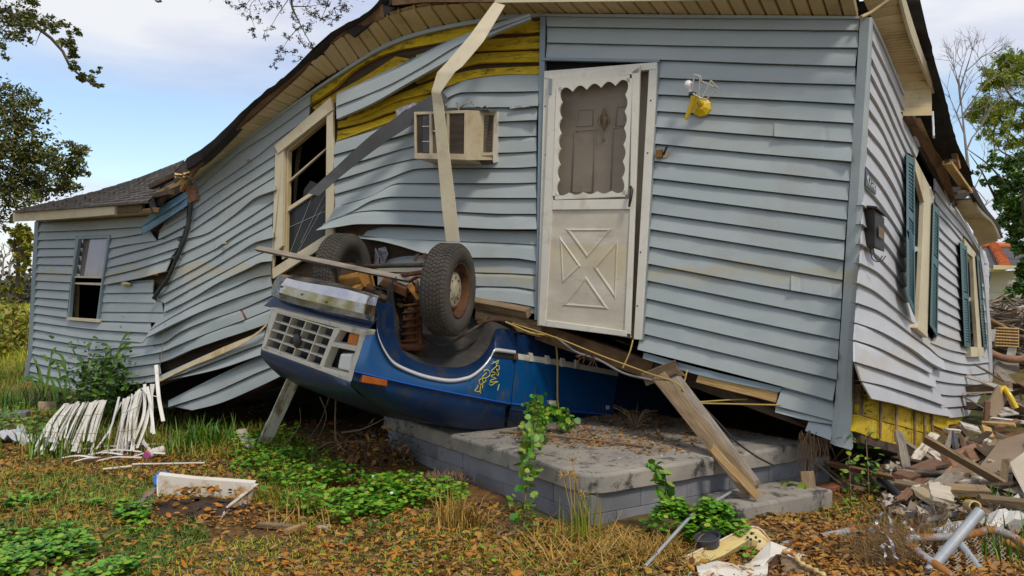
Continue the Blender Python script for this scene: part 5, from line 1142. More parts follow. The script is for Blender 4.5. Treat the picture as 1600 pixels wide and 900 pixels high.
# wheels
def wheel(c, ax, R, w):
    ax = Vector(ax).normalized(); g = thing('wheel', None, None); g.parent = truck
    h = w / 2
    prof = [(R * .60, h * .70), (R * .66, h * .98), (R * .80, h * 1.06), (R * .92, h * .98), (R * .975, h * .80), (R, h * .62), (R * 1.0, -h * .62), (R * .975, -h * .80), (R * .92, -h * .98), (R * .80, -h * 1.05), (R * .62, -h * .9), (R * .58, -h * .5)]
    MB().lathe(c, ax, prof, 72).build('tyre', 'tyre', g)
    u = ax.cross(Vector((0, 0, 1))).normalized(); v = ax.cross(u); m = MB()
    for rib in range(5):
        a0 = -h * .66 + rib * h * .275; a1 = a0 + h * .20
        for k in range(64):
            t0 = 2 * math.pi * (k + .12 + .35 * (rib % 2)) / 64; t1 = t0 + 2 * math.pi * .72 / 64; sk_ = .018 * (1 if rib < 2.5 else -1)
            P_ = lambda t, r, a: c + (u * math.cos(t) + v * math.sin(t)) * r + ax * a
            r0, r1 = R * .985, R * 1.018
            m.hexa([P_(t0, r1, a0), P_(t1, r1, a0), P_(t1 + sk_, r1, a1), P_(t0 + sk_, r1, a1)], [P_(t0, r0, a0), P_(t1, r0, a0), P_(t1 + sk_, r0, a1), P_(t0 + sk_, r0, a1)])
    for sgn in (1, -1):
        for k in range(64):
            t0 = 2 * math.pi * k / 64; t1 = t0 + 2 * math.pi * .5 / 64; P_ = lambda t, r, a: c + (u * math.cos(t) + v * math.sin(t)) * r + ax * a * sgn
            m.hexa([P_(t0, R * 1.012, h * .70), P_(t1, R * 1.012, h * .70), P_(t1, R * .95, h * .96), P_(t0, R * .95, h * .96)], [P_(t0, R * .97, h * .66), P_(t1, R * .97, h * .66), P_(t1, R * .92, h * .92), P_(t0, R * .92, h * .92)])
    tag(m.build('tread', 'tyre', g), kind='stuff')
    MB().lathe(c, ax, [(R * .62, h * .80), (R * .60, h * .92), (R * .565, h * .80), (R * .55, h * .35), (R * .50, h * .20), (R * .40, h * .25), (R * .36, h * .30)], 48).build('rim', 'rust', g)
    MB().lathe(c, ax, [(R * .40, h * .22), (R * .39, h * .45), (R * .33, h * .55), (R * .22, h * .48), (R * .18, h * .62), (R * .10, h * .66), (0.001, h * .66)], 40).build('hubcap', 'hub', g)
    m = MB()
    for k in range(8):
        t = 2 * math.pi * k / 8; m.disc(c + (u * math.cos(t) + v * math.sin(t)) * R * .275 + ax * h * .46, ax, R * .04, h * .08, 8, R * .03)
    m.build('lug_nut', 'rust', g)
    MB().lathe(c, ax, [(R * .58, -h * .7), (R * .45, -h * .2), (R * .3, -h * .1), (R * .28, -h * .9), (.001, -h * .95)], 32).build('brake_drum', 'grime', g)
cw = W(701, 452.5, 208); wheel(cw, (.945, -.30, -.05), .345, .205)
cf = W(536, 428, 186); wheel(cf, (-.93, .34, .04), .335, .20)
# axle, springs, rusty bracketry
X = lambda px, py, k: W(px, py, k)
MB().tube([X(570, 416, 190), X(665, 414, 206)], .018, 8).build('tie_rod', 'grime', truck)
MB().tube([X(545, 432, 187), X(600, 470, 196), X(670, 462, 205)], .05, 10).build('axle_beam', 'rust', truck)
m = MB(); c0 = X(641, 540, 204); c1 = X(645, 468, 203); pts = []
for i in range(141):
    t = i / 140; a = t * 2 * math.pi * 6.5; q = c0 + (c1 - c0) * t; pts.append(q + Vector((math.cos(a) * .065, math.sin(a) * .065, 0)))
MB().tube(pts, .012, 7).build('coil_spring', 'rust', truck)
MB().lathe(c0 - Vector((0, 0, .03)), Vector((.02, 0, 1)), [(.001, 0), (.13, 0), (.13, .04), (.05, .05), (.04, .3)], 20).build('spring_seat', 'rust', truck)
beam(X(652, 446, 202), X(655, 540, 203), .12, .05, 'radius_arm', 'rust', up=(1, 0, 0), parent=truck, bevel=.012, rough=.02)
beam(X(596, 462, 198), X(668, 495, 204), .035, .03, 'brace', 'freshwood', parent=truck)
beam(X(500, 452, 188), X(572, 436, 192), .20, .13, 'gearbox_guard', 'rustorange', parent=truck, bevel=.04, rough=.02)
beam(X(492, 446, 185), X(516, 430, 186), .08, .10, 'mount', 'rust', parent=truck, bevel=.02, rough=.02)
for (a, b, w_, mm) in (((600, 440, 200), (640, 458, 203), .10, 'rust'), ((628, 430, 203), (662, 425, 206), .05, 'rust'), ((648, 408, 206), (652, 398, 206), .03, 'rust'), ((662, 408, 206), (664, 397, 206), .03, 'rust'), ((610, 470, 200), (626, 540, 203), .06, 'grime'), ((640, 445, 204), (658, 470, 204), .07, 'rustorange'), ((560, 462, 193), (625, 492, 200), .12, 'grime'), ((600, 500, 198), (640, 560, 203), .08, 'grime')):
    beam(X(*a), X(*b), w_, w_ * .7, 'bracket', mm, parent=truck, bevel=.01, rough=.02)
m = MB().loft([[X(x, y, 192) for x, y in ((470, 440), (540, 448), (600, 470), (660, 530), (700, 545))], [X(x, y, 176) for x, y in ((500, 452), (560, 455), (620, 470), (680, 500), (760, 505))]], True); m.build('wheel_shade_sheet', 'black', truck)  # black sheet painting the shade behind the wheels
for i in range(14):
    x = random.uniform(560, 650); y = random.uniform(445, 500); k = random.uniform(192, 201); a = X(x, y, k)
    beam(a, a + Vector((random.uniform(-.15, .15), random.uniform(-.1, .1), random.uniform(-.08, .08))), random.uniform(.03, .07), .04, 'bracket', random.choice(['rust', 'grime', 'rust', 'rustorange']), parent=truck, rough=.015)
# yellow scrawl on the fender (pen strokes)
zo = lambda x, y: (730 + x / 12.0, 550 + y / 12.0)
strokes = [[(450, 225), (520, 190), (590, 155), (575, 200), (540, 240)], [(480, 175), (550, 220), (545, 270)], [(545, 270), (500, 310), (445, 370), (520, 385), (540, 400), (440, 455), (530, 490), (545, 500)], [(550, 262), (590, 255), (605, 300), (580, 345), (545, 310), (555, 350), (590, 400), (570, 450), (545, 400)],
           [(540, 500), (450, 525), (425, 570), (500, 560), (585, 555), (500, 590), (450, 630), (415, 600)], [(310, 365), (350, 330), (410, 350), (430, 400), (390, 470), (330, 490), (270, 480), (320, 430), (365, 390)], [(270, 500), (220, 540), (225, 600), (270, 610), (300, 560), (270, 500), (330, 490), (355, 530), (300, 580)],
           [(205, 615), (180, 680), (140, 720), (235, 745), (245, 680), (250, 625)], [(290, 610), (285, 680)], [(245, 740), (246, 775)], [(600, 600), (570, 720)]]
m = MB()
for s in strokes: m.tube(resample([tuple(SD(*zo(*p), .034)) for p in s], 14), .0035, 5)
m.build('scrawl', 'paintmark', truck)

# ------------------------------------------------------------------ things fixed to or hanging from the house
ac = thing('air_conditioner', 'beige window air conditioner poking through the siding left of the door', 'air conditioner')
def acp(px, py, o): return FAC(px, py, o)
OF = .34; n_ac = FAC.normal(700)
cor = [FAC(647, 175, OF), FAC(730, 172, OF), FAC(729, 250, OF), FAC(648, 248, OF)]
def acbox(u0, u1, v0, v1, o0, o1, nm, m_, bev=.002):
    P_ = lambda u, v, o: cor[0] * (1 - u) * (1 - v) + cor[1] * u * (1 - v) + cor[2] * u * v + cor[3] * (1 - u) * v + n_ac * o
    return MB().hexa([P_(u0, v0, o1), P_(u1, v0, o1), P_(u1, v1, o1), P_(u0, v1, o1)], [P_(u0, v0, o0), P_(u1, v0, o0), P_(u1, v1, o0), P_(u0, v1, o0)]).build(nm, m_, ac, bev)
acbox(0, 1, 0, 1, -.36, -.03, 'case', 'acbeige', .006)
acbox(.03, .97, .06, .90, -.03, -.02, 'coil_back', 'acdark')
for u0, u1, v0, v1 in ((0, 1, 0, .06), (0, 1, .88, 1), (0, .04, .06, .88), (.95, 1, .06, .88), (.29, .335, .06, .88), (.62, .665, .06, .88)): acbox(u0, u1, v0, v1, -.03, .004 if v1 < .95 else .006, 'front_frame', 'acbeige')
for i in range(34):
    v = .075 + i * .80 / 34; acbox(.665, .95, v, v + .013, -.025, -.006, 'louver', 'acbeige' if 0 else 'acdark')
for i in range(34):
    v = .075 + i * .80 / 34; acbox(.04, .29, v, v + .012, -.025, -.008, 'louver', 'acdark')
acbox(.16, .28, .08, .86, -.022, -.004, 'torn_grille', 'vinyl_dark'); acbox(.34, .62, .4, .42, -.022, -.006, 'torn_grille', 'grille')
for v in (.3, .62): acbox(.15, .29, v, v + .02, -.02, .0, 'torn_grille', 'grille')
# right flank with its own vent
P0, P1, P2, P3 = cor[1] - n_ac * .06, FAC(775, 174, .02), FAC(772, 250, .02), cor[2] - n_ac * .06
dr_ = FAC.along(700)
def sidebox(u0, u1, v0, v1, o, nm, m_):
    Q = lambda u, v, oo: P0 * (1 - u) * (1 - v) + P1 * u * (1 - v) + P2 * u * v + P3 * (1 - u) * v + dr_ * oo
    return MB().hexa([Q(u0, v0, o), Q(u1, v0, o), Q(u1, v1, o), Q(u0, v1, o)], [Q(u0, v0, -.002), Q(u1, v0, -.002), Q(u1, v1, -.002), Q(u0, v1, -.002)]).build(nm, m_, ac)
MB().quad(cor[1], P1, P2, cor[2]).build('case', 'acbeige', ac)
sidebox(.46, .86, .08, .84, .006, 'side_vent', 'black')
for i in range(26): sidebox(.46, .86, .085 + i * .029, .085 + i * .029 + .016, .014, 'louver', 'acdark')
for u0, u1, v0, v1 in ((.42, .46, .04, .88), (.86, .92, .04, .88), (.42, .92, .0, .08), (.42, .92, .84, .9)): sidebox(u0, u1, v0, v1, .016, 'side_frame', 'acbeige')
slab(FAC, [(771, 176), (777, 174), (776, 253), (770, 255)], .0, .05, 'mount_flange', 'grille', ac)
ribbon(FAC, [(706, 250), (770, 252)], [(706, 256), (770, 257)], .1, .04, .01, 'mount_shelf', 'acdark', ac, n=4)
ribbon(FAC, [(648, 171), (700, 168), (776, 171)], [(648, 175), (700, 172), (776, 175)], .05, .20, .005, 'top_flashing', 'vinyl_dark', ac, n=6)
nest = tag(MB().loft([[FAC(x, y - random.uniform(0, 5), .12 + .1 * (r % 2)) for x, y in ((716, 174), (722, 168), (730, 164), (738, 164), (744, 170), (752, 172), (758, 168), (764, 174))] for r in range(4)], True).build('insulation_scrap', 'strawtrim'), 'crumpled tan insulation scrap lying on top of the air conditioner', 'insulation scrap')
tag(MB().tube([FAC(718, 174, .2), FAC(713, 160, .22)], .008, 5).build('wood_sliver', 'strawtrim'), 'thin pale sliver of wood sticking up from the air conditioner', 'wood sliver')

o = ribbon(FAC, [(772, 3), (735, 54), (700, 95), (683, 113), (674, 143), (676, 160), (683, 238), (690, 320), (697, 377)], [(789, 8), (755, 65), (722, 104), (711, 112), (688, 145), (693, 167), (702, 240), (710, 305), (718, 378)], [.28, .42, .48, .5, .50, .48, .46, .44, .42], [.28, .44, .50, .51, .52, .50, .48, .46, .44], .008, 'bent_trim', 'cream', n=64, sharp=True)
tag(o, 'long cream fascia strip kinked halfway and hanging from the eave to the tyre', 'trim strip')
o = ribbon(FAC, [(690, 141), (672, 150), (627, 178), (590, 203), (515, 270), (480, 302)], [(702, 157), (687, 168), (650, 191), (606, 219), (532, 276), (498, 306)], [.06, .10, .16, .22, .32, .40], [.05, .08, .13, .19, .29, .38], .005, 'peeled_siding', 'vinyl_dark', n=40)
tag(o, 'dark peeled siding strip hanging diagonally past the air conditioner across the window', 'siding strip')
hs = thing('hanging_siding', 'two-course siding length dangling diagonally over the exposed yellow boards', 'siding strip')
hl = [[(526, 147), (580, 124), (640, 96), (700, 66), (760, 42), (828, 22)], [(525, 166), (600, 136), (660, 104), (716, 70), (770, 46), (829, 25)], [(526, 186), (580, 162), (640, 128), (700, 94), (750, 63), (829, 29)]]
for a, b in zip(hl, hl[1:]): plank(FAC, a, b, hs, o_top=.07, o_bot=.09, flare=lambda t, u: .10 * t, tuck=1)
m = MB()
for i in range(40):
    t = i / 39; x = 570 + 130 * t; y = pchip([526, 580, 640, 700, 760], [147, 124, 96, 66, 42])(x)
    m.hexa([FAC(x, y - 3, .085), FAC(x + 2, y - 3.6, .085), FAC(x + 2, y - 1, .085), FAC(x, y - .5, .085)], [FAC(x, y - 3, .08), FAC(x + 2, y - 3.6, .08), FAC(x + 2, y - 1, .08), FAC(x, y - .5, .08)])
tag(m.build('nail_hem', 'trim_blue', hs), kind='stuff')

lampo = thing('wall_lamp', 'yellow wall lamp with a bare bulb and empty white cage, right of the door', 'wall lamp')
n_ = FAC.normal(1095)
MB().lathe(FAC(1097, 168, .02), n_ + Vector((0, 0, .1)), [(.001, .0), (.075, .0), (.072, .02), (.055, .03), (.03, .05), (.001, .055)], 9, False).build('wall_plate', 'lampyellow', lampo)
MB().tube([FAC(1098, 163, .05), FAC(1092, 160, .10), FAC(1088, 156, .13)], .02, 8).build('arm', 'lampyellow', lampo)
MB().tube([FAC(1071, 187, .13), FAC(1077, 174, .135), FAC(1083, 160, .14), FAC(1085, 155, .14), FAC(1086, 151, .14)], [.012, .018, .026, .03, .034], 12).build('stem', 'lampyellow', lampo)
MB().lathe(FAC(1076, 133, .14), (FAC(1078, 143, .14) - FAC(1075, 131, .14)), [(.001, -.036), (.02, -.031), (.032, -.012), (.033, .004), (.025, .022), (.013, .038), (.013, .055)], 18).build('bulb', 'bulb', lampo)
MB().tube([FAC(1078, 146, .14), FAC(1086, 149, .14)], .02, 8).build('socket', 'blackplastic', lampo)
tp = [(1085, 117), (1094, 119), (1111, 126), (1121, 138)]; bt = [(1080, 145), (1091, 151), (1097, 154), (1103, 156)]; m = MB()
dep = [.18, .24, .20, .12]; db = [.14, .18, .17, .12]
for (a, b, q, r) in zip(tp, bt, dep, db): m.tube([FAC(*a, q), FAC(*b, r)], .006, 5)
for i in range(3): m.tube([FAC(*tp[i], dep[i]), FAC(*tp[i + 1], dep[i + 1])], .006, 5) if i != 1 else None; m.tube([FAC(*bt[i], db[i]), FAC(*bt[i + 1], db[i + 1])], .007, 5)
m.tube([FAC(*tp[1], .24), FAC(1096, 127, .2), FAC(*tp[3], .12)], .006, 5); m.build('cage', 'whitemetal', lampo)
bell = thing('doorbell', 'broken doorbell box with a loose cover, beside the door frame', 'doorbell')
slab(FAC, [(1024, 234), (1035, 233), (1034, 246), (1024, 247)], .03, .055, 'box', 'brass', bell, .004); slab(FAC, [(1036, 238), (1046, 236), (1043, 245), (1036, 247)], .026, .032, 'plaster_patch', 'strawtrim', bell)
MB().tube([FAC(1037, 241, .03), FAC(1040, 234, .06), FAC(1042, 229, .07)], .009, 6).build('cover', 'blackplastic', bell)

mb = thing('mailbox', 'dark rusty mailbox with a gabled lid on the side wall', 'mailbox')
n_s = SIDE.normal(1360); al = SIDE.along(1360)
b0 = SIDE(1352, 322, .02); kk = 227.0
bk = [SIDE(1351, 325, .015), SIDE(1369, 345, .015), SIDE(1369, 398, .015), SIDE(1351, 385, .015)]
ft = [W(1367, 327, 232), W(1382, 341, 226), W(1382, 394, 226), W(1367, 385, 232)]
bk = [W(1351, 325, 229), W(1366, 336, 223), W(1366, 388, 223), W(1351, 383, 229)]
MB().hexa(ft, bk).build('body', 'mailbox', mb, .004)
MB().hexa([W(1350, 320, 229), W(1370, 322, 234), W(1387, 337, 225), W(1366, 332, 222)], [W(1350, 323, 229), W(1370, 326, 234), W(1387, 340, 225), W(1366, 335, 222)]).build('lid', 'mailbox', mb, .003)
slabm = MB().quad(*[p + Vector((.003, -.004, 0)) for p in (W(1372, 352, 231), W(1380, 358, 228), W(1380, 374, 228), W(1372, 370, 231))]).build('crest', 'brass', mb)
for dx in (0, 5): MB().tube(resample([W(1359 + dx, 387, 229), W(1362 + dx, 402, 230), W(1370 + dx, 409, 230), W(1379 + dx, 400, 229)], 14), .004, 5).build('paper_hook', 'cable', mb)
pq = thing('number_plaque', 'dark house number plaque reading 4720, on the side wall above the mailbox', 'plaque')
slab(SIDE, [(1353, 262), (1369, 291), (1369, 304), (1353, 290)], .025, .04, 'plate', 'plaque', pq, .003)
digits = {'4': [[(.75, 0), (.1, .62), (.95, .62)], [(.75, 0), (.75, 1)]], '7': [[(.08, 0), (.92, 0), (.4, 1)]], '2': [[(.1, .22), (.5, 0), (.9, .25), (.1, 1), (.95, 1)]], '0': [[(.5, 0), (.1, .3), (.1, .7), (.5, 1), (.9, .7), (.9, .3), (.5, 0)]]}
def pqp(u, v): return SIDE(1353 + 16 * u, 262 + 29 * u + (28 - 15 * u) * v, .042)
for i, ch in enumerate('4720'):
    m = MB()
    for s in digits[ch]: m.tube([pqp(.10 + i * .21 + x * .13, .26 + .48 * y) for x, y in s], .0038, 5)
    m.build('numeral', 'numeral', pq)

# wires and cords below the door
cords = [('electric_wire', 'yellow cord looping from the door sill down over the truck door into the vine', 'yellowcord', [FAC(790, 503, .15), SD(830, 520, .15), SD(860, 526, .16), SD(869, 540, .15), SD(871, 580, .08), SD(871, 620, .07), SD(873, 640, .08)], .008),
         ('electric_wire', 'thin yellow cord sagging from under the storm door to the leaning plank', 'yellowcord', [FAC(800, 505, .12), FAC(870, 528, .14), FAC(940, 556, .14), FAC(1010, 582, .16), FAC(1066, 605, .18), FAC(1072, 622, .18), FAC(1090, 630, .15), FAC(1220, 633, .05)], .006),
         ('grey_cable', 'grey cable with a frayed splice, drooping below the storm door', 'greycable', [FAC(868, 527, .1), FAC(905, 552, .13), FAC(930, 560, .14), FAC(980, 585, .14), FAC(1020, 594, .1)], .009),
         ('electric_wire', 'short yellow wire end hanging straight from the storm door corner', 'yellowcord', [FAC(989, 531, .05), FAC(984, 550, .09), FAC(973, 575, .12)], .006),
         ('electric_wire', 'short yellow wire hanging below the siding right of the leaning plank', 'yellowcord', [FAC(1074, 578, .02), FAC(1068, 600, .1), FAC(1064, 610, .16)], .006),
         ('electric_wire', 'pale doubled wire stretched behind the leaning plank under the house', 'yellowcord', [FAC(1092, 628, .1), FAC(1170, 624, -.1), FAC(1215, 632, -.2)], .006),
         ('grey_cable', 'dark cable drooping across the porch slab from the leaning plank', 'cable', [FAC(1095, 632, .1), W(1130, 668, 222), W(1150, 690, 228), W(1180, 712, 236), W(1210, 728, 235)], .007),
         ('grey_cable', 'thin grey wire hanging down the sagging wing onto the white slats', 'greycable', [FAC(258, 505, .06), FAC(254, 540, .08), FAC(248, 585, .12), FAC(243, 600, .2)], .003)]
for nm, lb, mt, pts, r in cords: tag(MB().tube(resample(pts, 40), r, 6).build(nm, mt), lb, 'wire' if 'wire' in nm else 'cable')
m = MB()
for i in range(26):
    p = FAC(random.uniform(905, 930), random.uniform(552, 562), .15); m.tube([p, p + Vector((random.uniform(-.05, .05), random.uniform(-.03, .03), random.uniform(-.07, .03)))], .003, 4)
tag(m.build('rusty_wire_tangle', 'rust'), 'small rusty wire tangle wrapped round the grey cable below the door', 'wire tangle')
torn = ribbon(FAC, [(246, 594), (300, 566), (340, 546), (400, 520), (416, 506)], [(248, 597), (300, 572), (340, 556), (400, 524), (416, 509)], .08, .10, .01, 'torn_house_wrap', 'strawtrim')
tag(torn, 'shredded tan house wrap caught between two slipped siding courses near the truck nose', 'house wrap')

# boards resting on the truck
def board(a, b, w_, t_, label, m_='oldwood', up=(0, 0, 1), group=None, name='board', cat='board', rough=.015):
    return tag(beam(a, b, w_, t_, name, m_, up=up, rough=rough), label, cat, group)
board(W(402, 388, 190), W(652, 440, 200), .04, .042, 'long thin brown board lying across the upturned wheels', 'greywood', up=(.3, -.9, .3))
board(FAC(742, 473, .06), FAC(826, 489, .10), .07, .07, 'short brown board wedged under the siding left of the door', 'oldwood', up=(0, -.5, .8))
board(W(462, 586, 188), G(408, 694, -.05), .11, .03, 'pale grey board propping up the truck nose', 'paintedwood', up=(.5, -1, .1))
A_, B_ = FAC(1030, 588, .12), W(1174, 768, 245)
board(A_, B_, .11, .035, 'broad weathered plank leaning from the house down over the porch edge', 'oldwood', up=(-.5, -.6, .6))
board(A_ + Vector((.09, .06, .03)), B_ + Vector((.03, .04, .03)), .09, .04, 'narrow darker plank lying behind the broad leaning plank', 'greywood', up=(-.5, -.6, .6))
board(W(1112, 700, 240), W(1184, 776, 247), .05, .03, 'split splinter of raw wood along the foot of the leaning plank', 'freshwood', up=(-.5, -.6, .6))
slb = slab(FAC, [(1046, 572), (1063, 580), (1070, 588), (1050, 584)], .06, .09, 'wood_block', 'oldwood'); tag(slb, 'small wood block jammed against the house above the leaning plank', 'wood block')

for k_, (pts, r_, mm) in enumerate((([(585, 470, 192), (610, 500, 198), (640, 545, 202), (660, 556, 203)], .016, 'rust'), ([(560, 446, 188), (600, 452, 196), (650, 470, 202), (690, 500, 202)], .012, 'blackplastic'), ([(600, 430, 196), (615, 455, 200), (612, 490, 201), (628, 520, 203)], .008, 'blackplastic'),
        ([(655, 520, 202), (690, 540, 200), (730, 520, 197), (760, 500, 195)], .012, 'grime'), ([(640, 440, 204), (655, 432, 206), (668, 440, 207)], .014, 'rust'), ([(570, 462, 190), (590, 458, 196), (605, 470, 199), (625, 468, 202)], .020, 'grime'), ([(745, 505, 196), (775, 500, 194), (800, 506, 193), (830, 516, 192)], .015, 'rust'))):
    MB().tube(resample([X(*p) for p in pts], 16), r_, 7).build('pipe' if mm != 'blackplastic' else 'hose', mm, truck)
beam(X(612, 452, 199), X(660, 452, 205), .07, .06, 'control_arm', 'rust', parent=truck, rough=.015, bevel=.01); beam(X(664, 470, 205), X(690, 452, 206), .08, .08, 'knuckle', 'grime', parent=truck, rough=.015, bevel=.015)

# ------------------------------------------------------------------ porch of blocks with its slab
porch = thing('concrete_porch', 'grey concrete block porch with a cracked slab, carrying the truck and leaf litter', 'porch')
PC = Vector((.47, 5.40, 0)); U1, U2 = Vector((-.535, .845, 0)).normalized(), Vector((.835, .55, 0)).normalized()
ZT, TH = .335, .125
def pp(a, b, z): return PC + U1 * a + U2 * b + Vector((0, 0, z))
cor_ = [pp(.13 - .13 * math.sin(t), .13 - .13 * math.cos(t), 0) for t in np.linspace(0, math.pi / 2, 7)]
edge = [pp(3.0, 0, 0)] + [pp(3.0 - 2.8 * i / 24, random.uniform(-.006, .006), 0) for i in range(1, 25)] + [p for p in cor_] + [pp(random.uniform(-.006, .006), .2 + 1.85 * i / 16, 0) for i in range(17)]
inset = lambda d: [p + (pp(1.5, 1.0, 0) - p).normalized() * d for p in edge]
m = MB(); zz = lambda L_, z: [Vector((p.x, p.y, z + .003 * mnoise.noise(p * 7))) for p in L_]
m.loft([zz(inset(.02), ZT - TH), zz(edge, ZT - TH + .012), zz(edge, ZT - .018), zz(inset(.006), ZT - .006), zz(inset(.02), ZT)], False)
e2 = zz(inset(.02), ZT); m.add(e2 + [pp(3.0, 2.05, ZT)], [list(range(len(e2) + 1))]); m.build('slab', 'slab', porch)
o_ = .035
for c in range(2):
    z1 = ZT - TH - .003 - c * .118; z0 = z1 - .115
    for side in range(2):
        Lr = 3.0 if side == 0 else 2.05; n = int(Lr / .41); off = .2 * (c % 2)
        s = o_ if side == 0 else o_ + .001
        while s < Lr - .05:
            e = min(s + (.40 if s > o_ + .01 or not off else .2), Lr); j = random.uniform(-.003, .003)
            if side == 0: q = [pp(s + .0015, o_ + j, 0), pp(e - .0015, o_ + j, 0), pp(e - .0015, .2, 0), pp(s + .0015, .2, 0)]
            else: q = [pp(o_ + j, s + .0015, 0), pp(o_ + j, e - .0015, 0), pp(.2, e - .0015, 0), pp(.2, s + .0015, 0)]
            MB().hexa([p + Vector((0, 0, z1)) for p in q], [p + Vector((0, 0, z0 - .03 * c)) for p in q]).build('block', 'concrete', porch, .003)
            s = e
m = MB(); m.hexa([pp(.041, .041, ZT - TH - .001), pp(2.98, .041, ZT - TH - .001), pp(2.98, 2.0, ZT - TH - .001), pp(.041, 2.0, ZT - TH - .001)], [pp(.041, .041, -.1), pp(2.98, .041, -.1), pp(2.98, 2.0, -.1), pp(.05, 2.0, -.1)]); m.build('mortar', 'concrete', porch)
st = MB(); q = [pp(-.02, .95, 0), pp(-.02, 1.75, 0), pp(-.42, 1.75, 0), pp(-.40, .85, 0)]
st.hexa([p + Vector((0, 0, .115)) for p in q], [p + Vector((0, 0, -.05)) for p in q]); tag(st.build('concrete_step', 'slab', None, .018), 'low worn concrete step at the foot of the porch, right of the leaning plank', 'step')
blk = MB(); q = [pp(.0, 2.07, 0), pp(.0, 2.26, 0), pp(.35, 2.26, 0), pp(.35, 2.07, 0)]
blk.hexa([p + Vector((0, 0, .22)) for p in q], [p + Vector((0, 0, -.05)) for p in q]); tag(blk.build('footing_block', 'concrete', None, .01), 'grey footing block standing at the right end of the porch', 'block')
tag(beam(G(1268, 792, -.03), G(1268, 792, -.03) + Vector((-.015, .05, .26)), .09, .03, 'board', 'oldwood', up=(0, -1, .2)), 'short upright board leaning on the porch end under the house corner', 'board')
# litter on the slab
P = []
while len(P) < 2600:
    a, b = RNG.uniform(.02, 2.9), RNG.uniform(.02, 2.0)
    d = .5 + .5 * math.sin(a * 3.1 + b * 2) * math.cos(b * 3.7)
    if b > .45 + .25 * math.sin(a * 4) and a > .35 + .15 * math.sin(b * 5) and RNG.uniform() < d + .25: P.append(tuple(pp(a, b, ZT + RNG.uniform(.002, .02))))
tag(scatter('leaf_litter', LEAF, P, RNG.uniform(.015, .045, len(P)), 'litter', tilt=.3, roll=.4, squash=.5), kind='stuff')
P2 = [tuple(pp(RNG.uniform(.05, 2.8), RNG.uniform(.05, 2), ZT + .004)) for _ in range(900)]
tag(scatter('leaf_litter', TRI, P2, RNG.uniform(.006, .02, len(P2)), 'scrap', tilt=.4, roll=.4), kind='stuff')
for a, b, c, d, lb in ((.45, .9, 1.6, .35, 'thin stick lying along the porch slab behind the vine'), (.7, 1.2, 1.3, 1.75, 'thin stick lying on the porch slab among the dead leaves')):
    tag(MB().tube(resample([pp(a, b, ZT + .015), pp((a + c) / 2 + .03, (b + d) / 2, ZT + .02), pp(c, d, ZT + .015)], 8), .010, 6).build('stick', 'twig'), lb, 'stick')
m = MB(); tw = pp(1.15, 1.35, ZT)
for i in range(26):
    a = random.uniform(0, 6.28); m.tube([tw, tw + Vector((math.cos(a) * .06, math.sin(a) * .06, random.uniform(.05, .16))), tw + Vector((math.cos(a) * .18, math.sin(a) * .14, random.uniform(.04, .2)))], [.005, .003, .001], 4)
tag(m.build('dead_weed', 'twig'), 'dry brown weed standing on the porch slab by the truck', 'weed')

# ------------------------------------------------------------------ ground cover
yard = [(-300, 690), (250, 690), (470, 735), (620, 748), (760, 788), (930, 832), (1130, 842), (1230, 800), (1330, 790), (1420, 850), (1860, 860), (1860, 960), (-300, 960)]
Pl = ground_pts(47000, yard)
ms = np.sin(Pl[:, 0] * 2.3 + 1) * np.cos(Pl[:, 1] * 2.9) + .5 * np.sin(Pl[:, 0] * 5.1) * np.sin(Pl[:, 1] * 6.3 + 2)
keep = RNG.uniform(size=len(Pl)) < np.clip(.72 - .3 * ms, .12, 1) * np.where((Pl[:, 0] < -1.3) & (Pl[:, 1] < 5.6), .35, 1)
Pl = Pl[keep]; Pl[:, 2] += RNG.uniform(.004, .028, len(Pl))
tag(scatter('leaf_litter', LEAF, Pl, .018 + .045 * RNG.uniform(0, 1, len(Pl)) ** 1.6, 'litter', tilt=.30, roll=.45, squash=.45), kind='stuff')
P = ground_pts(6500, [(-260, 600), (250, 600), (640, 690), (660, 770), (470, 770), (250, 720), (-260, 760)]); P[:, 2] += RNG.uniform(.0, .02, len(P))
tag(scatter('leaf_litter', LEAF, P, RNG.uniform(.03, .06, len(P)), 'litter', tilt=.3, roll=.4, squash=.5), kind='stuff')
P = ground_pts(5200, [(1240, 720), (1860, 740), (1860, 930), (1330, 930), (1180, 800)]); P[:, 2] += RNG.uniform(.0, .03, len(P))
tag(scatter('leaf_litter', LEAF, P, RNG.uniform(.03, .06, len(P)), 'litter', tilt=.35, roll=.5, squash=.4), kind='stuff')
# short turf, thin and patchy
def patchy(n, poly, f, ph, thr):
    P_ = ground_pts(n, poly); q = np.sin(P_[:, 0] * f + ph) * np.cos(P_[:, 1] * f * 1.2 + ph * 2) + .6 * np.sin(P_[:, 0] * f * 2.3 + 3 * ph) * np.sin(P_[:, 1] * f * 2.1)
    return P_[q > thr]
P = patchy(17000, yard, 1.9, .7, .1); tag(blades('grass', P, RNG.uniform(.025, .075, len(P)), 'grass', lean=.6, lean0=.35, width=.0026, curl=.8), kind='stuff')
P = ground_pts(20000, [(-240, 505), (46, 505), (40, 590), (110, 612), (250, 645), (430, 690), (470, 740), (250, 720), (60, 650), (-240, 690)]); tag(blades('grass', P, RNG.uniform(.05, .17, len(P)), 'grass', lean=.5, lean0=.2, width=.004, curl=.8), kind='stuff')
P = ground_pts(9000, [(-60, 445), (48, 445), (44, 520), (-60, 520)]); tag(blades('grass', P, RNG.uniform(.08, .28, len(P)), 'fieldgrass', lean=.5, width=.02, curl=.6), kind='stuff')
P = ground_pts(5000, [(-60, 500), (46, 500), (44, 600), (-60, 610)]); tag(blades('grass', P, RNG.uniform(.08, .22, len(P)), 'fieldgrass', lean=.5, width=.008, curl=.7), kind='stuff')
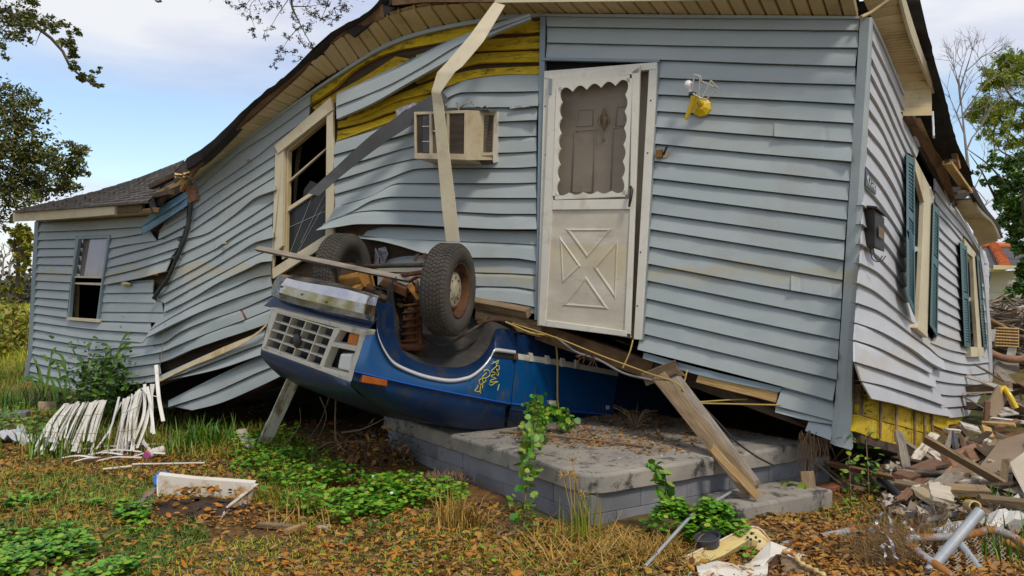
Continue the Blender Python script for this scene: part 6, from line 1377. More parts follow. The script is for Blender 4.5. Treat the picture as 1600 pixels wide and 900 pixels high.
P = np.vstack([ground_pts(1300, [(0, 735), (130, 740), (230, 790), (110, 850), (-30, 850)]), ground_pts(1400, [(410, 740), (500, 745), (500, 800), (430, 800)])]); tag(blades('grass', P, RNG.uniform(.08, .16, len(P)), 'grass', lean=.6, lean0=.4, width=.0022, curl=.9), kind='stuff')
P = patchy(46000, yard, 1.4, 2.3, .02); tag(blades('grass', P, RNG.uniform(.02, .06, len(P)), 'fieldgrass', lean=.6, lean0=.5, width=.0024, curl=.8), kind='stuff')
def tuft(px, py, n, h, spread, m_, label, name='grass_tuft', cat='grass tuft', lean=.4, width=.006, curl=.6, z=0, lean0=0.0):
    c = G(px, py); P_ = np.column_stack([RNG.normal(c.x, spread, n), RNG.normal(c.y, spread, n)]); P_ = np.column_stack([P_, gz(P_[:, 0], P_[:, 1]) + z])
    return tag(blades(name, P_, RNG.uniform(.4, 1, n) * h, m_, lean=lean, width=width, curl=curl, lean0=lean0), label, cat)
tuft(312, 696, 260, .30, .13, 'greengrass', 'bright green grass clump under the fallen siding right of the white slats')
tuft(100, 708, 240, .45, .16, 'greengrass', 'long green grass growing through the left bundle of white slats')
tuft(30, 640, 220, .38, .2, 'greengrass', 'tall green grass clump at the far corner of the sagging wing')
tuft(60, 590, 160, .5, .14, 'grass', 'yellowish grass clump against the wing corner trim', width=.004)
tuft(716, 822, 170, .30, .07, 'straw', 'dry straw tuft drooping at the foot of the block wall left of the vine', lean=.5, curl=1.1, width=.004)
tuft(745, 822, 60, .16, .05, 'straw', 'small dry straw tuft beside the clover below the truck', lean=.5, curl=1.2, width=.004)
tuft(905, 848, 70, .36, .06, 'grass', 'thin green stalks with brown seed heads at the porch corner', lean=.15, curl=.3, width=.004)
tuft(930, 868, 620, .30, .20, 'straw', 'golden mat of dry grass lying below the porch corner', lean=.4, lean0=.85, curl=.6, width=.0028)
tuft(1030, 868, 300, .26, .09, 'straw', 'golden dry grass hanging over the tan pot', lean=.4, lean0=.6, curl=.9, width=.0028)
tuft(1370, 806, 420, .16, .24, 'grass', 'scrubby grass between the hose and the wire tangle', lean=.5, lean0=.6, curl=.8, width=.003)
tuft(1590, 870, 160, .22, .16, 'greengrass', 'green grass growing through the chain link at the right', lean=.3, curl=.5, width=.005)
tuft(1560, 800, 40, .22, .05, 'greengrass', 'weedy green stalks beside the crumpled plastic sheet', lean=.25, curl=.5, width=.006)
tuft(480, 820, 60, .25, .12, 'straw', 'sprawling dry stems on the leaves left of the pale stone', lean=1.1, curl=.4, width=.004)
tuft(160, 850, 3, .55, .06, 'grass', 'long yellow-green stem lying across the clover', lean=.1, lean0=1.35, curl=.15, width=.005)
tuft(688, 762, 500, .10, .09, 'twig', 'matted dead weeds against the block wall', lean=.9, curl=.9, width=.004, z=.05)
m = MB()
c = G(902, 850)
for i in range(5):
    b0_ = c + Vector((random.uniform(-.09, .09), random.uniform(-.03, .03), 0)); t_ = b0_ + Vector((random.uniform(-.07, .07), 0, random.uniform(.26, .5))); m.tube([b0_, (b0_ + t_) / 2 + Vector((.01, 0, .02)), t_], [.003, .002, .002], 4)
    for j in range(14):
        a = random.uniform(0, 6.28); m.tube([t_, t_ + Vector((math.cos(a) * .03, math.sin(a) * .02, random.uniform(-.02, .03)))], [.0012, .002], 4)
tag(m.build('seed_stalk', 'straw'), 'stalks with brown sedge heads standing at the porch corner', 'sedge')
m = MB(); c = G(800, 835)
for i in range(900):
    a = c + Vector((random.gauss(0, .09), random.gauss(0, .08), abs(random.gauss(0, .05)))); d = Vector((random.uniform(-1, 1), random.uniform(-1, 1), random.uniform(-.6, .8))) * .05; m.quad(a, a + Vector((.0015, .0, .001)), a + d)
tag(m.build('dead_bush', 'twig'), 'fuzzy dead brown bush below the block wall left of the porch corner', 'bush')

def clover(name, poly, n, h, size, material, label=None, cat=None, kind=None, three=True, base=None, shape=ROUND):
    """low plants: leaflets in threes on short stalks"""
    P_ = ground_pts(n, poly) if base is None else base
    P_ = P_.copy(); q = RNG.uniform(.25, 1, len(P_)) * h * (1 + .5 * np.sin(P_[:, 0] * 6) * np.cos(P_[:, 1] * 7)); P_[:, 2] += q
    s = RNG.uniform(.7, 1.25, len(P_)) * size
    if three:
        y0 = RNG.uniform(0, 6.28, len(P_)); PP = np.repeat(P_, 3, 0); yy = np.repeat(y0, 3) + np.tile([0, 2.094, 4.189], len(P_)); ss = np.repeat(s, 3)
        return tag(scatter(name, shape, PP, ss, material, yaw=yy, tilt=.25, roll=.2, zmean=-.05), label, cat, kind=kind)
    return tag(scatter(name, shape, P_, s, material, tilt=.4, roll=.35), label, cat, kind=kind)
clover('clover', None, 0, .13, .032, 'clover', kind='stuff', base=patchy(1900, [(395, 742), (480, 748), (560, 758), (680, 752), (736, 778), (730, 800), (690, 826), (560, 832), (500, 812), (420, 795)], 4.3, 1.3, -.15))
bl_ = [(-30, 800), (60, 780), (150, 790), (240, 850), (230, 890), (150, 940), (-30, 940)]
clover('clover', None, 0, .08, .030, 'clover', kind='stuff', base=patchy(2600, bl_, 4.1, .4, .12))
clover('broadleaf_weed', None, 0, .09, .042, 'vineleaf', kind='stuff', three=False, shape=LEAF, base=patchy(1300, bl_, 4.6, 1.9, .3))
clover('broadleaf_weed', None, 0, .07, .045, 'ivyleaf', kind='stuff', three=False, shape=LEAF, base=patchy(1500, [(-30, 745), (250, 745), (260, 800), (640, 830), (560, 850), (200, 860), (-30, 860)], 2.2, 2.7, .55))
clover('broadleaf_weed', None, 0, .10, .038, 'clover', kind='stuff', three=False, shape=LEAF, base=patchy(1400, [(360, 700), (480, 705), (740, 775), (690, 825), (480, 815), (380, 760)], 3.3, .9, .35))
clover('clover', [(180, 795), (235, 805), (225, 825), (180, 815)], 120, .08, .03, 'clover', kind='stuff')
clover('clover', [(360, 700), (470, 700), (480, 745), (360, 750)], 480, .10, .028, 'clover', kind='stuff')
clover('clover', [(520, 850), (900, 880), (900, 930), (520, 930)], 60, .04, .02, 'clover', kind='stuff')
clover('clover', [(-30, 640), (110, 655), (90, 690), (-30, 690)], 260, .12, .035, 'vineleaf', kind='stuff')
m = MB()
for x, y in ((583, 773), (588, 776), (643, 780), (612, 802)):
    m.disc(G(x, y, .13), (0, -.5, 1), .012, .006, 7)
tag(m.build('clover_flower', 'numeral'), kind='stuff')
def potc(px, py, n, r, z, label):
    c = G(px, py); P_ = np.column_stack([RNG.normal(c.x, r, n), RNG.normal(c.y, r * .8, n), np.full(n, z)]); P_[:, 2] += RNG.uniform(-.05, .03, n) - ((P_[:, 0] - c.x) ** 2 + (P_[:, 1] - c.y) ** 2) * 4.0
    return clover('clover_plant', None, n, .06, .030, 'clover', label, 'clover plant', base=P_)
potc(1052, 842, 240, .08, .19, 'clover plant with one tall shoot spilling out of the tan pot')
potc(1116, 846, 420, .11, .20, 'dense bright clover plant overflowing the black pot')
clover('clover', [(1140, 850), (1160, 840), (1185, 880), (1160, 885)], 26, .06, .034, 'clover', kind='stuff')
def stem_plant(path, r, n, size, material, label, name='vine', cat='vine', spread=.03, shape=ROUND, stem='twig', leafs=None):
    g = thing(name, label, cat); R_ = resample(path, 24); MB().tube(R_, r, 6).build('stem', stem, g)
    P_ = np.array([tuple(R_[min(24, int(t))] + Vector((random.gauss(0, spread), random.gauss(0, spread), random.gauss(0, spread)))) for t in (leafs if leafs is not None else RNG.uniform(0, 24.9, n))])
    scatter('foliage', shape, P_, RNG.uniform(.6, 1.3, len(P_)) * size, material, g, tilt=.7, roll=.6)
    return g
stem_plant([G(818, 838), W(820, 790, 254), W(824, 742, 248), W(830, 702, 240), W(836, 665, 220), W(838, 635, 207)], .006, 230, .050, 'vineleaf', 'trailing green vine hanging down the porch side from the slab', spread=.035)
g = stem_plant([W(836, 690, 206), W(838, 655, 203), W(834, 632, 202), W(852, 650, 202), W(876, 645, 201), W(886, 668, 202)], .006, 300, .044, 'clover', 'leafy green vine bunched on the slab against the truck door', spread=.036)
stem_plant([G(1040, 830, .16), G(1040, 830, .30), G(1030, 835, .36), G(1020, 835, .44)], .005, 40, .06, 'vineleaf', 'single leafy shoot rising beside the tan pot to the porch edge', name='weed_shoot', cat='weed', spread=.02)
stem_plant([G(1358, 780), G(1356, 780, .22), G(1352, 780, .45), G(1348, 780, .66)], .005, 90, .05, 'vineleaf', 'slender green sapling growing under the house corner post', name='sapling', cat='sapling', spread=.05, shape=LEAF)
stem_plant([G(1330, 790), G(1328, 790, .2), G(1325, 790, .50)], .004, 30, .05, 'vineleaf', 'small weed left of the slender sapling under the corner', name='weed_shoot', cat='weed', spread=.03, shape=LEAF)
for i, (x, y) in enumerate(((1224, 762), (1262, 770))): stem_plant([G(x, y + 20), G(x, y + 20, .12)], .004, 9, .06, 'vineleaf', ('small seedling at the porch wall above the step', 'small seedling at the right end of the porch wall')[i], name='seedling', cat='seedling', spread=.03)
# sapling and reeds before the wing
g = thing('weed_thicket', 'leafy green weeds growing below the wing window', 'weeds')
for i, (x0_, y0_, x1_, y1_) in enumerate(((160, 640, 205, 510), (165, 640, 190, 530), (150, 640, 175, 545), (170, 640, 215, 560), (140, 640, 130, 560))):
    a = G(x0_, y0_); b = W(x1_, y1_, 150); MB().tube(resample([a, (a + b) / 2 + Vector((.02, 0, .05)), b], 12), [.008 - .0004 * j for j in range(13)], 5).build('stem', 'twig', g)
a = np.array([tuple(W(RNG.normal(160, 26), RNG.normal(595, 24), RNG.normal(150, 4))) for _ in range(900)]); scatter('foliage', LEAF, a, RNG.uniform(.05, .11, 900), 'ivyleaf', g, tilt=.6, roll=.6, squash=.4)
def reed(g_, px, py, tx, ty, L_, w_=.012, k=152):
    a = W(px, py, k); b = W(tx, ty, k); md = (a + b) / 2 + Vector((0, 0, L_)); R_ = resample([a, md, b], 10); m_ = MB(); d = (b - a).normalized(); s = d.cross(Vector((0, 1, 0))).normalized()
    m_.loft([[p + s * w_ * math.sin(math.pi * min(.97, .12 + .85 * i / 10)) for i, p in enumerate(R_)], R_, [p - s * w_ * math.sin(math.pi * min(.97, .12 + .85 * i / 10)) + Vector((0, .004, 0)) for i, p in enumerate(R_)]], True); m_.build('blade', 'reedgreen', g_)
MT['reedgreen'] = mat('reed_blade', (.05, .13, .01), (.11, .21, .02), 3, rough=.5, bump=0)
for q in ((178, 560, 214, 545, .06), (180, 555, 232, 536, .07), (185, 545, 220, 575, .10), (180, 560, 225, 590, .12), (178, 566, 200, 600, .1), (190, 532, 212, 517, .03), (192, 530, 222, 548, .06), (176, 560, 160, 580, .05), (182, 550, 205, 538, .05), (186, 548, 224, 560, .08)): reed(g, *q)
g2 = thing('reed_clump', 'arching long-bladed reeds at the foot of the wing corner', 'reeds')
for q in ((70, 620, 82, 545, .0), (66, 610, 56, 560, .0), (68, 600, 50, 555, .02), (80, 560, 96, 600, .1), (76, 570, 112, 612, .16), (70, 590, 100, 620, .1), (74, 565, 62, 555, .03), (86, 550, 104, 578, .06), (60, 612, 30, 600, .1), (66, 606, 88, 640, .14), (80, 555, 88, 542, .01), (72, 600, 20, 606, .10), (90, 620, 76, 585, .02), (100, 625, 104, 590, .02)): reed(g2, *q, w_=.016, k=148)
m = MB()
for x, y in ((200, 497), (208, 500), (218, 502), (224, 505), (206, 508), (192, 512), (214, 512)):
    a = W(198, 525, 150); b = W(x, y, 150); m.tube([a, (a + b) / 2 + Vector((0, 0, .02)), b], .0022, 4)
    for j in range(9): p = b + Vector((random.gauss(0, .03), random.gauss(0, .02), random.gauss(0, .015))); m.tube([p, p + Vector((.02, 0, .004))], .003, 4)
tag(m.build('dry_seed_stalk', 'twig'), 'feathery brown grass seed stalk in front of the wing siding', 'seed stalk')

# twigs and roots under the nose of the truck
def twig(pts, r, label, name='branch', cat='branch', group=None, m_='twig'):
    R_ = resample(pts, 14); return tag(MB().tube(R_, [r * (1 - .75 * i / 14) for i in range(15)], 6).build(name, m_), label, cat, group)
twig([G(543, 758), W(540, 705, 186), W(526, 690, 186), W(524, 640, 184), W(527, 612, 184)], .022, 'crooked thick vine stem rising from the ground to the truck nose')
twig([W(540, 705, 186), W(520, 690, 185), W(480, 715, 186), G(462, 735)], .010, 'thin branch arching low left of the crooked vine stem')
twig([W(541, 690, 187), W(590, 690, 188), W(610, 708, 190)], .009, 'thin branch arching right toward the block wall')
twig([W(534, 676, 186), W(560, 672, 187), W(605, 652, 189)], .010, 'straight branch reaching from the vine stem to the slab corner')
twig([W(545, 700, 187), W(580, 716, 190), W(596, 735, 192)], .008, 'short root curling down beside the block wall')
twig([W(500, 620, 183), W(510, 650, 184), W(490, 700, 187)], .006, 'hair-thin stem hanging left of the crooked vine stem')
twig([W(517, 612, 183), W(500, 660, 184), W(478, 690, 186)], .005, 'hair-thin stem hanging from the truck nose edge')
twig([W(440, 702, 183), W(470, 655, 184), W(468, 636, 184)], .007, 'dead stem leaning by the pale grey prop board')
twig([W(1300, 720, 200), W(1320, 700, 205), W(1355, 675, 214)], .012, 'bare twig crossing the dark gap under the corner post', m_='twig')
twig([W(1262, 742, 215), W(1310, 722, 212), W(1340, 708, 214)], .010, 'bare twig reaching from the porch end under the corner post')
twig([W(1270, 720, 214), W(1330, 770, 216), G(1370, 800)], .012, 'grey stick lying down the slope right of the porch', m_='greywood')
twig([W(1290, 730, 212), W(1330, 760, 214), G(1400, 800)], .010, 'thin dark stick lying beside the grey stick', m_='twig')
m = MB()
for i in range(420):
    a = W(random.gauss(585, 30), random.gauss(720, 18), random.uniform(183, 192)); d = Vector((random.gauss(0, .08), random.gauss(0, .06), random.gauss(0, .06))); m.tube([a, a + d * .5 + Vector((0, 0, .015)), a + d], [.004, .003, .0015], 3)
tag(m.build('brushwood', 'twig'), kind='stuff')
P = np.array([tuple(W(RNG.normal(585, 32), RNG.normal(725, 20), RNG.uniform(183, 192))) for _ in range(700)]); tag(scatter('leaf_litter', LEAF, P, RNG.uniform(.04, .08, 700), 'litter', tilt=.8, roll=.6, squash=.4), kind='stuff')
m = MB()
for i in range(34):
    a = FAC(random.gauss(1262, 7), 680 + random.uniform(-8, 4), .05); b = a + Vector((random.gauss(0, .03), random.gauss(0, .03), -random.uniform(.15, .5))); m.tube([a, (a + b) / 2 + Vector((random.gauss(0, .035), random.gauss(0, .03), 0)), b], [.0025, .002, .001], 4)
tag(m.build('root_beard', 'twig'), 'beard of dry roots hanging from the siding edge near the corner post', 'roots')
m = MB()
for i in range(60):
    a = FAC(random.uniform(1268, 1296), 684, .0); b = a + Vector((random.gauss(0, .03), random.gauss(0, .03), -random.uniform(.05, .2))); m.tube([a, b], [.003, .001], 3)
tag(m.build('root_beard', 'twig'), 'short fringe of dry roots under the lowest siding by the corner post', 'roots')

# ------------------------------------------------------------------ yard rubbish
def slats(label, tops, bots, n, kt, kb, fan):
    g_ = thing('fallen_blind', label, 'blind')
    for i in range(n):
        t = i / (n - 1); a = Vector(tops[0]) + (Vector(tops[1]) - Vector(tops[0])) * t; b = Vector(bots[0]) + (Vector(bots[1]) - Vector(bots[0])) * t
        a += Vector((random.uniform(-1.5, 1.5), random.uniform(-3, 3))); b += Vector((random.uniform(-4, 4) * fan, random.uniform(-6, 8)))
        b = a.lerp(b, random.choice((1, 1, 1, .9, .75))) ; b.x += random.gauss(0, 3) * fan; k0 = kt + random.uniform(-1.5, 1.5); pa, pb = W(a.x, a.y, k0), W(b.x, b.y, kb + random.uniform(-1, 1)); pm = (pa + pb) / 2 + Vector((random.uniform(-.02, .02), -.03, random.uniform(0, .03)))
        R_ = resample([pa, pm, pb], 8); s = Vector((random.uniform(.007, .010), random.uniform(-.016, .016), 0)); m_ = MB(); pm += Vector((random.uniform(-.03, .03), random.uniform(-.05, .0), random.uniform(-.03, .02)))
        m_.loft([[p - s for p in R_], [p + Vector((0, -.006, .0)) for p in R_], [p + s for p in R_]], True); m_.build('slat', 'blind', g_)
    for v in (.25, .6):
        q0, q1 = Vector(tops[0]).lerp(Vector(bots[0]), v), Vector(tops[1]).lerp(Vector(bots[1]), v); k_ = kt + (kb - kt) * v + 3
        MB().tube([W(q0.x, q0.y, k_), W((q0.x + q1.x) / 2, (q0.y + q1.y) / 2 + 2, k_), W(q1.x, q1.y, k_)], .002, 4).build('ladder_cord', 'twig', g_)
    return g_
slats('white venetian blind fanned out on the grass, left of the two bundles', ((99, 632), (166, 625)), ((48, 702), (142, 712)), 34, 170, 179, 1.0)
slats('white blind slats bunched upright against the wing, right of the fanned blind', ((188, 628), (226, 606)), ((172, 706), (208, 712)), 20, 171, 179, 1.3)
g_ = thing('fallen_blind', 'loose twisted blind slats hanging from the torn siding edge', 'blind')
for a, md, b in (((226, 600), (224, 650), (208, 690)), ((230, 604), (236, 640), (240, 678)), ((236, 600), (238, 645), (236, 676)), ((244, 570), (248, 620), (255, 658)), ((232, 640), (222, 680), (236, 706)), ((240, 600), (230, 655), (214, 700)), ((222, 606), (232, 616), (246, 620)), ((186, 620), (176, 660), (150, 702)), ((205, 690), (170, 706), (120, 722))):
    R_ = resample([W(*a, 172), W(*md, 175), W(*b, 178)], 10); s = Vector((.014, random.uniform(-.01, .01), .002)); MB().loft([[p - s for p in R_], [p + Vector((0, -.006, 0)) for p in R_], [p + s for p in R_]], True).build('slat', 'blind', g_)
tr_ = thing('metal_tray', 'rusty-edged white metal tray tipped on the leaves and full of soil', 'tray')
bk_t, bk_b = [(247, 742), (300, 748), (398, 755)], [(247, 776), (300, 780), (392, 785)]
m = MB(); A = [W(x, y, 222) for x, y in bk_t]; B = [W(x, y + 6, 222) for x, y in bk_b]
m.loft([A, B], False); m.loft([[p + Vector((0, .04, .012)) for p in A], A], False); m.build('back_rim', 'whitejunk', tr_)
m = MB(); m.quad(W(398, 755, 222), W(392, 785, 225), G(345, 812, .01), G(352, 803, .04)); m.quad(W(398, 755, 222), W(404, 756, 222), G(356, 806, .05), G(352, 804, .05)); m.build('side_rim', 'whitejunk', tr_)
MB().quad(W(245, 742, 222), W(249, 742, 223), W(248, 782, 228), W(245, 782, 228)).build('side_rim', 'whitejunk', tr_)
MB().tube([G(352, 808, .04), W(399, 757, 222)], .006, 5).build('edge_strip', 'rust', tr_)
c = G(302, 800); m = MB(); rows_ = []
for r in range(7):
    rr = .05 + .34 * r / 6; rows_.append([c + Vector((math.cos(a) * rr, math.sin(a) * rr * .7 + .06, .075 * (1 - (r / 6) ** 2) - .01 + .02 * mnoise.noise(Vector((a * 2, r, 1))))) for a in np.linspace(0, 2 * math.pi, 26)])
tag(m.loft(rows_, True).build('soil_heap', 'darksoil'), 'mound of dark soil and leaves inside the white metal tray', 'soil heap')
P = np.array([(c.x + RNG.normal(0, .17), c.y + .1 + RNG.normal(0, .12), .14) for _ in range(90)]); P[:, 2] = .09 * np.clip(1 - ((P[:, 0] - c.x) ** 2 + ((P[:, 1] - c.y - .12) * 1.3) ** 2) / .15, 0, 1) + .01; tag(scatter('leaf_litter', LEAF, P, RNG.uniform(.04, .07, 90), 'litter', tilt=.3), kind='stuff')
m = MB(); m.disc(W(254, 750, 216), (.1, -.8, .6), .058, .012, 20); m.lathe(W(254, 750, 216), Vector((.1, -.8, .6)), [(.058, .012), (.063, .02), (.05, .02)], 20); tag(m.build('blue_disc', 'blueplastic'), 'round blue plastic lid behind the white metal tray', 'plastic disc')
cn = thing('spray_can', 'white can with a pink cap lying in front of the slats', 'can'); ca, cb = G(254, 712, .05), G(231, 720, .05)
MB().tube([ca, cb], .035, 14).build('can_body', 'whitejunk', cn); MB().disc(cb, cb - ca, .036, .018, 14, .033).build('cap', 'pink', cn)
def chunk(px, py, sx, sy, sz, m_, label, rz=None, name='block', cat='block', group=None, jag=.12, dz=-.02, tilt=.1):
    v = []
    for ix in (-1, 1):
        for iy in (-1, 1):
            for iz in (0, 1): v.append(Vector((ix * sx / 2 * random.uniform(1 - jag, 1), iy * sy / 2 * random.uniform(1 - jag, 1), iz * sz * random.uniform(1 - jag, 1))))
    m_b = MB().add(v, [(0, 1, 3, 2), (4, 6, 7, 5), (0, 4, 5, 1), (2, 3, 7, 6), (0, 2, 6, 4), (1, 5, 7, 3)]); o = m_b.build(name, m_, None, min(sx, sy, sz) * .10)
    o.location = G(px, py, dz); o.rotation_euler = (random.uniform(-tilt, tilt), random.uniform(-tilt, tilt), random.uniform(0, 3) if rz is None else rz)
    return tag(o, label, cat, group)
chunk(76, 642, .22, .2, .14, 'stone', 'tan concrete block in the grass left of the fanned blind', .3)
chunk(26, 652, .26, .2, .09, 'concrete', 'flat grey paving block in the grass at the left edge', .2)
chunk(60, 560, .2, .2, .12, 'concrete', 'pale footing block at the wing corner', .2)
chunk(506, 828, .09, .06, .05, 'stone', 'pale rounded stone on the leaves below the clover', .4, 'stone', 'stone')
chunk(282, 845, .10, .06, .012, 'greywood', 'small flat wood chip on the leaves below the white tray', .5, 'wood_chip', 'wood chip')
chunk(1234, 822, .10, .06, .05, 'freshwood', 'small tan foam scrap beside the concrete step', .3, 'foam_scrap', 'foam scrap')
for (a, b, w_, lb, mm) in (((405, 826), (455, 830), .05, 'brown stick half buried in leaves left of the pale stone', 'oldwood'), ((445, 838), (478, 826), .035, 'short pale stick angled beside the pale stone', 'freshwood'), ((214, 796), (244, 770), .05, 'stubby stick leaning on the corner of the white tray', 'greywood'), ((160, 738), (206, 733), .014, 'thin white strip lying on the soil in front of the slats', 'blind'), ((320, 728), (208, 730), .012, 'long thin white strip lying right of the short white strip', 'blind'), ((130, 726), (200, 718), .06, 'dark board lying at the foot of the fanned blind', 'darkwood'), ((20, 688), (40, 694), .05, 'short grey lath lying on the rag heap', 'greywood'), ((268, 640), (315, 632), .09, 'short weathered board end under the fallen siding', 'oldwood'), ((8, 540), (36, 520), .05, 'tan stick lying in the field by the wing', 'freshwood')):
    tag(beam(G(*a, .025), G(*b, .025), w_, min(w_, .03), 'stick', mm, rough=.01), lb, 'stick')
m = MB(); pts = [W(x, y, k) for x, y, k in ((368, 674, 178), (380, 672, 178), (392, 690, 182), (404, 696, 182), (388, 702, 184), (376, 690, 181))]
tag(m.prism(pts, (.01, .03, .012)).build('plaster_piece', 'cavity', None, .004), 'pair of pale plaster pieces beside the grey prop board', 'plaster piece')
def crumple(px, py, sx, sy, h, m_, label, name, cat, n=12, dz=.0):
    c = G(px, py, dz); rows_ = [[c + Vector((sx * (i / n - .5), sy * (j / n - .5), h * (.5 + mnoise.noise(Vector((i * .55, j * .55, px)))) * math.sin(math.pi * min(1, max(.04, i / n))) ** .5)) for i in range(n + 1)] for j in range(n + 1)]
    return tag(MB().loft(rows_, False).build(name, m_), label, cat)
crumple(14, 692, .42, .3, .16, 'vinyl_pale', 'grey rag heap at the left edge beside the blind', 'rag_heap', 'rags')
crumple(42, 694, .20, .16, .10, 'blind', 'small white crumpled bag between the rag heap and the blind', 'crumpled_bag', 'bag')
crumple(1588, 822, .5, .4, .16, 'blind', 'crumpled white plastic sheet lying behind the gate at the right', 'plastic_sheet', 'plastic sheet')
crumple(1500, 838, .25, .2, .08, 'vinyl_pale', 'dirty plastic scrap under the bare pole', 'plastic_sheet', 'plastic sheet')

# pots
def pot(px, py, r, h, m_, label, tilt_=(0, 0)):
    g_ = thing('flower_pot', label, 'pot'); c = G(px, py, -.01); ax = Vector((tilt_[0], tilt_[1], 1)).normalized()
    MB().lathe(c, ax, [(.001, 0), (r * .72, 0), (r * .95, h * .9), (r * 1.05, h * .9), (r * 1.05, h), (r * .95, h), (r * .88, h * .8), (.001, h * .78)], 28, False).build('pot_body', m_, g_, .003); return g_
MT['tanpot'] = mat('tan_plastic_pot', (.34, .25, .14), (.42, .32, .2), 4, rough=.6, dirt=(.2, .12, .05), damt=.5)
MT['blackpot'] = mat('grey_black_pot', (.035, .036, .042), (.06, .06, .068), 4, rough=.5, dirt=(.12, .07, .03), damt=.4)
pot(1050, 858, .10, .19, 'tanpot', 'tan flower pot half hidden by dry grass below the porch'); pot(1110, 866, .07, .12, 'blackpot', 'dark grey flower pot tipped beside the rusty panel', (-.2, -.15))

# enamel appliance panel, torn and rusty, in the foreground
jk = thing('appliance_shell', 'torn white enamel appliance panel with orange rust in the foreground', 'scrap panel')
ZC = lambda x, y, k: W(x, y, k)
m = MB(); m.loft([[ZC(1062, 875, 292), ZC(1120, 848, 285), ZC(1172, 824, 275), ZC(1184, 826, 274), ZC(1204, 846, 277)], [ZC(1080, 888, 297), ZC(1130, 868, 291), ZC(1172, 842, 283), ZC(1186, 846, 280), ZC(1196, 852, 281)], [ZC(1086, 892, 296), ZC(1128, 874, 290), ZC(1160, 858, 283), ZC(1178, 858, 281), ZC(1190, 862, 282)]], False); m.build('rusty_flange', 'enamelrust', jk)
m = MB(); m.tube(resample([ZC(1062, 874, 292), ZC(1120, 847, 285), ZC(1174, 823, 275), ZC(1186, 825, 274), ZC(1204, 845, 277)], 20), .006, 6); m.build('rolled_edge', 'whitejunk', jk)
for x, y in ((1168, 840), (1173, 843), (1181, 840), (1174, 834), (1187, 846)): MB().disc(ZC(x, y, 284), (-.1, -.8, .6), .008, .004, 8).build('drain_hole', 'black', jk)
MB().disc(ZC(1081, 876, 300), (-.2, -.8, .6), .016, .012, 10).build('bolt', 'rust', jk)
m = MB(); m.loft([[ZC(1203, 845, 284), ZC(1170, 880, 296), ZC(1160, 882, 297)], [ZC(1204, 846, 286), ZC(1204, 870, 298), ZC(1190, 885, 300)], [ZC(1206, 846, 284), ZC(1240, 860, 286), ZC(1222, 868, 292)], [ZC(1206, 846, 282), ZC(1262, 868, 287), ZC(1252, 876, 292)]], False); m.build('folded_panel', 'whitejunk', jk, .004)
m = MB(); m.loft([[ZC(1088, 884, 300), ZC(1120, 876, 298), ZC(1154, 882, 296), ZC(1200, 880, 298)], [ZC(1090, 892, 306), ZC(1122, 886, 304), ZC(1160, 892, 303), ZC(1200, 888, 303)], [ZC(1094, 930, 320), ZC(1125, 930, 320), ZC(1162, 930, 318), ZC(1196, 930, 318)]], False); m.build('front_panel', 'whitejunk', jk, .006)
m = MB(); m.loft([[ZC(1190, 930, 316), ZC(1196, 905, 308), ZC(1205, 880, 300), ZC(1212, 866, 296)], [ZC(1204, 930, 314), ZC(1206, 905, 306), ZC(1214, 884, 299), ZC(1222, 866, 294)]], False); m.build('torn_edge', 'rust', jk)
m = MB(); m.loft([[ZC(1220, 862, 294), ZC(1240, 872, 298), ZC(1262, 885, 303), ZC(1284, 905, 310)], [ZC(1222, 930, 312), ZC(1240, 930, 314), ZC(1262, 930, 316), ZC(1284, 930, 318)]], False); m.build('torn_board', 'oldwood', jk)
m = MB(); m.tube(resample([ZC(1222, 862, 298), ZC(1240, 866, 299), ZC(1252, 880, 303), ZC(1268, 888, 307), ZC(1290, 900, 312)], 20), [.012 + .006 * math.sin(i * 2.1) for i in range(21)], 6); m.build('torn_edge', 'enamelrust', jk)
m = MB(); m.loft([[ZC(1065, 905, 308), ZC(1080, 893, 304), ZC(1092, 900, 306)], [ZC(1068, 930, 318), ZC(1082, 930, 318), ZC(1096, 930, 318)]], False); m.build('folded_panel', 'whitejunk', jk)
tag(MB().tube([G(1008, 894, .03), G(1080, 850, .16), W(1145, 767, 240)], [.010, .010, .009], 6).build('metal_strip', 'pipeclean'), 'thin white metal strip leaning from the dry grass up to the porch step', 'metal strip')

# pipes, gate frame, chain link
tag(MB().tube([W(1222, 852, 272), W(1334, 828, 262)], .022, 10).build('pipe', 'pipe'), 'thin galvanised pipe lying left of the wire tangle', 'pipe')
tag(MB().tube([W(1444, 902, 304), W(1532, 798, 298)], .029, 16).build('pipe', 'pipeclean'), 'pale bare pole leaning up over the rusty gate frame', 'pole')
tag(MB().tube([W(1420, 818, 250), W(1510, 797, 246)], .026, 12).build('pipe', 'pipe'), 'rust-stained pipe lying behind the gate frame', 'pipe')
cl = thing('pipe_coupling', 'yellowed pipe coupling at the end of the rust-stained pipe', 'coupling'); MB().lathe(W(1515, 790, 246), Vector((-.1, -.9, .15)), [(.03, .0), (.03, .09), (.038, .09), (.038, -.02), (.03, -.02)], 18, False).build('collar', 'enamelrust', cl)
MB().loft([[W(x, y, 245) for x, y in ((1496, 778), (1508, 774), (1520, 778), (1530, 788))], [W(x, y, 240) for x, y in ((1500, 782), (1510, 782), (1518, 786), (1528, 796))]], False).build('torn_wrap', 'yellow', cl)
gt = thing('gate_frame', 'bent rusty tube gate frame with chain link lying at the right corner', 'gate')
MB().tube(resample([W(1500, 912, 312), W(1470, 888, 306), W(1438, 866, 298), W(1418, 850, 290), W(1424, 841, 286), W(1440, 840, 286), W(1495, 838, 284), W(1530, 832, 282), W(1548, 828, 281), W(1572, 834, 283), W(1600, 850, 288), W(1640, 876, 296)], 60), .023, 10).build('tube', 'pipe', gt)
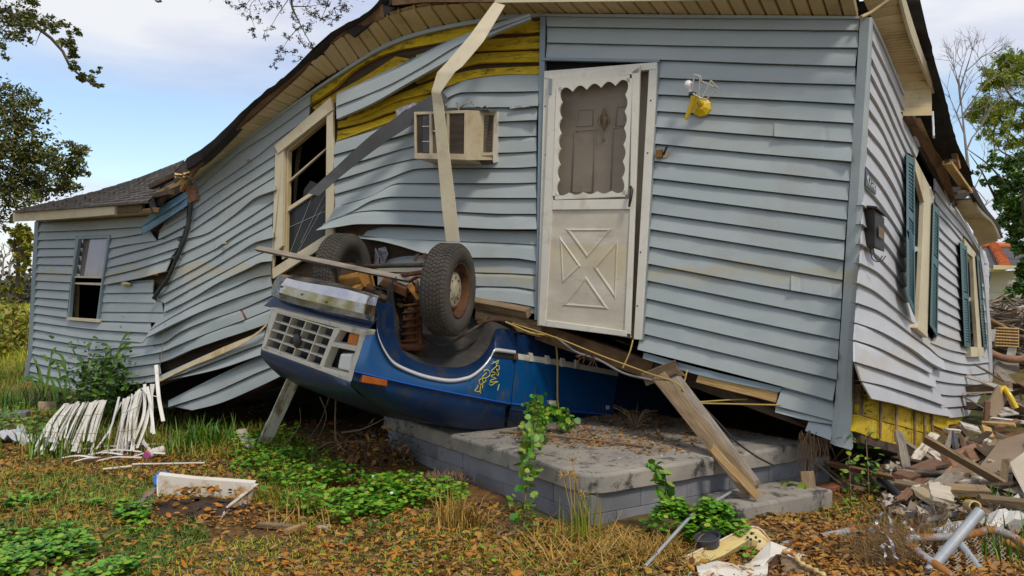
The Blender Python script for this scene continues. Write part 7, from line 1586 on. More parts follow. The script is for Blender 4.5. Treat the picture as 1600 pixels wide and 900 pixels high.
MB().tube([W(1500, 850, 288), W(1545, 908, 308)], .022, 10).build('tube', 'pipeclean', gt); MB().tube([W(1566, 846, 284), W(1620, 868, 290)], .02, 8).build('tube', 'rustorange', gt)
m = MB()
def net(u, v):
    x = 1410 + 215 * u + 10 * math.sin(v * 3); y = 845 + 75 * v + 8 * math.sin(u * 7 + v * 2)
    return W(x, y, 284 + 26 * v + 5 * math.sin(u * 6))
nu, nv = 12, 6
for i in range(nu):
    for sgn in (0, 1):
        pts = []
        for j in range(nv * 2 + 1):
            z = ((j + sgn) % 2) * .5 / nu * 1.0; p = net((i + .02) / nu + z, j / (nv * 2)); pts.append(p + Vector((random.uniform(-.004, .004), 0, random.uniform(-.004, .004))))
        if sgn == 0 or True: m.tube(pts, .0034, 4, False)
tag(m.build('chain_link', 'wire', gt), kind='stuff')
m = MB()
for i in range(2300):
    a = W(random.gauss(1385, 24), random.gauss(868, 24), random.uniform(284, 300)); d = Vector((random.gauss(0, .05), random.gauss(0, .03), random.gauss(0, .05))); s = Vector((.0012, 0, .0012)); q = a + d * .5 + Vector((random.gauss(0, .02), 0, random.gauss(0, .02)))
    m.add([a - s, a + s, q + s, q - s, a + d], [(0, 1, 2, 3), (3, 2, 4)])
tag(m.build('wire_tangle', 'rusthair'), 'round tangle of rusty hair-fine wire in the foreground', 'wire tangle') if 'rusthair' in MT else None

m = MB()
for i in range(420):
    p = Vector(ground_pts(1, yard)[0]); a = random.uniform(0, 6.28); L_ = random.uniform(.04, .22); d = Vector((math.cos(a), math.sin(a), random.gauss(0, .05))) * L_; p.z += .015
    m.tube([p, p + d * .5 + Vector((random.gauss(0, .01), random.gauss(0, .01), .008)), p + d], [.004, .003, .0015], 4)
tag(m.build('fallen_twigs', 'twig'), kind='stuff')
P = ground_pts(500, yard); P[:, 2] += .012
tag(scatter('litter_scraps', TRI, P, RNG.uniform(.008, .035, len(P)), 'scrap', tilt=.4, roll=.5), kind='stuff')
P = ground_pts(1300, yard); P[:, 2] += RNG.uniform(.015, .04, len(P))
tag(scatter('leaf_litter', LEAF, P, RNG.uniform(.04, .065, len(P)), 'litter', tilt=.55, roll=.7, squash=.35), kind='stuff')

g_ = thing('fallen_blind', 'scattered white slats lying flat on the soil before the two blind bundles', 'blind')
for i in range(12):
    x, y = random.uniform(60, 235), random.uniform(705, 728); a = random.uniform(-.5, .5); A_ = G(x, y, .03); B_ = A_ + Vector((math.cos(a) * random.uniform(.2, .5), math.sin(a) * .3, random.uniform(-.01, .06))); s = Vector((.0, .012, .004)); R_ = resample([A_, (A_ + B_) / 2 + Vector((0, 0, .02)), B_], 6)
    MB().loft([[p - s for p in R_], [p + Vector((0, 0, .004)) for p in R_], [p + s for p in R_]], True).build('slat', 'blind', g_)
tuft(118, 716, 150, .34, .14, 'grass', 'yellowing grass blades standing before the fanned blind', width=.0035)

P = patchy(30000, [(-40, 745), (240, 745), (330, 830), (240, 900), (150, 945), (-40, 945)], 2.1, 1.1, -.2); tag(blades('moss_grass', P, RNG.uniform(.02, .07, len(P)), 'greengrass', lean=.6, lean0=.5, width=.002, curl=.9), kind='stuff')
P = patchy(16000, [(230, 700), (480, 700), (560, 760), (480, 830), (330, 740)], 2.9, 1.7, -.1); tag(blades('moss_grass', P, RNG.uniform(.02, .08, len(P)), 'grass', lean=.6, lean0=.4, width=.002, curl=.9), kind='stuff')
P = np.array([(c_.x, c_.y, c_.z) for c_ in (G(random.gauss(300, 34), random.uniform(788, 812), random.uniform(.02, .06)) for _ in range(70))]); tag(scatter('leaf_litter', LEAF, P, RNG.uniform(.03, .06, 70), 'litter', tilt=.5), kind='stuff')
P = np.array([tuple(W(RNG.normal(1455, 60), RNG.normal(850, 28), 284 + RNG.uniform(-8, 2))) for _ in range(3600)])
yw = RNG.uniform(0, 6.28, len(P)); tag(blades('dry_grass', P - np.array([0, 0, .03]), RNG.uniform(.04, .10, len(P)), 'rusthair', lean0=.7, lean=.5, width=.0016, curl=.8), kind='stuff')
fo_ = thing('foil_ribbon', 'twisted silver and purple foil ribbons caught in the rusty wire tangle', 'foil ribbon')
for pts in ([(1358, 826), (1380, 832), (1392, 845), (1400, 872), (1404, 874)], [(1376, 852), (1384, 850), (1394, 858), (1398, 864)], [(1378, 852), (1384, 866), (1374, 880)], [(1375, 803), (1384, 800), (1391, 812), (1393, 832)], [(1376, 802), (1370, 816), (1364, 830)], [(1412, 815), (1424, 826), (1431, 838)]):
    R_ = resample([W(*p, 302) for p in pts], 12); m = MB(); m.loft([[p + Vector((.007, -.006 * math.sin(i), .007 * math.cos(i * .7))) for i, p in enumerate(R_)], [p - Vector((.007, .004 * math.sin(i), .007 * math.cos(i * .7))) for i, p in enumerate(R_)]], True); m.build('ribbon', 'foil', fo_)
tag(MB().tube(resample([W(1356, 724, 205), W(1385, 755, 226), W(1412, 782, 238), W(1442, 812, 254)], 20), .024, 10).build('drain_hose', 'cable'), 'black corrugated hose running down the rubble slope to the grass', 'hose')

# ------------------------------------------------------------------ rubble at the side of the house
def kr(k, y): return (y - CY) / (H - .13) if k >= 180 and y > 684 else k
def rb(a, ka, b, kb, w_, t_, m_, label, up=(0, -.3, 1), name='board', cat='board', rough=.02):
    ka, kb = kr(ka, a[1]), kr(kb, b[1]); return tag(beam(W(*a, ka), W(*b, kb), w_, t_, name, m_, up=up, rough=rough), label, cat)
rb((1408, 748), 200, (1467, 724), 194, .12, .05, 'redwood', 'reddish board lying over the dark slates, left of the wide pinkish board')
rb((1482, 724), 196, (1526, 706), 190, .14, .05, 'redwood', 'wide pinkish board with a split end near the tan sheet', up=(.1, -.9, .5))
rb((1426, 765), 206, (1580, 744), 206, .035, .05, 'paintedwood', 'long peeling white batten lying across the rubble')
rb((1472, 764), 208, (1546, 768), 208, .09, .05, 'oldwood', 'notched brown board right under the peeling white batten')
rb((1398, 756), 202, (1446, 765), 204, .07, .05, 'oldwood', 'short brown board left of the notched brown board')
rb((1530, 780), 216, (1640, 792), 222, .06, .05, 'oldwood', 'long dark board at the right edge behind the puddle of plastic')
rb((1450, 726), 196, (1400, 716), 198, .06, .03, 'darkwood', 'charred lath lying under the yellow skirting')
rb((1480, 744), 200, (1515, 738), 198, .07, .04, 'oldwood', 'short notched board end left of the tan sheet')
rb((1520, 745), 200, (1568, 722), 208, .05, .03, 'oldwood', 'dark lath lying along the lower edge of the tan sheet')
rb((1541, 656), 160, (1543, 626), 160, .05, .03, 'redwood', 'short upright reddish stake at the house corner', up=(0, -1, 0))
rb((1546, 650), 158, (1566, 612), 156, .16, .03, 'hardboard', 'tan board leaning on the yellow steel frame', up=(.4, -.9, .3))
rb((1502, 664), 170, (1530, 672), 170, .10, .02, 'paintedwood', 'white splintered plank below the far house corner', up=(0, -.5, 1))
rb((1478, 672), 176, (1500, 674), 176, .03, .03, 'paintedwood', 'small white stick at the end of the yellow skirting')
rb((1548, 654), 158, (1600, 660), 160, .035, .03, 'paintedwood', 'thin white board lying on the heap right of the stake')
rb((1535, 660), 160, (1585, 664), 162, .05, .03, 'freshwood', 'thin tan board lying under the thin white board')
rb((1580, 640), 150, (1625, 632), 150, .08, .03, 'paintedwood', 'white board on the heap at the right edge')
rb((1560, 668), 162, (1590, 658), 160, .05, .03, 'redwood', 'reddish splinter crossing the tan board')
rb((1552, 645), 157, (1582, 642), 156, .16, .02, 'paintedwood', 'broad white board flat behind the thin white board')
rb((1500, 668), 172, (1520, 690), 178, .05, .03, 'darkwood', 'dark broken lath leaning below the white splintered plank')
rb((1475, 712), 184, (1488, 676), 180, .045, .03, 'greywood', 'upright grey lath beside the end of the yellow skirting')
rb((1484, 712), 186, (1512, 684), 180, .025, .025, 'twig', 'thin branch lying across the rubble gap')
rb((1505, 690), 182, (1512, 716), 188, .10, .03, 'redwood', 'reddish board fragment standing in the rubble gap', up=(0, -1, .2))
rb((1492, 680), 180, (1496, 708), 184, .09, .03, 'slate', 'grey slate fragment standing in the rubble gap', up=(0, -1, .2))
rb((1540, 668), 164, (1546, 684), 166, .12, .03, 'freshwood', 'tan corner board beside the tan sheet', up=(.3, -1, .2))
rb((1532, 684), 170, (1552, 694), 174, .10, .015, 'blind', 'white triangular scrap at the top edge of the tan sheet', up=(.1, -.8, .5))
rb((1545, 520), 118, (1600, 514), 112, .03, .03, 'oldwood', 'thin stick on the far rubble heap above the lattice crate')
rb((1546, 498), 120, (1580, 516), 116, .05, .03, 'freshwood', 'tan stick sloping on the far heap toward the lattice crate')
rb((1560, 492), 112, (1620, 486), 112, .06, .03, 'redwood', 'brown board topping the far rubble heap')
rb((1575, 520), 116, (1620, 534), 116, .05, .03, 'oldwood', 'brown lath right of the lattice crate')
rb((1539, 470), 118, (1547, 425), 118, .03, .03, 'vinyl_dark', 'thin grey post standing beside the far house corner', up=(0, -1, 0))
tag(MB().prism([W(1515, 748, 224), W(1562, 688, 192), W(1640, 664, 188), W(1640, 708, 212), W(1582, 738, 226)], (.008, .012, -.01)).build('hardboard_sheet', 'hardboard'), 'big tan hardboard sheet sloping over the rubble at the right', 'sheet')
m = MB(); m.hexa([W(1582, 738, 232), W(1640, 690, 218), W(1640, 745, 232), W(1600, 772, 242)], [W(1577, 722, 228), W(1640, 676, 214), W(1640, 740, 228), W(1606, 768, 238)]); tag(m.build('pale_panel', 'cavity', None, .006), 'pale panelled board lying on the tan hardboard sheet', 'panel')
m = MB(); m.hexa([W(1548, 735, 222), W(1578, 744, 228), W(1600, 775, 240), W(1530, 755, 228)], [W(1548, 736, 216), W(1578, 745, 222), W(1600, 770, 234), W(1530, 752, 222)]); tag(m.build('cabinet_side', 'greywood', None, .004), 'grey board in shade beneath the pale panelled board', 'board')
for (pts, lb) in ((((1378, 712), (1440, 722), (1486, 730), (1486, 748), (1440, 744), (1385, 740)), 'large dark slate sheet under the yellow skirting'), (((1432, 748), (1478, 738), (1482, 752), (1440, 758)), 'grey slate sheet between the reddish board and the batten'), (((1372, 744), (1410, 756), (1405, 764), (1365, 752)), 'dark slate strip left of the short brown board')):
    m = MB(); tag(m.prism([W(x, y, (y - CY) / (H - .06)) for x, y in pts], (.0, .02, -.02)).build('slate_sheet', 'slate', None, .003), lb, 'slate')
m = MB(); m.hexa([W(1424, 762, 238), W(1440, 758, 234), W(1484, 785, 246), W(1478, 795, 250)], [W(1430, 776, 240), W(1436, 778, 236), W(1478, 800, 246), W(1470, 800, 250)]); tag(m.build('concrete_slab', 'stone', None, .008), 'long cream masonry slab tilted on the rubble below the batten', 'masonry')
chunk(1440, 818, .22, .16, .13, 'concrete', 'square grey masonry block in front of the cream slab', .4)
chunk(1404, 806, .17, .09, .07, 'clay', 'orange clay brick left of the grey masonry block', .5, 'brick', 'brick'); chunk(1418, 790, .08, .06, .12, 'clay', 'upright clay brick fragment behind the hose', .2, 'brick', 'brick')
chunk(1290, 768, .2, .09, .065, 'clay', 'dark red brick lying under the house corner post', .2, 'brick', 'brick')
chunk(1568, 780, .24, .10, .07, 'clay', 'hollow clay brick behind the long dark board', .2, 'brick', 'brick'); chunk(1548, 770, .10, .08, .07, 'concrete', 'grey rounded stone left of the hollow clay brick', .2, 'stone', 'stone'); chunk(1500, 828, .12, .08, .07, 'stone', 'small tan masonry block below the pipe coupling', .2)
ys = thing('yellow_steel_frame', 'yellow painted steel frame bent over like an arch at the heap top', 'steel frame')
MB().tube(resample([W(1560, 628, 156), W(1563, 610, 156), W(1568, 606, 156), W(1576, 616, 157), W(1588, 638, 158)], 16), .030, 6).build('tube', 'lampyellow', ys); MB().tube([W(1572, 612, 154), W(1584, 638, 155)], .018, 6).build('tube', 'paintedwood', ys)
lc = thing('lattice_crate', 'brown woven lattice crate tipped on the far rubble heap', 'crate')
P_ = lambda u, v, o=0: W(1555 + 36 * u, 512 + 28 * v + 2 * u, 118 + o)
MB().hexa([P_(0, 0, -1), P_(1, 0, -1), P_(1, 1, -1), P_(0, 1, -1)], [P_(0, 0, -5), P_(1, 0, -5), P_(1, 1, -5), P_(0, 1, -5)]).build('crate_body', 'darkwood', lc)
for i in range(9):
    t = i / 8; MB().tube([P_(t, 0), P_(t, 1)], .011, 5).build('bar', 'freshwood', lc)
for i in range(7):
    t = i / 6; MB().tube([P_(0, t, .2), P_(1, t, .2)], .011, 5).build('bar', 'freshwood', lc)
tag(MB().prism([W(1562, 560, 118), W(1592, 562, 118), W(1596, 600, 120), W(1560, 604, 122), W(1552, 580, 120)], (.1, .3, 0)).build('chair_back', 'greywood', None, .02), 'dull grey board panel standing in shade below the lattice crate', 'panel')
tag(MB().tube(resample([W(1545, 550, 118), W(1562, 558, 119), W(1585, 562, 120), W(1625, 556, 120)], 14), .05, 7).build('log', 'redwood'), 'pinkish gnarled log lying under the lattice crate', 'log')
crumple(1548, 640, .01, .01, .0, 'blind', 'tiny', 'x', 'x') if 0 else None
for (x, y, s, k, lb) in ((1547, 524, .16, 120, 'white crumpled paper bag left of the lattice crate'), (1583, 498, .18, 112, 'white plastic scrap on top of the far rubble heap'), (1582, 549, .12, 118, 'small white scrap at the foot of the lattice crate')):
    c = W(x, y, k); m = MB(); m.loft([[c + Vector((s * (i / 6 - .5), .3 * s * (j / 4), s * (.5 - j / 4) + .3 * s * mnoise.noise(Vector((i, j, x))))) for i in range(7)] for j in range(5)], False); tag(m.build('paper_scrap', 'blind'), lb, 'scrap')
# splintered scraps that nothing tells apart
proto = []
for mm in ('oldwood', 'redwood', 'greywood', 'paintedwood', 'cavity', 'darkwood'):
    o = beam((0, 0, 0), (1, 0, 0), .12, .05, 'scrap_board', mm, rough=.05, bevel=0); proto.append(o)
heap = []
for i in range(150):
    r = random.random()
    if r < .55: px, py, k = random.uniform(1385, 1620), random.uniform(690, 790), None
    elif r < .8: px, py, k = random.uniform(1550, 1620), random.uniform(600, 690), 150
    else: px, py, k = random.uniform(1548, 1620), random.uniform(480, 610), random.uniform(104, 114)
    if k is None:
        if px < 1475 and py < 722: continue
        p = W(px, py, (py - CY) / (H - random.uniform(.02, .16)))
    else: p = W(px, py, k + random.uniform(-4, 4))
    heap.append((p, 'on the far heap round the lattice crate' if py < 610 else 'below the yellow steel frame' if py < 690 else 'at the lower end of the hose' if px < 1440 else 'between the yellow skirting and the tan sheet' if px < 1520 else 'around the tan hardboard sheet'))
for i, (p, zone) in enumerate(heap):
    src = proto[i % 6]; o = src if i < 6 else src.copy()
    if i >= 6: COL.objects.link(o)
    L_ = random.uniform(.12, .62); a = random.uniform(0, 3.14)
    o.matrix_basis = Matrix.Translation(p) @ Matrix.Rotation(a, 4, 'Z') @ Matrix.Rotation(random.gauss(0, .3), 4, 'Y') @ Matrix.Rotation(random.gauss(0, .5), 4, 'X') @ Matrix.Diagonal((L_, random.uniform(.25, 1.15), random.uniform(.12, .45), 1))
    tag(o, ('splintered brown', 'splintered reddish', 'splintered grey', 'splintered white-painted', 'pale tan', 'charred black')[i % 6] + (' long' if L_ > .31 else ' short') + ' scrap board ' + zone, 'scrap board', 'scrap boards in the rubble heap')
P = np.array([tuple(W(RNG.uniform(1380, 1620), py_, (py_ - CY) / (H - RNG.uniform(.0, .10)))) for py_ in RNG.uniform(690, 800, 2600)]); tag(scatter('rubble_crumbs', TRI, P, RNG.uniform(.02, .09, len(P)), 'scrap', tilt=.6, roll=.6), kind='stuff')
P = np.array([tuple(W(RNG.uniform(1548, 1640), RNG.uniform(470, 690), RNG.uniform(100, 115))) for _ in range(1700)]); tag(scatter('rubble_crumbs', (LEAF[0] * np.array([.22, 1.6, 1]), LEAF[1]), P, RNG.uniform(.12, .42, len(P)), 'scrap', tilt=.35, roll=.6, squash=.5), kind='stuff')
m = MB(); rows_ = []
for j in range(14):
    rows_.append([Vector((3.2 + 9 * i / 20, 7.0 + 5.5 * j / 13, max(-.1, (.15 + .9 * min(1, max(0, (7.0 + 5.5 * j / 13 - 9.4) / 2.4)) * min(1, max(0, (3.2 + 9 * i / 20 - (2.6 + .70 * (5.5 * j / 13 + .9))) / 1.0))) + .12 * mnoise.noise(Vector((i * .8, j * .8, 0))) - .2))) for i in range(21)])
tag(m.loft(rows_, False).build('rubble_mound', 'soil'), kind='structure')

# ------------------------------------------------------------------ trees, neighbours, far field
def tree(name, label, trunk, limbs, clusters, leafmat, leaf, shape=LEAF, cat='tree', bark='bark', tilt=.8, squash=.5, r0=.16, n_twig=0, group=None):
    """trunk and limbs as tapered tubes; leaf clusters (centre, radius, number) with gaps between"""
    g_ = thing(name, label, cat, group); R_ = resample(trunk, 10); MB().tube(R_, [r0 * (1 - .5 * i / 10) for i in range(11)], 10).build('trunk', bark, g_)
    for pts, r in limbs:
        R2 = resample(pts, 16); MB().tube(R2, [r * (1 - .8 * i / 16) for i in range(17)], 6).build('limb', bark, g_)
    PP = []; tw = MB()
    for c, rad, n in clusters:
        c = Vector(c); sub = [(c + Vector((random.gauss(0, rad * .55), random.gauss(0, rad * .55), random.gauss(0, rad * .5)))) for _ in range(max(3, n // 30))]
        for s in sub:
            for _ in range(n // len(sub)):
                PP.append(tuple(s + Vector((random.gauss(0, rad * .22), random.gauss(0, rad * .22), random.gauss(0, rad * .20)))))
            tw.tube([c, (c + s) / 2 + Vector((0, 0, -.02)), s], [.008, .005, .002], 4, False)
    if PP:
        tag(tw.build('twigs', bark, g_), kind='stuff')
        scatter('crown', shape, np.array(PP), RNG.uniform(.6, 1.3, len(PP)) * leaf, leafmat, g_, tilt=tilt, roll=.7, squash=squash)
    return g_
K = 118
def Q(px, py, k=K): return tuple(W(px, py, k))
cl_ = []
for x, y, r, n in ((-10, 10, 26, 260), (20, 30, 24, 320), (45, 20, 20, 160), (55, 4, 16, 90), (8, 52, 14, 110), (8, 82, 8, 40), (38, 45, 20, 160), (52, 40, 12, 70), (90, 38, 13, 120), (76, 44, 10, 70), (110, 65, 11, 130), (118, 52, 9, 60), (112, 84, 9, 110), (116, 105, 9, 110), (126, 118, 9, 100), (140, 125, 9, 90), (150, 132, 7, 50), (98, 62, 9, 60), (150, 112, 6, 25),
                   (-10, 140, 24, 260), (15, 150, 24, 240), (38, 160, 20, 170), (60, 160, 10, 60), (20, 190, 28, 380), (45, 195, 20, 200), (0, 230, 36, 700), (40, 240, 28, 520), (60, 225, 16, 180), (85, 250, 24, 420), (115, 235, 18, 220), (132, 238, 10, 80), (110, 262, 18, 260), (20, 280, 36, 700), (60, 285, 30, 520), (95, 290, 22, 300), (125, 275, 10, 60), (10, 320, 26, 300), (40, 315, 20, 140), (0, 345, 14, 60), (75, 305, 12, 60), (-40, 200, 60, 1400), (-50, 300, 55, 900), (70, -20, 20, 120)):
    cl_.append((Q(x, y, K + random.uniform(-4, 4)), r / K, int(n * 1.6)))
tree('oak_tree', 'dark-leaved oak at the left edge with one drooping leafy bough', [Q(-190, 520), Q(-180, 400), Q(-150, 200), Q(-120, 0)],
     [([Q(-150, 200), Q(-60, 60), Q(0, 14), Q(40, 34), Q(65, 47), Q(85, 65), (Q(98, 80)), Q(106, 100), Q(125, 118), Q(155, 138)], .055), ([Q(-160, 260), Q(-60, 230), Q(20, 235), Q(80, 260), Q(130, 240)], .06), ([Q(-170, 330), Q(-80, 300), Q(0, 290), Q(70, 300), Q(110, 285)], .05), ([Q(20, 250), Q(24, 200), Q(20, 150), Q(30, 130)], .03), ([Q(65, 47), Q(60, 58), Q(55, 72)], .008), ([Q(55, 3), Q(64, 2)], .01)], cl_, 'oakleaf', .058, r0=.3)
K2 = 100; q2 = lambda x, y: tuple(W(x, y, K2 + random.uniform(-3, 3)))
cl2 = []
for x, y, r, n in ((358, 4, 7, 30), (376, 10, 9, 40), (390, 24, 8, 34), (395, 45, 7, 24), (398, 55, 5, 14), (408, 30, 9, 30), (420, 14, 10, 46), (425, 46, 7, 22), (412, 55, 7, 22), (440, 8, 10, 46), (455, 26, 12, 50), (462, 45, 10, 44), (448, 60, 9, 40), (440, 75, 9, 40), (432, 92, 8, 36), (428, 100, 6, 18), (455, 80, 10, 40), (470, 65, 10, 40), (480, 40, 12, 60), (490, 20, 14, 80), (505, 30, 12, 70), (500, 6, 14, 80), (522, 12, 14, 80), (540, 8, 10, 50), (485, 70, 9, 40), (470, 92, 8, 30), (520, 30, 9, 40), (246, 2, 6, 26), (470, -14, 30, 200), (400, -16, 26, 120), (540, -20, 24, 120)):
    cl2.append((q2(x, y), r / K2, int(n * 1.5)))
tree('overhanging_tree', 'fine-twigged tree hanging over the roof from behind the house', [tuple(W(800, 470, 88)), tuple(W(800, 300, 88)), tuple(W(780, 60, 92)), tuple(W(700, -140, 98))],
     [([q2(700, -140), q2(590, -70), q2(500, -30), q2(450, -4), q2(470, 40), q2(490, 75)], .02), ([q2(450, -20), q2(456, 4), q2(470, 40), q2(484, 66)], .022), ([q2(500, -30), q2(430, -10), q2(390, 14), q2(398, 44)], .012), ([q2(450, 0), q2(430, 30), q2(415, 54)], .007), ([q2(470, 40), q2(450, 62), q2(434, 90)], .008), ([q2(520, -20), q2(510, 10), q2(500, 34)], .012), ([q2(458, 10), q2(480, 10), q2(505, 6)], .010), ([q2(330, 0), q2(326, 4)], .004), ([q2(420, -30), q2(300, -40), q2(246, 0)], .008)], cl2, 'twigleaf', .055, shape=TWIGLEAF, squash=.4, r0=.25)
K3 = 72; q3 = lambda x, y: tuple(W(x, y, K3 + random.uniform(-2, 2)))
cl3 = []
for x, y, r, n in ((1585, 92, 14, 520), (1568, 100, 14, 560), (1596, 110, 16, 420), (1550, 118, 12, 440), (1540, 135, 10, 300), (1560, 128, 14, 480), (1580, 125, 12, 260), (1600, 95, 16, 420), (1615, 130, 26, 800), (1530, 168, 12, 420), (1545, 165, 14, 520), (1520, 180, 10, 300), (1560, 180, 16, 480), (1580, 165, 12, 260), (1540, 190, 14, 360), (1565, 205, 14, 260), (1590, 195, 14, 300), (1550, 215, 12, 120), (1600, 215, 16, 320), (1535, 205, 10, 120), (1580, 225, 12, 120), (1620, 180, 30, 700)):
    cl3.append((q3(x, y), r / K3, int(n * 1.9)))
tree('pine_tree', 'bright yellow-green pine behind the house at the right edge', [q3(1700, 470), q3(1695, 330), q3(1675, 200), q3(1650, 60)],
     [([q3(1690, 280), q3(1590, 220), q3(1560, 180), q3(1535, 172)], .05), ([q3(1676, 205), q3(1590, 160), q3(1560, 128), q3(1545, 128)], .05), ([q3(1664, 150), q3(1590, 110), q3(1572, 98)], .04), ([q3(1692, 320), q3(1590, 250), q3(1556, 232)], .03), ([q3(1560, 180), q3(1552, 215), q3(1560, 260)], .02), ([q3(1590, 160), q3(1575, 215), q3(1568, 270)], .02)], cl3, 'pineleaf', .10, shape=TWIGLEAF, squash=.18, tilt=1.0, r0=.2)
K4 = 92; q4 = lambda x, y: tuple(W(x, y, K4 + random.uniform(-3, 3)))
cl4 = []
for x, y, r, n in ((1545, 262, 10, 90), (1560, 250, 12, 120), (1580, 262, 14, 240), (1600, 250, 18, 360), (1555, 285, 10, 160), (1575, 290, 14, 320), (1595, 285, 16, 420), (1560, 310, 12, 260), (1580, 320, 16, 420), (1600, 330, 18, 480), (1570, 345, 12, 240), (1590, 360, 14, 420), (1604, 390, 14, 420), (1588, 385, 10, 200), (1600, 425, 12, 360), (1594, 450, 12, 340), (1580, 465, 12, 260), (1604, 470, 14, 300), (1566, 475, 8, 120), (1525, 268, 8, 50), (1535, 285, 8, 60), (1620, 340, 30, 1200), (1625, 440, 26, 900)):
    cl4.append((q4(x, y), r / K4, int(n * 1.5)))
tree('ivy_tree', 'ivy-smothered dark green tree in front of the neighbour house', [q4(1612, 480), q4(1608, 400), q4(1600, 320), q4(1590, 240)], [([q4(1600, 330), q4(1580, 300), q4(1545, 258), q4(1510, 232)], .03), ([q4(1600, 300), q4(1592, 335), q4(1570, 350), q4(1556, 330)], .02), ([q4(1590, 250), q4(1560, 230), q4(1530, 200)], .018), ([q4(1560, 318), q4(1535, 270), q4(1515, 240)], .03)], cl4, 'ivyleaf', .080, r0=.06)
g_ = thing('bare_tree', 'bare grey twiggy tree rising between the roof edge and the pine', 'tree')
K5 = 80; q5 = lambda x, y, dk=0: W(x, y, K5 + dk)
MB().tube(resample([q5(1528, 470), q5(1526, 380), q5(1516, 290), q5(1508, 220), q5(1502, 160), q5(1498, 118)], 14), [.07 - .0046 * i for i in range(15)], 8).build('trunk', 'greytwig', g_)
m = MB()
def grow(p, d, L_, r, lv):
    q = p + d * L_; md = (p + q) / 2 + Vector((random.gauss(0, .03), random.gauss(0, .03), random.gauss(0, .03))) * L_; m.tube([p, md, q], [r, r * .8, r * .6], 4, False)
    if lv == 0: return
    for _ in range(random.choice((2, 3, 3))):
        nd = (d + Vector((random.gauss(0, .45), random.gauss(0, .45), random.gauss(.12, .3)))).normalized(); grow(md.lerp(q, random.uniform(.2, 1)), nd, L_ * random.uniform(.6, .85), r * .62, lv - 1)
for x, y, dx in ((1520, 300, .5), (1514, 260, -.5), (1510, 235, .5), (1507, 210, -.4), (1504, 180, .4), (1502, 165, -.3), (1520, 320, -.4), (1524, 345, .6), (1500, 140, .1)): grow(q5(x, y), Vector((dx, random.uniform(-.4, .4), .8)).normalized(), .55, .018, 4)
m.build('limb', 'greytwig', g_)
# vine-wrapped stump, far field
K6 = 56; q6 = lambda x, y: tuple(W(x, y, K6 + random.uniform(-1, 1)))
tree('overgrown_stump', 'vine-smothered dead trunk standing alone in the yellow field', [q6(28, 462), q6(28, 420), q6(32, 380), q6(34, 360)], [([q6(30, 420), q6(22, 385), q6(24, 366)], .06), ([q6(30, 410), q6(44, 380), q6(46, 366)], .06)],
     [(q6(x, y), r / K6, n * 2) for x, y, r, n in ((26, 366, 9, 260), (36, 362, 9, 260), (44, 368, 8, 220), (22, 380, 6, 150), (32, 382, 9, 240), (44, 386, 7, 180), (40, 402, 7, 170), (26, 402, 5, 90), (34, 420, 6, 150), (28, 436, 5, 120), (30, 452, 5, 110), (8, 452, 5, 140))], 'stumpleaf', .13, r0=.07)
P = []
for i in range(9000):
    x = random.uniform(-45, -20); base = 70 + 8 * math.sin(x); z = abs(random.gauss(0, 1)) * (1.0 + .35 * math.sin(x * .9) + .25 * math.sin(x * 2.3)); P.append((x, base + random.uniform(-6, 6), min(z, 3.2)))
tag(scatter('treeline', LEAF, P, RNG.uniform(.25, .6, len(P)), 'sod', tilt=.8, roll=.7), kind='stuff')
P = []
for i in range(5000):
    x = random.uniform(40, 140); z = abs(random.gauss(0, 1.6)); P.append((x, 90 + random.uniform(-6, 6), z))
tag(scatter('treeline', LEAF, P, RNG.uniform(.4, .9, len(P)), 'sod', tilt=.8, roll=.7), kind='stuff')
for i, (x, y, k_, lb) in enumerate(((4, 415, 22, 'bare far tree at the left edge of the treeline'), (14, 410, 21, 'bare far tree just left of the vine-smothered trunk'))):
    p = W(x, 432, k_); m = MB(); grow(p, Vector((.02, 0, 1)), 1.0, .10, 4); tag(m.build('bare_tree', 'greytwig'), lb, 'tree')
# neighbour house
nb = thing('neighbour_house', 'white clapboard neighbour house with a dark hip roof and orange ridge tiles', 'house')
kn_ = 70; NB_ = lambda x, y, k=kn_: W(x, y, k)
wl_ = NB_(1500, 423); wr = NB_(1680, 423); zb_ = .0; zt_ = wl_.z
for i in range(17):
    z0 = zt_ - .16 * (i + 1); z1 = z0 + .16
    MB().loft([[Vector((wl_.x, wl_.y, z1)), Vector((wr.x, wr.y, z1))], [Vector((wl_.x, wl_.y - .03, z0)), Vector((wr.x, wr.y - .03, z0))], [Vector((wl_.x, wl_.y, z0)), Vector((wr.x, wr.y, z0))]], False).build('clapboard', 'whitesiding', nb)
MB().hexa([wl_ + Vector((0, .06, 0)), wr + Vector((0, .06, 0)), wr + Vector((0, 6, 0)), wl_ + Vector((0, 6, 0))], [Vector((p.x, p.y, -.1)) for p in (wl_ + Vector((0, .06, 0)), wr + Vector((0, .06, 0)), wr + Vector((0, 6, 0)), wl_ + Vector((0, 6, 0)))]).build('wall', 'whitesiding', nb)
e0, e1 = NB_(1490, 419, 72), NB_(1568, 419, 72); rA, rB = NB_(1500, 386, 60), NB_(1550, 386, 60)
MB().add([e0, e1, rB, rA], [(0, 1, 2, 3)]).build('roof', 'slateroof', nb)
e2 = NB_(1690, 419, 66); rC = NB_(1640, 388, 58)
MB().add([e1, e2, rC, rB], [(0, 1, 2, 3)]).build('roof', 'slateroof', nb)
MB().hexa([NB_(1490, 419, 72), NB_(1570, 419, 72), NB_(1570, 425, 72), NB_(1490, 425, 72)], [NB_(1490, 419, 70.6), NB_(1570, 419, 70.6), NB_(1570, 425, 70.6), NB_(1490, 425, 70.6)]).build('gutter', 'cream', nb)
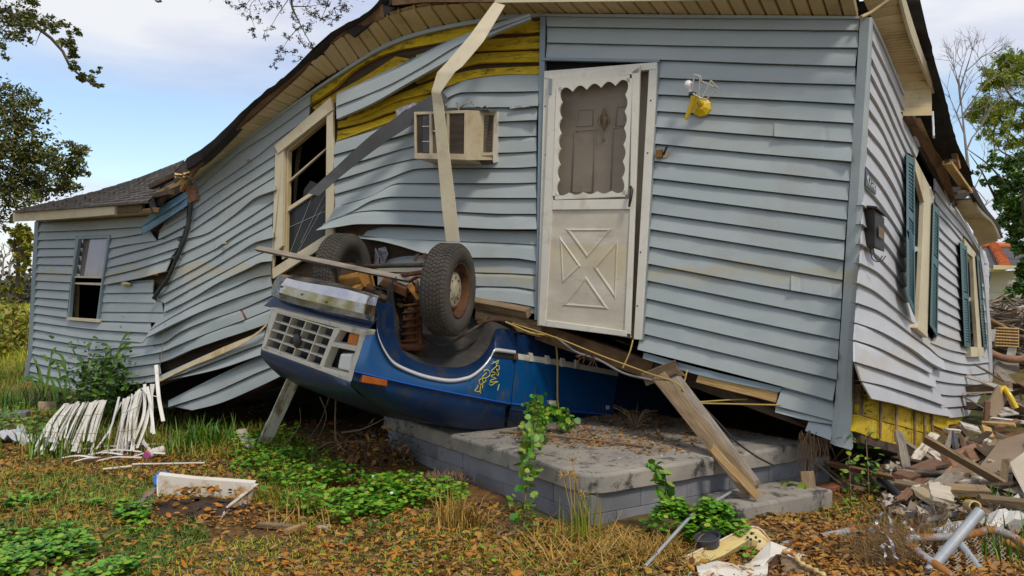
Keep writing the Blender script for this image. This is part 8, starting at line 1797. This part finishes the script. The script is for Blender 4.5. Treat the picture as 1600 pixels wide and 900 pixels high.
MB().hexa([NB_(1552, 414, 74), NB_(1620, 416, 74), NB_(1620, 421, 74), NB_(1552, 421, 74)], [NB_(1552, 414, 71), NB_(1620, 416, 71), NB_(1620, 421, 71), NB_(1552, 421, 71)]).build('porch_eave', 'cream', nb)
for i in range(10):
    a, b = rB.lerp(e1, i / 10), rB.lerp(e1, (i + 1.06) / 10); MB().tube([a + Vector((0, -.05, .04)), b + Vector((0, -.05, .07))], [.10, .12], 8).build('ridge_tile', 'orangetile', nb)
for i in range(9):
    a, b = rA.lerp(rB, i / 9), rA.lerp(rB, (i + 1.05) / 9); MB().tube([a + Vector((0, -.04, .03)), b + Vector((0, -.04, .03))], [.09, .10], 8).build('ridge_tile', 'orangetile', nb)
for i in range(8):
    a, b = rB.lerp(rC, i / 8), rB.lerp(rC, (i + 1.05) / 8); MB().tube([a + Vector((0, -.04, .03)), b + Vector((0, -.04, .03))], [.09, .10], 8).build('ridge_tile', 'orangetile', nb)

for lb, (x, y, k_, hh), n_ in (('round yellow-green shrub in the field, left of the wing corner', (12, 478, 62, .9), 900), ('low bright green shrub in the field beyond the wing corner', (30, 500, 74, .6), 700), ('small golden shrub at the left edge of the field', (-4, 520, 80, .5), 600)):
    c = W(x, y, k_); g_ = thing('shrub', lb, 'shrub'); m = MB()
    for i in range(9): a = random.uniform(0, 6.28); m.tube([Vector((c.x, c.y, 0)), c + Vector((math.cos(a) * hh * .3, math.sin(a) * hh * .3, random.uniform(0, .3) * hh))], [.02, .006], 4)
    m.build('stem', 'bark', g_); P = np.column_stack([RNG.normal(c.x, hh * .35, n_), RNG.normal(c.y, hh * .35, n_), np.abs(RNG.normal(c.z * .6, hh * .3, n_))]); scatter('foliage', LEAF, P, RNG.uniform(.07, .16, n_), 'stumpleaf', g_, tilt=.8, roll=.7, squash=.4)

# ------------------------------------------------------------------ put every Empty at the base of its thing
def settle():
    bpy.context.view_layer.update()
    for e in [o for o in scene.objects if o.type == 'EMPTY' and o.parent is None]:
        pts = []
        def walk(o):
            for c in o.children:
                if c.type == 'MESH':
                    M_ = c.matrix_world
                    pts.extend(M_ @ Vector(b) for b in c.bound_box)
                walk(c)
        walk(e)
        if not pts or e.get('placed'): continue
        lo_ = Vector([min(p[i] for p in pts) for i in range(3)]); hi_ = Vector([max(p[i] for p in pts) for i in range(3)])
        base = Vector(((lo_.x + hi_.x) / 2, (lo_.y + hi_.y) / 2, lo_.z))
        e.location = base
        inv = Matrix.Translation(-base)
        for c in e.children: c.matrix_parent_inverse = inv
    bpy.context.view_layer.update()
settle()
